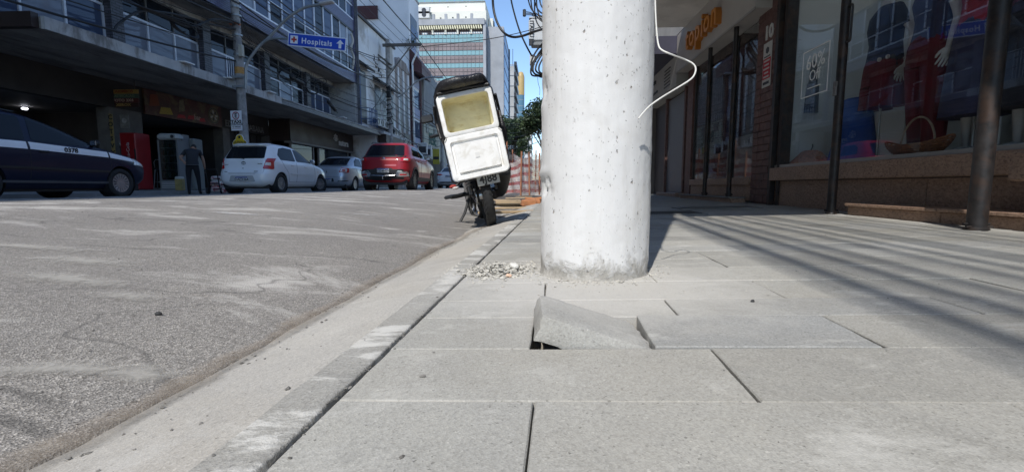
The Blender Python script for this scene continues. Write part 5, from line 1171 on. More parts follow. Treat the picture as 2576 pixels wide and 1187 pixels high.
# brown lattice of pierced blocks in the side wall
a = at(898, 16, Y=43.9); b = at(950, 48, Y=43.9); lt = P4('lattice_backing', MB().bb(a.x, b.x, 43.88, 44.01, b.z, a.z), M_MAR)
cell = MB(); s_ = (b.x - a.x) / 6; h_ = (a.z - b.z) / 4
cell.bb(-s_ / 2, s_ / 2, -0.12, 0, -h_ / 2, -h_ / 2 + 0.07); cell.bb(-s_ / 2, -s_ / 2 + 0.07, -0.121, 0, -h_ / 2 + .07, h_ / 2); cell.bb(-0.09, 0.09, -0.08, 0, -0.09, 0.09); cme = cell.mesh('pierced_block'); cme.materials.append(pm('terracotta_block', (0.14, 0.045, 0.03), 0.3, 5))
for i in range(6):
    for j in range(4): pinst(b3, 'pierced_block', cme, None, (a.x + (i + .5) * s_, 43.88, b.z + (j + .5) * h_), par=lt)
b4 = empty('ribbed_house', (-14, 53, 0.13), 0, 'grey building with vertical concrete ribs above a cream shop front', 'building')
P5 = lambda n, mb, mt, sm=False, par=None: part(b4, n, mb, mt, sm, par)
P5('wall', MB().bb(-30, HX, 47.65, 58, 0, 12.0), pm('rib_grey', (0.30, 0.31, 0.32), 0.15, 1, 0.8))
rib = MB().bb(0, 0.35, -0.14, 0.14, 0, 1).mesh('rib'); rib.materials.append(MATS['rib_grey'])
for k in range(20): pinst(b4, 'rib', rib, None, (HX, 47.95 + k * 0.51, 6.9), (0, 0, 0), (1, 1, 5.3 + 0.1 * (k % 2)))
P5('shop_fascia', MB().bb(HX, HX + 0.3, 47.7, 58, 3.2, 6.8), pm('cream_front', (0.42, 0.42, 0.34), 0.15, 1, 0.8)); P5('shop_opening', MB().bb(HX, HX + 0.05, 48, 57.8, 0.2, 3.1), M_DKWALL)
for y in (48.5, 52): P5('window', MB().bb(HX + 0.3, HX + 0.36, y, y + 1.2, 7.2 - 1.4, 8.4 - 1.8), M_DKWIN)
text('painted_letters', 'BEBE', pm('teal_letters', (0.02, 0.09, 0.07), 0.2), None, (HX + 0.33, 51.4, 5.3), FACE_RIGHT, 1.7, 0.02, 0.03).parent = b4
bpy.data.objects['painted_letters'].matrix_parent_inverse = Matrix.Translation(-Vector(b4.location))
yb = empty('yellow_banner', (-11.0, 49.5, 2.2), 0, 'yellow vertical banner hanging before the cream shop front', 'banner')
MB().bev((0, 0, 1.2), (0.7, 0.06, 1.6), 0.01).build('panel', pm('banner_yellow', (0.38, 0.32, 0.04), 0.15, 2), yb); MB().bb(-0.3, 0.3, -0.04, -0.031, 0.9, 1.2).build('dark_mark', M_BLACK, yb); MB().tube([(-1.1, 0, 2.0), (0, 0, 2.0)], 0.03, 6).build('bracket', M_BLACK, yb)
for k, (y, z, lab) in enumerate(((44.6, 3.3, 'white box sign on a bracket left of the second pole lamp'), (46.4, 3.2, 'white box sign on a bracket right of its twin'))):
    e = empty('box_sign', (HX + 0.9, y, z), 0, lab, 'sign', 'white box signs'); MB().bev((0, 0, 0.55), (0.9, 0.25, 1.1), 0.02).build('box', M_AC, e); MB().bb(-.35, .35, -.135, -.127, .15, .75).build('dark_field', M_DKWIN, e); MB().tube([(-.9, 0, 1.0), (0, 0, 1.0)], .03, 6).build('bracket', M_BLACK, e)
# a lower row of houses runs on behind the street bend
b5 = empty('terrace_row', (-14, 85, 0.13), 0, 'plain grey terrace farther along the left side of the street', 'building')
part(b5, 'wall', MB().bb(-26, -12.3, 58.05, 112, 0, 9), pm('terrace_grey', (0.28, 0.28, 0.27), 0.2, 0.6))
wm = MB().bb(0, 0.06, -0.6, 0.6, 0, 1.6).mesh('window'); wm.materials.append(M_DKWIN)
for k in range(24):
    for f in range(2): pinst(b5, 'window', wm, None, (-12.3, 59.5 + k * 2.2, 4.2 + f * 2.6))
# ================================================================== FAR BUILDINGS
M_TEAL = glassm('teal_glass', (0.3, 0.5, 0.52), 0.05, 0.08, (0.22, 0.37, 0.39))
M_SPAN = pm('brown_spandrel', (0.19, 0.155, 0.155), 0.25, 0.25, 0.7, stretch=(3, 3, 0.3))
M_FCON = pm('far_concrete', (0.30, 0.31, 0.325), 0.2, 0.25, 0.85, tint=(0.21, 0.22, 0.235), tfac=0.6, tscale=0.12)
M_CRM = pm('cream_tower', (0.66, 0.64, 0.56), 0.06, 0.2, 0.85)
of = empty('office_block', (-21, 120, 0), 0, 'office block banded with turquoise glass and brown panels above the street end', 'building')
PO = lambda n, mb, mt, sm=False, par=None: part(of, n, mb, mt, sm, par)
def oz(yz, Y=115.0): return at(1140, yz / 5.186, Y=Y).z
def ox(xz, Y=115.0): return at((1320 + xz / 4.093) / 1.26708, 150, Y=Y).x
xl, xr = ox(90) - 6, ox(905)
PO('core', MB().bb(xl, xr + 0.6, 115.3, 134, 0, oz(265)), M_FCON)
PO('parapet', MB().bb(xl, ox(925), 114.2, 115.3, oz(340), oz(265)), M_FCON)
PO('corner_pier', MB().bb(xr, ox(940), 114.4, 115.31, 0, oz(341)), M_FCON)
nP = 15; pw_ = (xr - ox(108)) / nP
tme = MB().bb(-0.5, 0.5, -0.04, 0.04, 0, 1).mesh('glass_panel'); tme.materials.append(M_TEAL)
sme = MB().bb(-0.5, 0.5, -0.05, 0.05, 0, 1).mesh('spandrel_panel'); sme.materials.append(M_SPAN)
bands = [(450, 497, 't'), (503, 555, 't'), (560, 608, 's'), (611, 658, 's'), (662, 722, 't'), (728, 775, 's'), (778, 823, 's'), (827, 886, 't'), (890, 938, 's'), (941, 987, 's'), (992, 1050, 't'), (1055, 1100, 's'), (1103, 1150, 's'), (1155, 1215, 't'), (1220, 1310, 's'), (1315, 1380, 't'), (1385, 1480, 's')]
for (ya, yb_, t) in bands:
    for i in range(-4, nP):
        pinst(of, 'glass_panel' if t == 't' else 'spandrel_panel', tme if t == 't' else sme, None, (xr - (nP - i - 0.5) * pw_, 115.2 + (0 if t == 't' else -0.06) + rnd.uniform(-.02, .02), oz(yb_)), (0, 0, rnd.uniform(-.012, .012)), (pw_ - 0.09, 1, oz(ya) - oz(yb_) - 0.06))
# louvre storey under the parapet
PO('louvre_recess', MB().bb(xl, xr, 115.25, 115.32, oz(448), oz(340)), pm('recess_dark', (0.06, 0.045, 0.05), 0.2, 1))
lv = MB().bb(-0.16, 0.16, -0.9, 0.0, 0, 1).mesh('louvre'); lv.materials.append(pm('cream_louvre', (0.62, 0.58, 0.40), 0.08, 1))
for k in range(40): pinst(of, 'louvre', lv, None, (xr - 0.4 - k * 0.56, 115.2, oz(392)), (0, R(-14), 0), (1, 1, oz(342) - oz(392)))
for (xa, xb) in ((110, 178), (268, 398), (425, 555), (606, 730), (760, 895)): PO('white_window', MB().bb(ox(xa), ox(xb), 115.1, 115.24, oz(446), oz(424)), M_WHITE)
for xa in (250, 412, 572, 745): PO('pier', MB().bb(ox(xa) - 0.25, ox(xa) + 0.25, 114.9, 115.24, oz(448), oz(392)), M_CRM)
for xa in (265, 424, 580, 757): PO('roof_post', MB().bb(ox(xa) - 0.3, ox(xa) + 0.3, 114.6, 115.2, oz(265), oz(190)), M_FCON)
# plain grey block and its glass street side
PO('stair_tower', MB().bb(ox(942), at(1267, 68, Y=117).x, 117, 136, 0, at(1240, 68, Y=117).z), M_FCON)
gx = at(1267, 68, Y=117).x
PO('glass_side', MB().bb(gx, gx + 0.1, 117.3, 136, 0, at(1267, 85, Y=117).z), glassm('blue_curtain_wall', (0.2, 0.3, 0.5), 0.05, 0.04, (0.05, 0.10, 0.22)))
for k in range(12): PO('glass_mullion', MB().bb(gx + 0.1, gx + 0.16, 117.3, 136, 2 + k * 3, 2.12 + k * 3), M_FCON)
PO('dark_edge', MB().bb(gx - 0.1, gx + 0.3, 135.6, 137, 0, at(1267, 68, Y=117).z), M_DKWIN)
# cream tower behind
ct = empty('cream_tower', (-20, 150, 0), 0, 'pale cream tower rising behind the turquoise banded office block', 'building')
PC_ = lambda n, mb, mt, sm=False, par=None: part(ct, n, mb, mt, sm, par)
def tz(yz): return at(1140, yz / 5.186, Y=150).z
def tx(xz): return at((1320 + xz / 4.093) / 1.26708, 60, Y=150).x
PC_('body', MB().bb(tx(-60), tx(940), 150, 172, 0, tz(150)), M_CRM); PC_('upper_body', MB().bb(tx(30), tx(925), 151.2, 171, tz(150), tz(15)), M_CRM)
PC_('side_wing', MB().bb(tx(945), tx(1003), 156, 175, 0, tz(165)), M_CRM)
for (xa, xb) in ((143, 285), (303, 590), (612, 752)): 
    o = PC_('strip_window', MB().bb(tx(xa), tx(xb), 151.05, 151.19, tz(152), tz(112)), M_WHITE); part(ct, 'shade', MB().bb(tx(xa), tx(xb), 150.9, 151.04, tz(122), tz(105)), M_FCON, False, o)
for k in range(9): PC_('roof_glass', MB().bb(tx(40 + k * 98), tx(128 + k * 98), 151.0, 151.1, tz(10), tz(-40)), M_TEAL)
PC_('roof_rail', MB().bb(tx(30), tx(925), 150.9, 151.2, tz(15), tz(8)), M_FCON)
for xa, yz in ((215, 100), (446, 95), (680, 92), (190, 240), (348, 236), (506, 232), (675, 230)): PC_('wall_light', MB().bb(tx(xa) - .2, tx(xa) + .2, 149.8, 149.99, tz(yz + 5), tz(yz - 3)), M_DKWIN)
for k, z in enumerate((tz(212), tz(268))):
    e = empty('air_conditioner', (tx(112), 148.6, z), R(-90), ['upper', 'lower'][k] + ' air conditioner high on the cream tower corner', 'air conditioner'); MB().bev((0, 0, 1.1), (1.6, 5.4, 2.1), .1).build('casing', M_AC, e); MB().lathe([(.001, 0), (.7, 0), (.7, .05), (.001, .05)], 16, Matrix.Translation((.81, 1, 1.1)) @ Matrix.Rotation(R(90), 4, 'Y')).build('fan', M_DKWIN, e)
for z in (tz(275), tz(330)): PC_('side_window', MB().bb(tx(1003), tx(1003) + .2, 158, 160, z, z + 2.4), M_DKWIN)
# slim towers farther on
def tower(x0, x1, ytop, Y, depth, mat, label, side=None, win=None):
    a = at(x0, ytop, Y=Y); b = at(x1, ytop, Y=Y); e = empty('tower', ((a.x + b.x) / 2, Y, 0), 0, label, 'building', 'slim towers down the street')
    part(e, 'body', MB().bb(a.x, b.x, Y, Y + depth, 0, a.z), mat)
    if win:
        rows_, cols, wm_, side_ = win
        hz = a.z / rows_; wd = (b.x - a.x) / cols
        me = MB().bb(-wd * .3, wd * .3, -0.15, 0, 0, hz * .45).mesh('window'); me.materials.append(wm_)
        for r_ in range(rows_):
            for c_ in range(cols): pinst(e, 'window', me, None, (a.x + (c_ + .5) * wd, Y, hz * (r_ + .3)))
        if side_:
            me2 = MB().bb(0, 0.5, -depth * .04, depth * .04, 0, hz * .4).mesh('window'); me2.materials.append(wm_)
            for r_ in range(rows_):
                for c_ in range(5): pinst(e, 'window', me2, None, (b.x, Y + depth * (c_ + .5) / 5, hz * (r_ + .3)))
    return e, a, b
e, a, b = tower(1280, 1293, 166, 200, 22, pm('tower_grey', (0.36, 0.36, 0.35), 0.2, 0.1), 'slim grey concrete tower with side windows right of the office block', None, None)
for k in range(12): part(e, 'floor_line', MB().bb(a.x, b.x + .05, 199.8, 200, 4 + k * 4.2, 4.3 + k * 4.2), M_FCON); part(e, 'balcony', MB().bb(b.x, b.x + 1.1, 200.5, 220, 4 + k * 4.2, 5.6 + k * 4.2), M_DKWIN)
part(e, 'antenna', MB().tube([(a.x + 1.6, 201, a.z), (a.x + 1.6, 201, a.z + 7)], .12, 6), M_DKWIN)
rt = empty('round_tower', (0, 240, 0), 0, 'round blue glass tower with a golden top', 'building', 'slim towers down the street'); a = at(1301, 182, Y=240); b = at(1319, 182, Y=240); r_ = (b.x - a.x) / 2; rt.location = ((a.x + b.x) / 2, 240 + r_, 0)
MB().lathe([(r_, 0), (r_, a.z - 11)], 32).build('glass_shaft', glassm('tower_blue', (0.2, 0.35, 0.5), 0.05, 0.06, (0.10, 0.20, 0.27)), rt, True)
MB().lathe([(r_ * 1.02, a.z - 11), (r_ * 1.02, a.z - 2), (r_ * .7, a.z), (r_ * .3, a.z + .5)], 32).build('golden_top', pm('gold_clad', (0.42, 0.29, 0.11), 0.1, 0.3, 0.5), rt, 40)
for k in range(16): MB().lathe([(r_ * 1.01, 3 + k * 3.1), (r_ * 1.01, 3.25 + k * 3.1)], 32).build('floor_ring', M_FCON, rt)
tower(1315, 1328, 286, 280, 30, pm('pale_tower', (0.50, 0.48, 0.46), 0.15, 0.1), 'low pale block with many windows left of the blue sky gap', None, (12, 3, M_DKWIN, True))
tower(1329, 1337, 312, 330, 30, pm('white_tower', (0.58, 0.57, 0.55), 0.1, 0.1), 'whitish block farthest down the street', None, (10, 2, M_DKWIN, True))
tower(1255, 1275, 330, 190, 8, pm('pink_tower', (0.40, 0.36, 0.34), 0.1, 0.1), 'low block half hidden behind the dark street tree', None, (8, 3, M_DKWIN, False))
sheet('hills', [-400, -260, -120, -40, 60, 160, 300, 420], [700, 760], lambda x, y: x, lambda X, y: 5 + 10 * (0.5 + 0.5 * math.sin(X * 0.013)) if y > 720 else -0.3, pm('hill_green', (0.05, 0.07, 0.06), 0.2, 0.02))
# ================================================================== TREES
M_LEAF = pm('leaf_dark', (0.030, 0.052, 0.020), 0.5, 2.2, 0.6, tint=(0.055, 0.085, 0.026), tfac=0.7, tscale=0.9); M_LEAF2 = pm('leaf_light', (0.075, 0.125, 0.03), 0.4, 2.2, 0.6); M_BARK = pm('bark', (0.07, 0.055, 0.045), 0.4, 6, 0.95, bmp=0.8, bscale=20, bdist=0.02, stretch=(1, 1, 0.2))
def tree(x, y, h, r, zc, label, n=5200, leaf=0.11, mat=None, seed=1):
    q = random.Random(seed); e = empty('street_tree', (x, y, 0.0), 0, label, 'tree', 'street trees')
    m = MB(); m.tube(spline([(0, 0, -0.1), (0.05, 0, h * .3), (-.03, .05, h * .55), (0, 0, h * .8)], 4), [0.2 * r / 2.2 * (1 - .055 * k) for k in range(13)], 10)
    cl = []
    for k in range(15):
        a = q.uniform(0, 6.28); d = r * q.uniform(.25, .85); zz = zc + q.uniform(-.75, .8) * r * .9; c = Vector((d * math.cos(a), d * math.sin(a), zz)); cl.append((c, r * q.uniform(.28, .5)))
        m.tube(spline([(0, 0, h * q.uniform(.35, .6)), c * .5 + Vector((0, 0, zc * .25)), c], 4), [.07 * (1 - .08 * j) for j in range(9)], 6)
    m.build('trunk', M_BARK, e, True)
    f = MB(); vs = []; fs = []
    for i in range(n):
        c, rr = q.choice(cl); d = Vector((q.gauss(0, 1), q.gauss(0, 1), q.gauss(0, .8))).normalized() * rr * q.uniform(.35, 1.05) ** .7; p = c + d
        u = Vector((q.uniform(-1, 1), q.uniform(-1, 1), q.uniform(-.7, .7))).normalized(); v = u.cross(Vector((q.uniform(-1, 1), q.uniform(-1, 1), q.uniform(-1, 1)))).normalized(); s = leaf * q.uniform(.6, 1.4)
        o = len(vs); vs += [p - u * s, p + v * s * .5, p + u * s, p - v * s * .5]; fs.append((o, o + 1, o + 2, o + 3))
    f.add(vs, fs); f.build('crown', mat or M_LEAF, e); return e
p = at(1283, 340, Y=70); tree(p.x, 70, 5.2, 2.6, p.z, 'dense dark street tree behind the motorcycle handlebar', 9000, 0.19, None, 3)
p = at(1308, 366, Y=74); tree(p.x, 74, 3.2, 1.5, p.z - .2, 'small light green tree behind the safety net', 2600, 0.16, M_LEAF2, 5)
p = at(1372, 285, Y=40); tree(p.x, 40, 6.0, 1.9, p.z, 'dark street tree half hidden behind the white post', 9000, 0.12, None, 9)
# ================================================================== POLES, SIGNS AND CABLES
M_POLE = pm('pole_concrete', (0.30, 0.29, 0.28), 0.25, 3, 0.85, bmp=0.5, bscale=30, tint=(0.12, 0.11, 0.105), tfac=0.6, tscale=2)
M_GALV = pm('galvanised', (0.30, 0.32, 0.33), 0.15, 6, 0.45, 0.6)
M_CABLE = pm('black_cable', (0.015, 0.015, 0.016), 0.2, 10, 0.6)
M_WOODP = pm('weathered_timber', (0.11, 0.10, 0.09), 0.4, 6, 0.9, stretch=(0.3, 1, 1), bmp=0.5, bscale=30)
PX, PY = -11.28, 17.45
p1 = empty('utility_pole', (PX, PY, 0.13), 0, 'concrete utility pole with street lamp arm behind the white hatchback', 'utility pole')
def on(root, name, mb, mat, smooth=False, par=None): return part(root, name, mb, mat, smooth, par)
on(p1, 'shaft', MB().tube([(PX, PY, -0.2), (PX - 0.03, PY, 5), (PX - 0.12, PY, 11)], [0.17, 0.15, 0.125], 20), M_POLE, True)
for z in (4.35, 4.0, 5.2, 5.9, 6.6, 6.9): on(p1, 'clamp_band', MB().lathe([(.165, -.03), (.172, -.03), (.172, .03), (.165, .03)], 20, Matrix.Translation((PX - 0.03, PY, z)), True), M_GALV, True)
arm_px = [(618, 225), (618.5, 190), (620, 164), (634, 140), (654, 115), (675.6, 96), (700, 69), (722.5, 47), (745, 31), (769, 19), (790, 14.5), (808, 12)]
ap = [at(x, y, Y=PY - 0.22) for x, y in arm_px]
on(p1, 'lamp_arm', MB().tube(spline(ap, 3), 0.052, 10), M_GALV, True)
for z in (4.35, 4.0): on(p1, 'arm_bracket', MB().bb(PX - 0.2, PX + 0.32, PY - 0.25, PY - 0.17, z - 0.04, z + 0.04), M_GALV)
q = at(826, 8, Y=PY - 0.22); lamp = on(p1, 'lamp_head', MB().bev(Vector((ap[-1] + q) / 2) + Vector((0.08, 0, 0.03)), (0.52, 0.24, 0.10), 0.03, Matrix.Rotation(R(-8), 3, 'Y')), pm('lamp_grey', (0.42, 0.43, 0.44), 0.1, 6, 0.4))
on(p1, 'lamp_glass', MB().lathe([(.001, -.05), (.075, -.04), (.10, 0), (.09, 0.02)], 16, Matrix.Translation(q + Vector((0.0, -.10, -0.02)))), emis('lamp_glow', (1.0, 1.0, 0.98), 14.0), True, lamp)
arm2 = [at(x, y, Y=PY - 0.24) for x, y in ((664, 106), (676, 100), (690, 97.5), (708, 97.5), (727, 98.5))]
on(p1, 'sign_arm', MB().tube(spline(arm2, 4), 0.042, 8), M_GALV, True)
on(p1, 'meter_box', MB().bev((PX + 0.17, PY - 0.14, 5.3), (0.14, 0.16, 0.42), 0.01), pm('buff_box', (0.40, 0.37, 0.30), 0.15, 8)); on(p1, 'orange_tag', MB().lathe([(.16, -.12), (.165, -.12), (.165, .12), (.16, .12)], 20, Matrix.Translation((PX - 0.03, PY, 4.62)), True), pm('worn_orange', (0.42, 0.22, 0.06), 0.3, 14))
on(p1, 'orange_rag', MB().tube([(PX - .18, PY - .16, 6.25), (PX, PY - .18, 6.33), (PX + .2, PY - .16, 6.22)], .04, 6), pm('orange_rag', (0.40, 0.12, 0.05), 0.2, 9))
# direction sign
c = [at(724.5, 82, Y=PY - 0.35), at(871, 97, Y=PY - 0.35), at(871, 130.5, Y=PY - 0.35), at(724.5, 116, Y=PY - 0.35)]
ctr = (c[0] + c[1] + c[2] + c[3]) / 4; ux = ((c[1] + c[2]) - (c[0] + c[3])) / 2; roll = math.atan2(ux.z, ux.x); hw = ux.length / 2; hh = ((c[0] - c[3]).length + (c[1] - c[2]).length) / 4
ds = empty('direction_sign', ctr, 0, 'blue direction sign reading Hospitais with a red cross and arrow', 'sign'); ds.rotation_euler = (0, -roll, 0)
M_SBL = pm('sign_blue', (0.012, 0.065, 0.46), 0.08, 2, 0.4); M_SWH = pm('sign_white_film', (0.74, 0.75, 0.78), 0.04, 3, 0.4)
MB().bev((0, 0, 0), (2 * hw, 0.03, 2 * hh), 0.008).build('panel', M_SWH, ds); MB().bb(-hw + .035, hw - .035, -0.020, -0.0155, -hh + .035, hh - .035).build('blue_field', M_SBL, ds)
MB().bb(-hw + .10, -hw + .38, -0.025, -0.0205, -.14, .14).build('white_square', M_SWH, ds)
cr = MB(); cr.bb(-hw + .14, -hw + .34, -0.029, -0.0255, -.034, .034); cr.bb(-hw + .206, -hw + .274, -0.0292, -0.0255, -.10, .10); cr.build('red_cross', pm('cross_red', (0.40, 0.03, 0.02), 0.05), ds)
text('lettering', 'Hospitais', M_SWH, ds, (0.0, -0.022, -0.02), FACE_CAM, 0.275, 0.002, 0.006, 0.97, 'CENTER', 1.14)
MB().prism([(hw - .22, -.021, .15), (hw - .36, -.021, .01), (hw - .27, -.021, .01), (hw - .27, -.021, -.15), (hw - .17, -.021, -.15), (hw - .17, -.021, .01), (hw - .08, -.021, .01)], (0, -.004, 0)).build('arrow', M_SWH, ds)
# parking sign and yellow sign on the pole
a = at(578, 279, Y=PY - .3); b = at(611, 329, Y=PY - .3); tsn = empty('parking_sign', ((a.x + b.x) / 2, PY - .3, (a.z + b.z) / 2), R(-6), 'white TAXI parking sign with a circled letter E on the utility pole', 'sign'); w2, h2 = (b.x - a.x) / 2, (a.z - b.z) / 2
MB().bev((0, 0, 0), (2 * w2, 0.02, 2 * h2), 0.006).build('panel', M_SWH, tsn)
MB().lathe([(.115, 0), (.145, 0), (.145, .004), (.115, .004)], 28, Matrix.Translation((0, -.0105, h2 * .5)) @ Matrix.Rotation(R(90), 4, 'X'), True).build('ring', pm('ring_red', (0.30, 0.03, 0.05), 0.1), tsn)
text('symbol', 'E', M_BLACK, tsn, (0, -.012, h2 * .5), FACE_CAM, 0.24, .002, .008); text('lettering', 'TAXI', M_BLACK, tsn, (0, -.012, -h2 * .12), FACE_CAM, 0.15, .002, .006, 1.3); text('lettering', 'CONTAXI', M_BLACK, tsn, (0, -.012, -h2 * .38), FACE_CAM, 0.11, .002, .003, 1.1)
text('lettering', '12 VAGAS', M_BLACK, tsn, (0, -.012, -h2 * .62), FACE_CAM, 0.08, .002, .002); MB().bb(-w2 * .85, w2 * .85, -.013, -.0105, -h2 * .80, -h2 * .77).build('rule', MATS['ring_red'], tsn); MB().bb(-w2 * .85, w2 * .85, -.013, -.0105, h2 * .08, h2 * .095).build('rule', M_BLACK, tsn)
a = at(583, 338, Y=PY - .32); b = at(623, 372, Y=PY - .32); ys2 = empty('yellow_sign', ((a.x + b.x) / 2, PY - .32, (a.z + b.z) / 2), 0, 'small yellow trefoil shaped sign on the pole above the white hatchback', 'sign'); w2 = (b.x - a.x) / 2
def tref(s): return [(s * w2 * x, 0, s * w2 * z) for x, z in ((-.75, -.85), (.75, -.85), (.97, -.55), (.97, -.2), (.75, .08), (.55, .2), (.5, .5), (.32, .76), (0, .88), (-.32, .76), (-.5, .5), (-.55, .2), (-.75, .08), (-.97, -.2), (-.97, -.55))]
MB().prism(tref(1.0), (0, .02, 0)).build('panel', M_SWH, ys2); MB().prism([(x, -.003, z) for x, y, z in tref(.92)], (0, -.004, 0)).build('yellow_field', pm('sign_yellow', (0.62, 0.42, 0.02), 0.08, 4), ys2)
text('lettering', 'LIDIVALO', M_BLACK, ys2, (0, -.009, -.05), FACE_CAM, 0.125, .002, .003); text('lettering', 'auto pecas', MATS['cross_red'], ys2, (0, -.009, -.19), FACE_CAM, 0.085, .002, .002)
MB().lathe([(.001, 0), (.045, 0), (.045, .004), (.001, .004)], 12, Matrix.Translation((0, -.008, .14)) @ Matrix.Rotation(R(90), 4, 'X')).build('mark', M_BLACK, ys2)
# second utility pole with cross-arm
QX, QY = -11.45, 35.6
p2 = empty('utility_pole', (QX, QY, 0.13), 0, 'utility pole with a long wooden cross-arm before the old white house', 'utility pole')
on(p2, 'shaft', MB().tube([(QX, QY, -0.2), (QX, QY, 11.2)], [0.2, 0.16], 16), M_POLE, True)
ca = on(p2, 'cross_arm', MB().bb(-11.75, -8.85, QY - .3, QY - .16, 10.62, 10.82), M_WOODP)
on(p2, 'brace', MB().tube([(QX, QY - .2, 8.6), (-9.6, QY - .2, 10.6)], .045, 6), M_GALV); on(p2, 'brace', MB().tube([(QX, QY - .25, 8.35), (-9.7, QY - .25, 10.55)], .035, 6), M_WOODP)
for x in (-11.0, -10.35, -9.8, -9.0): on(p2, 'insulator', MB().lathe([(.03, 0), (.07, .05), (.03, .09), (.07, .14), (.03, .2)], 10, Matrix.Translation((x, QY - .23, 10.82))), M_BLACK, True, ca)
for y_, z in ((0.6, 9.75), (0.9, 9.45)): on(p2, 'short_arm', MB().box((QX - .3, QY - .25, z), (1.6, .12, .12), Matrix.Rotation(R(38), 3, 'Y')), M_WOODP)
la = [at(x, y, Y=QY - .2) for x, y in ((1000, 246), (1014, 237), (1030, 222), (1048, 206), (1066, 198), (1084, 195), (1100, 195))]
on(p2, 'lamp_arm', MB().tube(spline(la, 3), .055, 8), M_GALV, True); on(p2, 'lamp_head', MB().bev(la[-1] + Vector((.15, 0, 0)), (.6, .26, .12), .03), MATS['lamp_grey'])
for z in (5.2, 5.7, 6.3, 7.0, 7.6): on(p2, 'cable_clutter', MB().tube([(QX - .1, QY - .3, z), (QX + .2, QY - .35, z + .15), (QX + .3, QY - .2, z - .2), (QX - .15, QY - .32, z - .3)], .05, 6), M_CABLE)
on(p2, 'junction_box', MB().bev((QX + .1, QY - .3, 7.3), (.3, .25, .7), .02), M_CABLE); on(p2, 'junction_box', MB().bev((QX - .2, QY - .3, 6.4), (.25, .2, .5), .02), M_AC)
RX, RY = -11.3, 54.0
p3 = empty('utility_pole', (RX, RY, .13), 0, 'third utility pole beside the yellow banner on the left', 'utility pole'); on(p3, 'shaft', MB().tube([(RX, RY, -.2), (RX, RY, 10.8)], [.2, .16], 12), M_POLE, True); on(p3, 'cross_arm', MB().bb(RX - .3, RX + 2, RY - .3, RY - .15, 10.3, 10.5), M_WOODP)
# pole with the transformer, hidden by the white post
TX, TY = 0.62, 25.0
p4 = empty('utility_pole', (TX, TY, .05), 0, 'utility pole standing behind the white post carrying a transformer', 'utility pole'); on(p4, 'shaft', MB().tube([(TX, TY, -.2), (TX, TY, 12)], [.19, .15], 14), M_POLE, True); on(p4, 'cross_arm', MB().bb(TX - 1.2, TX + 1.2, TY - .3, TY - .18, 11.2, 11.35), M_WOODP)
a = at(1329, 45, Y=TY - .6); b = at(1372, 118, Y=TY - .6); tc = Vector(((a.x + b.x) / 2, TY - .55, (a.z + b.z) / 2)); tw, th = (b.x - a.x), (a.z - b.z)
tr = empty('transformer', tc, 0, 'grey electrical transformer with vertical lettering on the pole behind the white post', 'transformer'); M_TRF = pm('transformer_grey', (0.46, 0.47, 0.47), 0.1, 3, 0.5)
MB().bev((0, 0, .05), (tw * .8, .62, th * .78), .06).build('tank', M_TRF, tr, 30); MB().bev((0.02, 0, -th * .42), (tw * .7, .5, th * .16), .04).build('base', pm('transformer_dark', (0.20, 0.21, 0.21), 0.1, 3), tr)
MB().bev((-tw * .33, -.33, 0.02), (tw * .28, .12, th * .66), .03).build('radiator', M_TRF, tr, 30); MB().bb(-tw * .45, tw * .45, -.33, .33, th * .42, th * .46).build('lid', M_TRF, tr)
text('lettering', 'ITAIPU', M_BLACK, tr, (-tw * .30, -.395, .05), (R(90), R(90), 0), .27, .003, .01)
for k in range(3):
    MB().tube(spline([(-tw * .1 + .12 * k, -.1, th * .44), (-tw * .28, -.15, th * .55 + .05 * k), (-tw * .62, -.2, th * .56 + .07 * k)], 4), .02, 6).build('lead', M_CABLE, tr)
    MB().lathe([(.05, 0), (.075, .05), (.05, .1), (.075, .15), (.05, .2)], 10, Matrix.Translation((-tw * .1 + .18 * k, 0.05, th * .44))).build('bushing', pm('brown_porcelain', (0.08, 0.05, 0.04), 0.2), tr, True)
MB().bev((-tw * .72, -.2, th * .62), (.16, .16, .34), .03).build('fuse_holder', M_BLACK, tr); MB().bev((-tw * .34, -.35, -th * .42), (tw * .22, .12, th * .2), .02).build('terminal_box', M_BLACK, tr)
sw = empty('splice_box', at(1339, 152, Y=TY - .5), 0, 'small white box hanging among cables below the transformer', 'box'); MB().bev((0, 0, 0), (.26, .2, .52), .03).build('case', M_AC, sw); MB().bev((.16, 0, .05), (.1, .16, .3), .02).build('clip', M_BLACK, sw)
ORD = ['lowest', 'second lowest', 'third lowest', 'fourth lowest', 'fifth lowest', 'sixth lowest', 'seventh lowest', 'eighth lowest', 'ninth lowest', 'tenth lowest', 'eleventh lowest', 'twelfth lowest', 'second highest', 'highest']
# ------------------------------------------------------------------ cables: every run is a thing
GC = {}
def cable(path, r, label, group, mat=M_CABLE, seg=6, nm='cable'):
    o = MB().tube(path, r, seg).build(nm, mat, None, True); return tag(o, label, 'cable', group)
rc = random.Random(21)
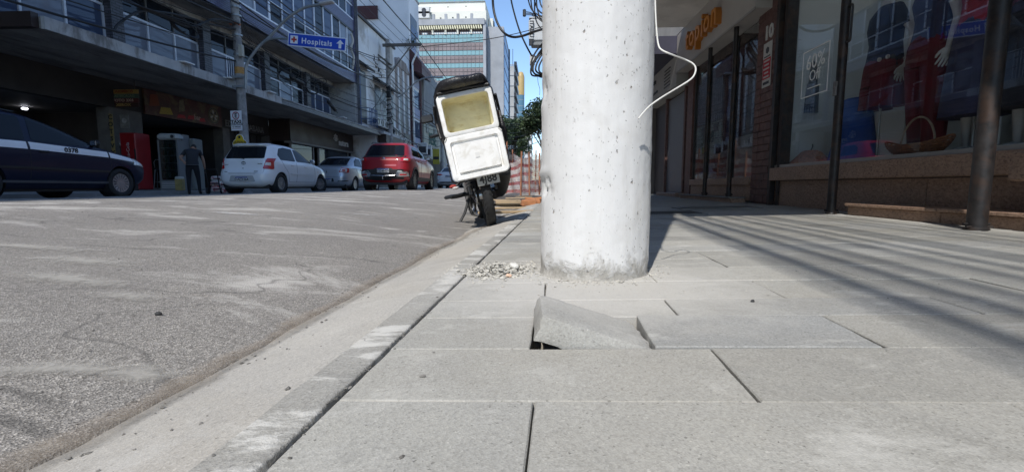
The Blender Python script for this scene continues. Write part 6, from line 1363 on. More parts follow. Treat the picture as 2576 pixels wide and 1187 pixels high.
# overhead lines over the near pavement, from the white post along the street; they throw the striped shade
ra = random.Random(4); wall_in = [(1.16 + 0.05 * k + ra.uniform(-.02, .02), ra.choice([.012, .016, .02, .025])) for k in range(9)] + [(1.62 + 0.062 * k + ra.uniform(-.03, .03), ra.choice([.009, .012, .016, .022])) for k in range(17)]
for i, (sx_, r) in enumerate(wall_in):
    z = 5.6 + 3.2 * ((i * 7) % 11) / 10.0; mm = 0.092 - 0.05 * (sx_ - 1.2) / 1.35
    fx_ = lambda Y: sx_ - .259 * z + mm * (Y - 4.5 + .8 * z)
    a = Vector((fx_(-24), -24, z + .35)); b = Vector((fx_(2.7), 2.7, z - .02)); c2 = Vector((TX + rc.uniform(-.15, .2), TY - .2, z + rc.uniform(1.8, 2.6)))
    pth = sag(a, b, 0.25, 18) + sag(b, c2, 0.5 + rc.uniform(-.1, .3), 16)[1:]
    cable(pth, r, 'overhead communication cable running above the near pavement past the white post', 'cables above the near pavement')
# loops hanging on the far side of the white post
def pxp(pts, Y, n=5): return spline([at(x, y, Y=Y + (0.15 * math.sin(i * 1.7))) for i, (x, y) in enumerate(pts)], n)
cable(pxp([(1239, -40), (1241, 20), (1252, 60), (1270, 85), (1292, 94), (1318, 90), (1345, 80), (1380, 70)], 12), .030, 'thick black cable drooping left of the white post against the sky', 'cables hanging left of the white post')
cable(pxp([(1280, -30), (1290, 20), (1306, 75), (1322, 112), (1338, 142)], 16), .03, 'black cable falling from the top edge to the small white box', 'cables hanging left of the white post')
lps = [[(1325, -20), (1332, 12), (1342, 30), (1362, 42), (1380, 46)], [(1334, -20), (1338, 20), (1348, 40), (1370, 60)], [(1340, -20), (1348, 14), (1360, 32), (1378, 38)], [(1346, -20), (1345, 30), (1352, 60), (1372, 84)], [(1352, -25), (1350, 10), (1358, 44), (1376, 66)], [(1357, -20), (1359, 8), (1368, 24), (1380, 30)]]
for i, pts in enumerate(lps): cable(pxp(pts, 14), .020, 'black cable looping at the top left of the white post', 'cable loops at the top of the white post')
lps = [[(1372, 112), (1352, 140), (1338, 165), (1336, 186), (1348, 192), (1376, 188)], [(1374, 118), (1358, 138), (1343, 160), (1342, 182), (1356, 190), (1378, 184)], [(1374, 125), (1362, 140), (1350, 162), (1348, 178), (1360, 186), (1378, 178)], [(1370, 105), (1350, 128), (1337, 155), (1340, 180), (1360, 194), (1380, 192)], [(1376, 130), (1364, 150), (1356, 168), (1358, 182), (1372, 188), (1382, 180)]]
for i, pts in enumerate(lps): cable(pxp(pts, 14), .026, 'black cable in the coil hanging at the left edge of the white post', 'coiled cables left of the white post')
cable(pxp([(1352, 190), (1354, 210), (1358, 225), (1357, 240)], 14), .006, 'thin wire end dangling below the coiled cables', None)
cable(pxp([(1060, 118), (1150, 109), (1240, 97), (1320, 80), (1390, 60)], 22), .018, 'single cable crossing the street in front of the office block', None)
# lines in the street distance
for i, (x0, y0, x1, y1) in enumerate(((1262, 318, 1365, 296), (1262, 322, 1365, 303), (1265, 335, 1365, 315), (1268, 342, 1365, 330), (1262, 352, 1365, 342), (1270, 350, 1365, 318), (1264, 310, 1365, 300), (1275, 375, 1365, 352))):
    a = at(x0, y0, Y=58); b = at(x1, y1, Y=40); cable(sag(a, b, .25, 8), .022, 'thin line crossing the far street between the tree and the white post', 'lines across the far street')
# left side, pole to beyond the picture and on to the second pole
for i in range(11):
    z = 5.0 + 0.27 * i; a = Vector((PX + rc.uniform(-.15, .25), PY - .2, z + rc.uniform(-.1, .1))); b = Vector((PX + .3, -16, z + rc.uniform(.3, 1.0)))
    cable(sag(a, b, rc.uniform(.5, 1.3), 20), rc.choice([.012, .016, .022, .03]), ORD[i] + ' of the cables leaving the lamp pole towards the left edge', 'cables left of the lamp pole')
for i in range(14):
    z = 4.7 + 0.28 * i; a = Vector((PX + rc.uniform(-.15, .25), PY + .1, z)); b = Vector((QX + rc.uniform(-.2, .3), QY - .3, 5.0 + .35 * i + rc.uniform(-.2, .2)))
    cable(sag(a, b, rc.uniform(.25, .9), 18), rc.choice([.012, .014, .02, .028]), ORD[i] + ' of the cables strung from lamp pole to cross-arm pole', 'cables between the left poles')
for i in range(10):
    a = Vector((QX + rc.uniform(-.2, .3), QY - .2, 5 + .5 * i)); b = Vector((RX + .1, RY, 5 + .45 * i)); cable(sag(a, b, rc.uniform(.3, .9), 12), rc.choice([.016, .02, .03]), ORD[i] + ' of the cables leaving the cross-arm pole for the banner', 'cables beyond the cross-arm pole')
for i, x in enumerate((-11.0, -10.35, -9.8, -9.0)):
    cable(sag(Vector((x + .3, -10, 11.6)), Vector((x, QY - .23, 11.0)), .5, 16) + sag(Vector((x, QY - .23, 11.0)), Vector((x + .6, 105, 10.5)), 1.0, 14)[1:], .014 if i < 3 else .034, 'power line carried on the long wooden cross-arm', 'power lines on the cross-arm')
for i in range(8):
    y0 = 18.5 + i * 1.7; a = Vector((PX + .1, PY, 6.2 + rc.uniform(-.6, .6))); b = Vector((-13.0 + rc.uniform(0, 1.2), y0, 5.2 + rc.uniform(-.7, 1.2))); cable(sag(a, b, rc.uniform(.1, .5), 10), .010, 'thin service wire from the lamp pole to the tiled facade', 'service wires to the facade')
for i in range(7):
    a = Vector((QX, QY - .2, 6.0 + .4 * i)); b = Vector((HX + .1, 31 + rc.uniform(0, 8), 5.2 + rc.uniform(0, 2.5))); cable(sag(a, b, rc.uniform(.1, .4), 8), .012, 'thin service wire from the cross-arm pole to the old houses', 'service wires to the old houses')
# slack coils strapped to the lines
def coil(name, ctr, r, tilt, n, lab, fl=1.0, yaw=0.0):
    e = empty(name, ctr, yaw, lab, 'cable coil'); e.rotation_euler = (tilt[0], tilt[1], tilt[2])
    for k in range(n):
        pts = [Vector(((r + .012 * k) * math.cos(a), .02 * k * math.sin(a * 2), (r * fl + .012 * k) * math.sin(a))) for a in [2 * math.pi * j / 28 for j in range(29)]]
        MB().tube(pts, .014, 6, False).build('cable_turn', M_CABLE, e, True)
    MB().box((0, 0, -r * fl), (.05, .1, .06)).build('tie', M_BLACK, e); return e
q = at(786, 219, X=-11.35); coil('cable_coil', q, .33, (0, 0, R(62)), 4, 'upright black cable coil like a wheel hanging right of the lamp pole', 1.0)
q = at(727, 184, X=-11.35); q = at(728, 186, X=-11.35); coil('cable_coil', q, .40, (R(66), R(10), R(70)), 4, 'flat black cable coil left of the upright coil', 1.0)
q = at(806, 208, X=-11.35); coil('cable_coil', q, .30, (R(60), R(8), R(70)), 3, 'flat black cable coil right of the upright coil', 1.0)
q = at(466, 70, X=-11.3); coil('cable_coil', q, .42, (0, R(18), R(75)), 5, 'long oval cable loop hanging before the first floor windows on the left', 0.42)
q = at(748, 203, X=-11.35); o = empty('splice_case', q, 0, 'black cable splice case beside the upright coil', 'splice case'); MB().tube([(0, -.6, .05), (0, -.55, .05), (0, .5, -.02), (0, .55, -.02)], [.03, .09, .09, .03], 10).build('case', M_CABLE, o, True); MB().tube([(0, -.7, .07), (0, .7, -.04)], .02, 6).build('strand', M_CABLE, o)
q = at(835, 335 - 68, X=-11.4); o = empty('splice_case', q, 0, 'black cable splice case hanging before the tiled canopy fascia', 'splice case'); MB().tube([(0, -.5, .2), (0, -.42, .16), (0, .4, -.16), (0, .5, -.2)], [.03, .1, .1, .03], 10).build('case', M_CABLE, o, True); MB().tube([(0, -.7, .26), (0, .7, -.26)], .02, 6).build('strand', M_CABLE, o)
# thick bundle sweeping left of the pole above the canopy
cable(spline([at(598, 62, X=-11.3), at(540, 50, X=-11.3), at(480, 68, X=-11.3), at(420, 45, X=-11.3), at(360, 22, X=-11.3), at(300, -10, X=-11.3)], 6), .045, 'thick sagging cable bundle left of the lamp pole', 'cable bundles above the canopy')
cable(spline([at(598, 76, X=-11.3), at(530, 62, X=-11.3), at(470, 44, X=-11.3), at(410, 32, X=-11.3), at(350, 30, X=-11.3), at(300, 60, X=-11.3), at(288, 78, X=-11.3)], 6), .035, 'cable bundle ending in a bend at the tiled column', 'cable bundles above the canopy')
# white cable hanging right of the white post
wc = [(1648, -30), (1649, 30), (1652, 80), (1656, 112), (1664, 126), (1690, 138), (1722, 150), (1742, 160), (1750, 172), (1747, 188), (1735, 202), (1700, 224), (1664, 246), (1637, 265), (1620, 282), (1606, 299)]
cable(spline([at(x, y, Y=1.62 - 0.15 * (i / 15.0) + (0.06 if 5 < i < 12 else 0)) for i, (x, y) in enumerate(wc)], 4), 0.0027, 'stiff white cable bent round the right side of the white post', None, pm('white_cable', (0.62, 0.61, 0.57), 0.1, 10, 0.5), 8, 'white_cable')
# ================================================================== VEHICLES
M_TYRE = pm('tyre_rubber', (0.022, 0.021, 0.021), 0.3, 20, 0.85, bmp=0.4, bscale=80); M_RIM = pm('alloy', (0.36, 0.36, 0.37), 0.12, 8, 0.35, 0.7)
M_CGL = glassm('car_glass', (0.20, 0.23, 0.26), 0.35, 0.02, (0.012, 0.014, 0.017)); M_TRIM = pm('black_trim', (0.016, 0.016, 0.017), 0.2, 10, 0.55)
M_LRED = pm('lamp_red', (0.42, 0.012, 0.015), 0.15, 12, 0.18, coat=0.8); M_LWH = pm('lamp_clear', (0.62, 0.58, 0.55), 0.15, 12, 0.2, coat=0.8); M_CHR = pm('chrome', (0.62, 0.63, 0.65), 0.08, 8, 0.18, 0.95); M_PLW = pm('plate_white', (0.66, 0.66, 0.65), 0.04, 8, 0.5); M_PLB = pm('plate_blue', (0.02, 0.05, 0.30), 0.1, 8, 0.5)
class Shell:
    """car body as a stack of plan outlines: table rows (z, y_rear, y_front, half_width, exponent)"""
    def __init__(s, tab, wheels, wr): s.tab = tab; s.wheels = wheels; s.wr = wr
    def par(s, z):
        yr, yf, w, n = interp(s.tab, z); return (yr + yf) / 2, (yf - yr) / 2, w, n
    def side(s, y, z):
        yc, L, w, n = s.par(z); v = min(.9995, abs((y - yc) / L)); return Vector((w * (1 - v ** n) ** (1 / n), y, z))
    def rear(s, x, z):
        yc, L, w, n = s.par(z); v = min(.9995, abs(x / w)); return Vector((x, yc - L * (1 - v ** n) ** (1 / n), z))
    def front(s, x, z):
        yc, L, w, n = s.par(z); v = min(.9995, abs(x / w)); return Vector((x, yc + L * (1 - v ** n) ** (1 / n), z))
    def G(s, p):
        yc, L, w, n = s.par(p.z); return abs(p.x / w) ** n + abs((p.y - yc) / L) ** n
    def nrm(s, p):
        e = 1e-3; g = Vector((s.G(p + Vector((e, 0, 0))) - s.G(p - Vector((e, 0, 0))), s.G(p + Vector((0, e, 0))) - s.G(p - Vector((0, e, 0))), s.G(p + Vector((0, 0, e))) - s.G(p - Vector((0, 0, e)))))
        return g.normalized() if g.length > 0 else Vector((0, 0, 1))
    def mesh(s, NZ=46, NT=96):
        rings = []; z0, z1 = s.tab[0][0], s.tab[-1][0]
        for i in range(NZ + 1):
            z = lerp(z0, z1, i / NZ); yc, L, w, n = s.par(z); ring = []
            for k in range(NT):
                a = 2 * math.pi * (k + .5) / NT; ca, sa = math.cos(a), math.sin(a)
                # even out the spacing of a superellipse: angle -> ray hit
                d = (abs(ca) ** n + abs(sa) ** n) ** (-1 / n); ring.append((w * ca * d, yc + L * sa * d, z))
            rings.append(ring)
        return MB().loft(rings)
    def patch(s, m, poly, kind, off=0.006, rings=5, sub=4, mirror=False):
        """raised panel following the body: poly in (y,z) for side, (x,z) for rear/front"""
        f = {'side': s.side, 'rear': s.rear, 'front': s.front}[kind]; P = []
        for a, b in zip(poly, poly[1:] + poly[:1]):
            for k in range(sub): P.append((lerp(a[0], b[0], k / sub), lerp(a[1], b[1], k / sub)))
        cx = sum(p[0] for p in P) / len(P); cz = sum(p[1] for p in P) / len(P); n = len(P); vs = []
        def put(u, z, o):
            p = f(u, z); q = p + s.nrm(p) * o
            if mirror: q.x = -q.x
            return q
        vs.append(put(cx, cz, off)); fs = []
        for r in range(1, rings + 1):
            for p in P: vs.append(put(lerp(cx, p[0], r / rings), lerp(cz, p[1], r / rings), off))
        for p in P: vs.append(put(p[0], p[1], -0.012))
        for i in range(n): fs.append((0, 1 + i, 1 + (i + 1) % n))
        for r in range(rings):
            for i in range(n):
                a, b = 1 + r * n + i, 1 + r * n + (i + 1) % n; fs.append((a, b, b + n, a + n))
        return m.add(vs, fs)
    def seam(s, pts, kind='side', wdt=0.006, off=0.0015, mirror=False):
        f = {'side': s.side, 'rear': s.rear}[kind]; path = []
        for a, b in zip(pts, pts[1:]):
            for k in range(6):
                p = f(lerp(a[0], b[0], k / 6), lerp(a[1], b[1], k / 6)); path.append(p + s.nrm(p) * off)
        p = f(*pts[-1]); path.append(p + s.nrm(p) * off)
        if mirror: path = [Vector((-p.x, p.y, p.z)) for p in path]
        return MB().tube(path, wdt / 2, 5)
def rounded(poly, r=0.25, k=3):
    out = []; n = len(poly)
    for i in range(n):
        p0, p1, p2 = poly[i - 1], poly[i], poly[(i + 1) % n]
        a = (lerp(p1[0], p0[0], r), lerp(p1[1], p0[1], r)); b = (lerp(p1[0], p2[0], r), lerp(p1[1], p2[1], r))
        for j in range(k + 1):
            t = j / k; out.append(((1 - t) ** 2 * a[0] + 2 * t * (1 - t) * p1[0] + t * t * b[0], (1 - t) ** 2 * a[1] + 2 * t * (1 - t) * p1[1] + t * t * b[1]))
    return out
WHEEL_ME = {}
def wheel(root, x, y, r, spokes, steer=0.0, rimm=None, wdt=0.19, style='alloy'):
    sgn = 1 if x > 0 else -1
    e = bpy.data.objects.new('wheel', None); COL.objects.link(e); e.parent = root; e.location = (x, y, r); e.rotation_euler = (0, 0, steer + (0 if sgn > 0 else math.pi))
    key = (r, spokes, style)
    if key not in WHEEL_ME:
        M = Matrix.Rotation(R(90), 4, 'Y'); h = wdt / 2; ri = r * .64
        ty = MB().lathe([(ri, -h * .8), (r * .8, -h), (r * .95, -h * .92), (r, -h * .6), (r, h * .6), (r * .95, h * .92), (r * .8, h), (ri, h * .8)], 36, M, True).mesh('tyre', 'all'); ty.materials.append(M_TYRE)
        q = MB().lathe([(ri, -h * .7), (ri * 1.03, h * .78), (ri * .93, h * .78), (ri * .88, h * .3), (ri * .86, -h * .6)], 36, M, True)
        for k in range(spokes):
            a = 2 * math.pi * k / spokes; wv = (0.030 if spokes > 10 else 0.05) * r / .3
            d = Vector((0, math.cos(a), math.sin(a))); t = Vector((0, -math.sin(a), math.cos(a)))
            ro = [Vector((h * .62, 0, 0)) + d * (ri * .16), Vector((h * .60, 0, 0)) + d * (ri * .55), Vector((h * .70, 0, 0)) + d * (ri * .95)]
            rings = [[p + t * w_ + Vector((o_, 0, 0)) for w_, o_ in ((-wv * f, -.02), (-wv * f * .7, .008), (wv * f * .7, .008), (wv * f, -.02))] for p, f in zip(ro, (.55, .75, 1.0))]
            q.loft(rings)
        q.lathe([(.001, h * .5), (ri * .24, h * .5), (ri * .24, h * .68), (ri * .12, h * .74), (.001, h * .74)], 16, M)
        rm = q.mesh('rim', 35); rm.materials.append(rimm or M_RIM)
        dk = MB().lathe([(.001, -h * .3), (ri * .9, -h * .3), (ri * .9, -h * .1), (.001, -h * .1)], 24, M).mesh('brake_disc'); dk.materials.append(M_TRIM)
        WHEEL_ME[key] = (ty, rm, dk)
    ty, rm, dk = WHEEL_ME[key]
    inst('tyre', ty, None, e); inst('rim', rm, None, e); inst('brake_disc', dk, None, e); return e
def make_car(name, label, loc, rz, tab, axles, wr, track, col, opt):
    root = empty(name, loc, rz, label, 'car', None); S = Shell(tab, axles, wr); pmn = paint('paint_' + opt['id'], col, opt.get('flake', 0.0), 0.28, opt.get('coat', 0.8), opt.get('spec', 0.5))
    body = S.mesh().build('body', pmn, root, 50)
    # wheel arches
    W = max(t[3] for t in tab); cuts = []
    for y in axles:
        for sx in (-1, 1):
            c = MB().lathe([(wr * 1.13, -0.22), (wr * 1.13, 0.22)], 40, Matrix.Translation((sx * (W - 0.02), y, wr * 1.04)) @ Matrix.Rotation(R(90), 4, 'Y')).build('cutter', M_TRIM)
            c.parent = root; cuts.append(c); md = body.modifiers.new('arch', 'BOOLEAN'); md.object = c; md.operation = 'DIFFERENCE'; md.solver = 'EXACT'
    bpy.context.view_layer.update()
    dg = bpy.context.evaluated_depsgraph_get(); me = bpy.data.meshes.new_from_object(body.evaluated_get(dg)); body.modifiers.clear(); body.data = me
    me.polygons.foreach_set('use_smooth', [True] * len(me.polygons)); me.set_sharp_from_angle(angle=R(38))
    if not me.materials: me.materials.append(pmn)
    for c in cuts: bpy.data.objects.remove(c)
    for y in axles:
        for sx in (-1, 1):
            MB().lathe([(wr * 1.12, 0), (wr * 1.12, 0.24), (.001, .24)], 30, Matrix.Translation((sx * (W - 0.03), y, wr * 1.04)) @ Matrix.Rotation(R(-90 * sx), 4, 'Y'), 'open').build('wheel_well', M_TRIM, root, 40)
            if opt.get('cladding'):
                q = MB(); rr = []
                for k in range(21):
                    a = math.pi * k / 20; z = wr * 1.04 + wr * 1.17 * math.sin(a); yy = y + wr * 1.17 * math.cos(a); p = S.side(yy, max(z, tab[0][0] + .01)); x = p.x
                    d = Vector((0, math.cos(a), math.sin(a))); rr.append([Vector((sx * (x + .012), yy, z)) + d * o for o in (-.03, .04)] + [Vector((sx * (x - .03), yy, z)) + d * o for o in (.04, -.03)])
                q.loft(rr); q.build('arch_trim', M_TRIM, root, 40)
    yr0, yf0 = tab[2][1], tab[2][2]
    MB().bb(-W * .82, W * .82, yr0 + .2, yf0 - .25, tab[0][0] - .05, tab[0][0] + .1).build('underbody', M_TRIM, root)
    for i, y in enumerate(axles):
        for sx in (-1, 1): wheel(root, sx * track, y, wr, opt.get('spokes', 8), opt.get('steer', 0.0) if i == 1 else 0.0, opt.get('rim'))
    def P(nm, polys, kind, mat, off=.006, r=.12, both=True, sm=40):
        for poly in polys:
            pr = rounded(poly, r) if r else list(poly)
            for mi in ((False, True) if both else (False,)):
                m_ = MB(); S.patch(m_, pr, kind, off, 5, 3, mi); m_.build(nm, mat, root, sm)
    P('side_window', opt['side_win'], 'side', M_CGL, .005, .10)
    if 'pillar' in opt: P('pillar_trim', opt['pillar'], 'side', M_TRIM, .003, 0)
    P('rear_window', [opt['rear_win']], 'rear', M_CGL, .006, .08, False)
    P('windscreen', [opt['front_win']], 'front', M_CGL, .006, .08, False)
    for sm_ in opt.get('seams', []):
        for mi in (False, True): S.seam(sm_, 'side', .007, .0005, mi).build('door_seam', M_TRIM, root)
    for sm_ in opt.get('rseams', []): S.seam(sm_, 'rear', .007, .0005).build('hatch_seam', M_TRIM, root)
    for (y, z) in opt.get('handles', []):
        for mi in (1, -1):
            p = S.side(y, z); MB().bev((mi * (p.x + .012), y, z), (.03, .17, .032), .01).build('door_handle', opt.get('handle_mat', pmn), root)
    # mirrors
    my, mz = opt['mirror']
    for mi in (1, -1):
        p = S.side(my, mz); e = MB().bev((mi * (p.x + .10), my, mz + .03), (.17, .10, .13), .035).build('door_mirror', opt.get('mirror_mat', pmn), root, 60); MB().bev((mi * (p.x + .10), my - .052, mz + .03), (.13, .006, .09), .02).build('mirror_glass', M_CHR, e); MB().bb(mi * (p.x - .02), mi * (p.x + .05), my - .02, my + .02, mz - .02, mz + .01).build('mirror_arm', M_TRIM, e)
    for nm, polys, kind, mat, off, r, both in opt.get('patches', []): P(nm, polys, kind, mat, off, r, both)
    # plate
    if 'plate' in opt:
        txt, z = opt['plate']; p = S.rear(0, z); pe = MB().bev((0, p.y - .012, z), (.40, .012, .13), .004).build('number_plate', M_PLW, root)
        MB().bb(-.19, .19, p.y - .0215, p.y - .0185, z + .032, z + .06).build('plate_band', M_PLB, pe); text('plate_digits', txt, M_BLACK, pe, (0, p.y - .0195, z - .017), FACE_CAM, .105, .001, .003, .95)
    return root, S, pmn
# ---- white hatchback
tab = [(.19, -1.70, 1.62, .73, 6), (.27, -1.83, 1.78, .80, 6.5), (.40, -1.885, 1.87, .838, 7), (.55, -1.885, 1.89, .848, 7), (.66, -1.84, 1.86, .85, 7), (.76, -1.79, 1.76, .848, 7), (.86, -1.765, 1.48, .838, 7), (.95, -1.75, 1.05, .815, 7), (1.03, -1.715, .80, .782, 7), (1.15, -1.64, .60, .735, 6.5), (1.28, -1.55, .36, .685, 6.5), (1.39, -1.47, .10, .64, 6), (1.45, -1.42, -.12, .59, 5.5), (1.485, -1.34, -.34, .52, 5), (1.505, -1.1, -.55, .40, 4)]
hb = dict(id='white_hatch', spokes=12, steer=R(-24), side_win=[[(-1.18, 1.0), (-.36, .985), (-.33, 1.375), (-.78, 1.40), (-1.06, 1.35), (-1.24, 1.15)], [(-.29, .985), (.70, .975), (.36, 1.22), (.02, 1.355), (-.26, 1.375)]],
          rear_win=[(-.60, 1.02), (.60, 1.02), (.535, 1.385), (-.535, 1.385)], front_win=[(-.66, 1.02), (.66, 1.02), (.55, 1.38), (-.55, 1.38)],
          seams=[[(-.34, .99), (-.36, .6), (-.40, .33)], [(.74, .96), (.80, .7), (.78, .33)], [(-1.15, .98), (-1.05, .8), (-.86, .62), (-.83, .36)], [(-.83, .34), (.78, .34)]],
          rseams=[[(-.62, 1.0), (-.66, .9), (-.62, .60), (.62, .60), (.66, .9), (.62, 1.0)]], handles=[(-.62, .86), (.16, .84)], mirror=(.58, 1.0), plate=('DAE3H64', .42),
          patches=[('tail_lamp', [[(.585, .72), (.80, .70), (.775, 1.03), (.66, 1.02)]], 'rear', M_LRED, .012, .12, True), ('lamp_insert', [[(.63, .82), (.75, .81), (.745, .90), (.65, .90)]], 'rear', M_LWH, .016, .1, True), ('plate_recess', [[(-.40, .34), (.40, .34), (.34, .52), (-.34, .52)]], 'rear', pm('recess_grey', (0.40, 0.40, 0.40), 0.05), .003, .1, False), ('side_moulding', [[(-.75, .575), (.62, .56), (.62, .61), (-.75, .63)]], 'side', paint('paint_white_hatch', (0.80, 0.80, 0.80)), .016, .2, True), ('side_lamp', [[(.98, .68), (1.02, .68), (1.02, .70), (.98, .70)]], 'side', pm('amber', (0.5, 0.2, 0.02), 0.1), .006, 0, True)])
whx = at(625, 480, Y=15.2)
car1, S1, pw1 = make_car('white_hatchback', 'white five-door hatchback with red tail lamps standing below the lamp pole', (-8.66, 15.1, 0.10), R(-1.0), tab, (-1.225, 1.235), .295, .735, (0.80, 0.80, 0.80), hb)
q = MB(); rr = []
for k in range(13):
    x = -.56 + 1.12 * k / 12; p = S1.rear(x, 1.44); rr.append([(x, p.y - .10 + .06 * abs(x) ** 2, 1.425), (x, p.y + .06, 1.46), (x, p.y + .06, 1.49), (x, p.y - .10 + .06 * abs(x) ** 2, 1.448)])
q.loft(rr); q.build('roof_spoiler', pw1, car1, 40)
p = S1.rear(0, 1.1); MB().tube([S1.rear(.02, 1.005) + Vector((0, -.03, 0)), S1.rear(-.12, 1.04) + Vector((0, -.03, 0)), S1.rear(-.36, 1.10) + Vector((0, -.025, 0))], .011, 6).build('rear_wiper', M_TRIM, car1)
p = S1.rear(0, .885); MB().lathe([(.042, 0), (.052, 0), (.052, .012), (.042, .012)], 24, Matrix.Translation((0, p.y - .001, .885)) @ Matrix.Diagonal((1.25, 1, 1, 1)) @ Matrix.Rotation(R(90), 4, 'X'), True).build('emblem', M_CHR, car1); MB().lathe([(.018, 0), (.026, 0), (.026, .012), (.018, .012)], 18, Matrix.Translation((0, p.y - .001, .888)) @ Matrix.Diagonal((1, 1, 1.5, 1)) @ Matrix.Rotation(R(90), 4, 'X'), True).build('emblem_inner', M_CHR, car1)
MB().lathe([(.001, 0), (.014, 0), (.014, .01), (.001, .01)], 12, Matrix.Translation((0, S1.rear(0, .73).y, .73)) @ Matrix.Rotation(R(90), 4, 'X')).build('hatch_lock', M_TRIM, car1)
for x, z, w_ in ((-.52, .84, .10), (.50, .86, .14), (.42, .64, .11), (-.5, .63, .09)): p = S1.rear(x, z); MB().bb(x - w_ / 2, x + w_ / 2, p.y - .012, p.y + .01, z - .009, z + .009).build('badge', M_CHR, car1)
MB().tube([S1.rear(-.8, .5), S1.rear(-.4, .56) + Vector((0, -.004, 0)), S1.rear(.4, .56) + Vector((0, -.004, 0)), S1.rear(.8, .5)], .003, 5).build('bumper_seam', M_TRIM, car1)
# ---- dark blue taxi with a white waist stripe
tab = [(.19, -1.95, 1.80, .74, 6), (.28, -2.06, 1.96, .81, 6.5), (.42, -2.10, 2.07, .845, 7), (.58, -2.09, 2.09, .855, 7), (.70, -2.05, 2.04, .856, 7), (.80, -2.02, 1.90, .852, 7), (.90, -2.0, 1.60, .84, 7), (.99, -1.98, 1.15, .82, 7), (1.07, -1.95, .92, .785, 7), (1.2, -1.9, .62, .735, 6.5), (1.33, -1.84, .30, .68, 6.5), (1.44, -1.76, -.02, .63, 6), (1.52, -1.66, -.35, .56, 5.5), (1.56, -1.5, -.7, .46, 5), (1.58, -1.25, -.95, .32, 4)]
tx_ = dict(id='navy_taxi', coat=0.18, spec=0.2, spokes=16, side_win=[[(-.42, 1.03), (.93, 1.00), (.56, 1.20), (.16, 1.36), (-.10, 1.43), (-.34, 1.45)], [(-1.32, 1.04), (-.52, 1.035), (-.46, 1.455), (-1.2, 1.46)], [(-1.85, 1.08), (-1.42, 1.05), (-1.32, 1.45), (-1.70, 1.42)]],
           rear_win=[(-.6, 1.08), (.6, 1.08), (.55, 1.42), (-.55, 1.42)], front_win=[(-.68, 1.06), (.68, 1.06), (.56, 1.44), (-.56, 1.44)],
           seams=[[(-.47, 1.02), (-.50, .7), (-.52, .36)], [(1.02, .98), (1.05, .7), (1.02, .36)], [(-.52, .35), (1.02, .35)], [(-1.38, 1.02), (-1.3, .7), (-1.2, .36)]], handles=[(-.26, .86), (-1.18, .88)], mirror=(.74, 1.06), mirror_mat=M_TRIM, handle_mat=M_TRIM,
           patches=[('white_stripe', [[(-2.0, .90), (-.52, .885), (-.52, 1.01), (-2.0, 1.015)], [(-.48, .885), (1.00, .825), (1.00, .935), (-.48, 1.01)], [(1.04, .822), (1.86, .735), (1.80, .80), (1.04, .93)]], 'side', pm('stripe_white', (0.85, 0.85, 0.87), 0.05), .003, 0, True), ('rub_strip', [[(-1.1, .545), (1.0, .52), (1.0, .56), (-1.1, .585)]], 'side', M_TRIM, .012, .1, True), ('sill_trim', [[(-.95, .30), (.98, .29), (.98, .33), (-.95, .34)]], 'side', pm('sill_grey', (0.10, 0.10, 0.11), 0.1), .008, .1, True), ('head_lamp', [[(.52, .68), (.835, .69), (.80, .83), (.55, .78)]], 'front', M_LWH, .01, .1, True), ('side_lamp_glass', [[(1.66, .70), (1.93, .66), (1.90, .74), (1.72, .80)]], 'side', M_LWH, .012, .1, True), ('grille', [[(-.42, .52), (.42, .52), (.36, .68), (-.36, .68)]], 'front', M_TRIM, .01, .1, False)])
car2, S2, pw2 = make_car('dark_blue_taxi', 'dark blue estate taxi with a white stripe numbered 0378', (-9.75, 8.23, 0.075), R(0.0), tab, (-1.24, 1.27), .305, .745, (0.006, 0.009, 0.030), tx_)
p = S2.side(.22, .90); text('stripe_number', '0378', M_BLACK, car2, (p.x + .006, .24, .91), (R(90), R(-2.5) * 0, R(90)), .125, .002, .004, 1.05)
for mi in (1, -1): MB().tube([S2.side(-1.6, 1.50) * 1 + Vector((.0, 0, .03)) if mi > 0 else Vector((-S2.side(-1.6, 1.5).x, -1.6, 1.53)), Vector((mi * (S2.side(-.9, 1.5).x), -.9, 1.55)), Vector((mi * S2.side(-.4, 1.5).x, -.45, 1.53))], .015, 6).build('roof_rail', M_TRIM, car2)
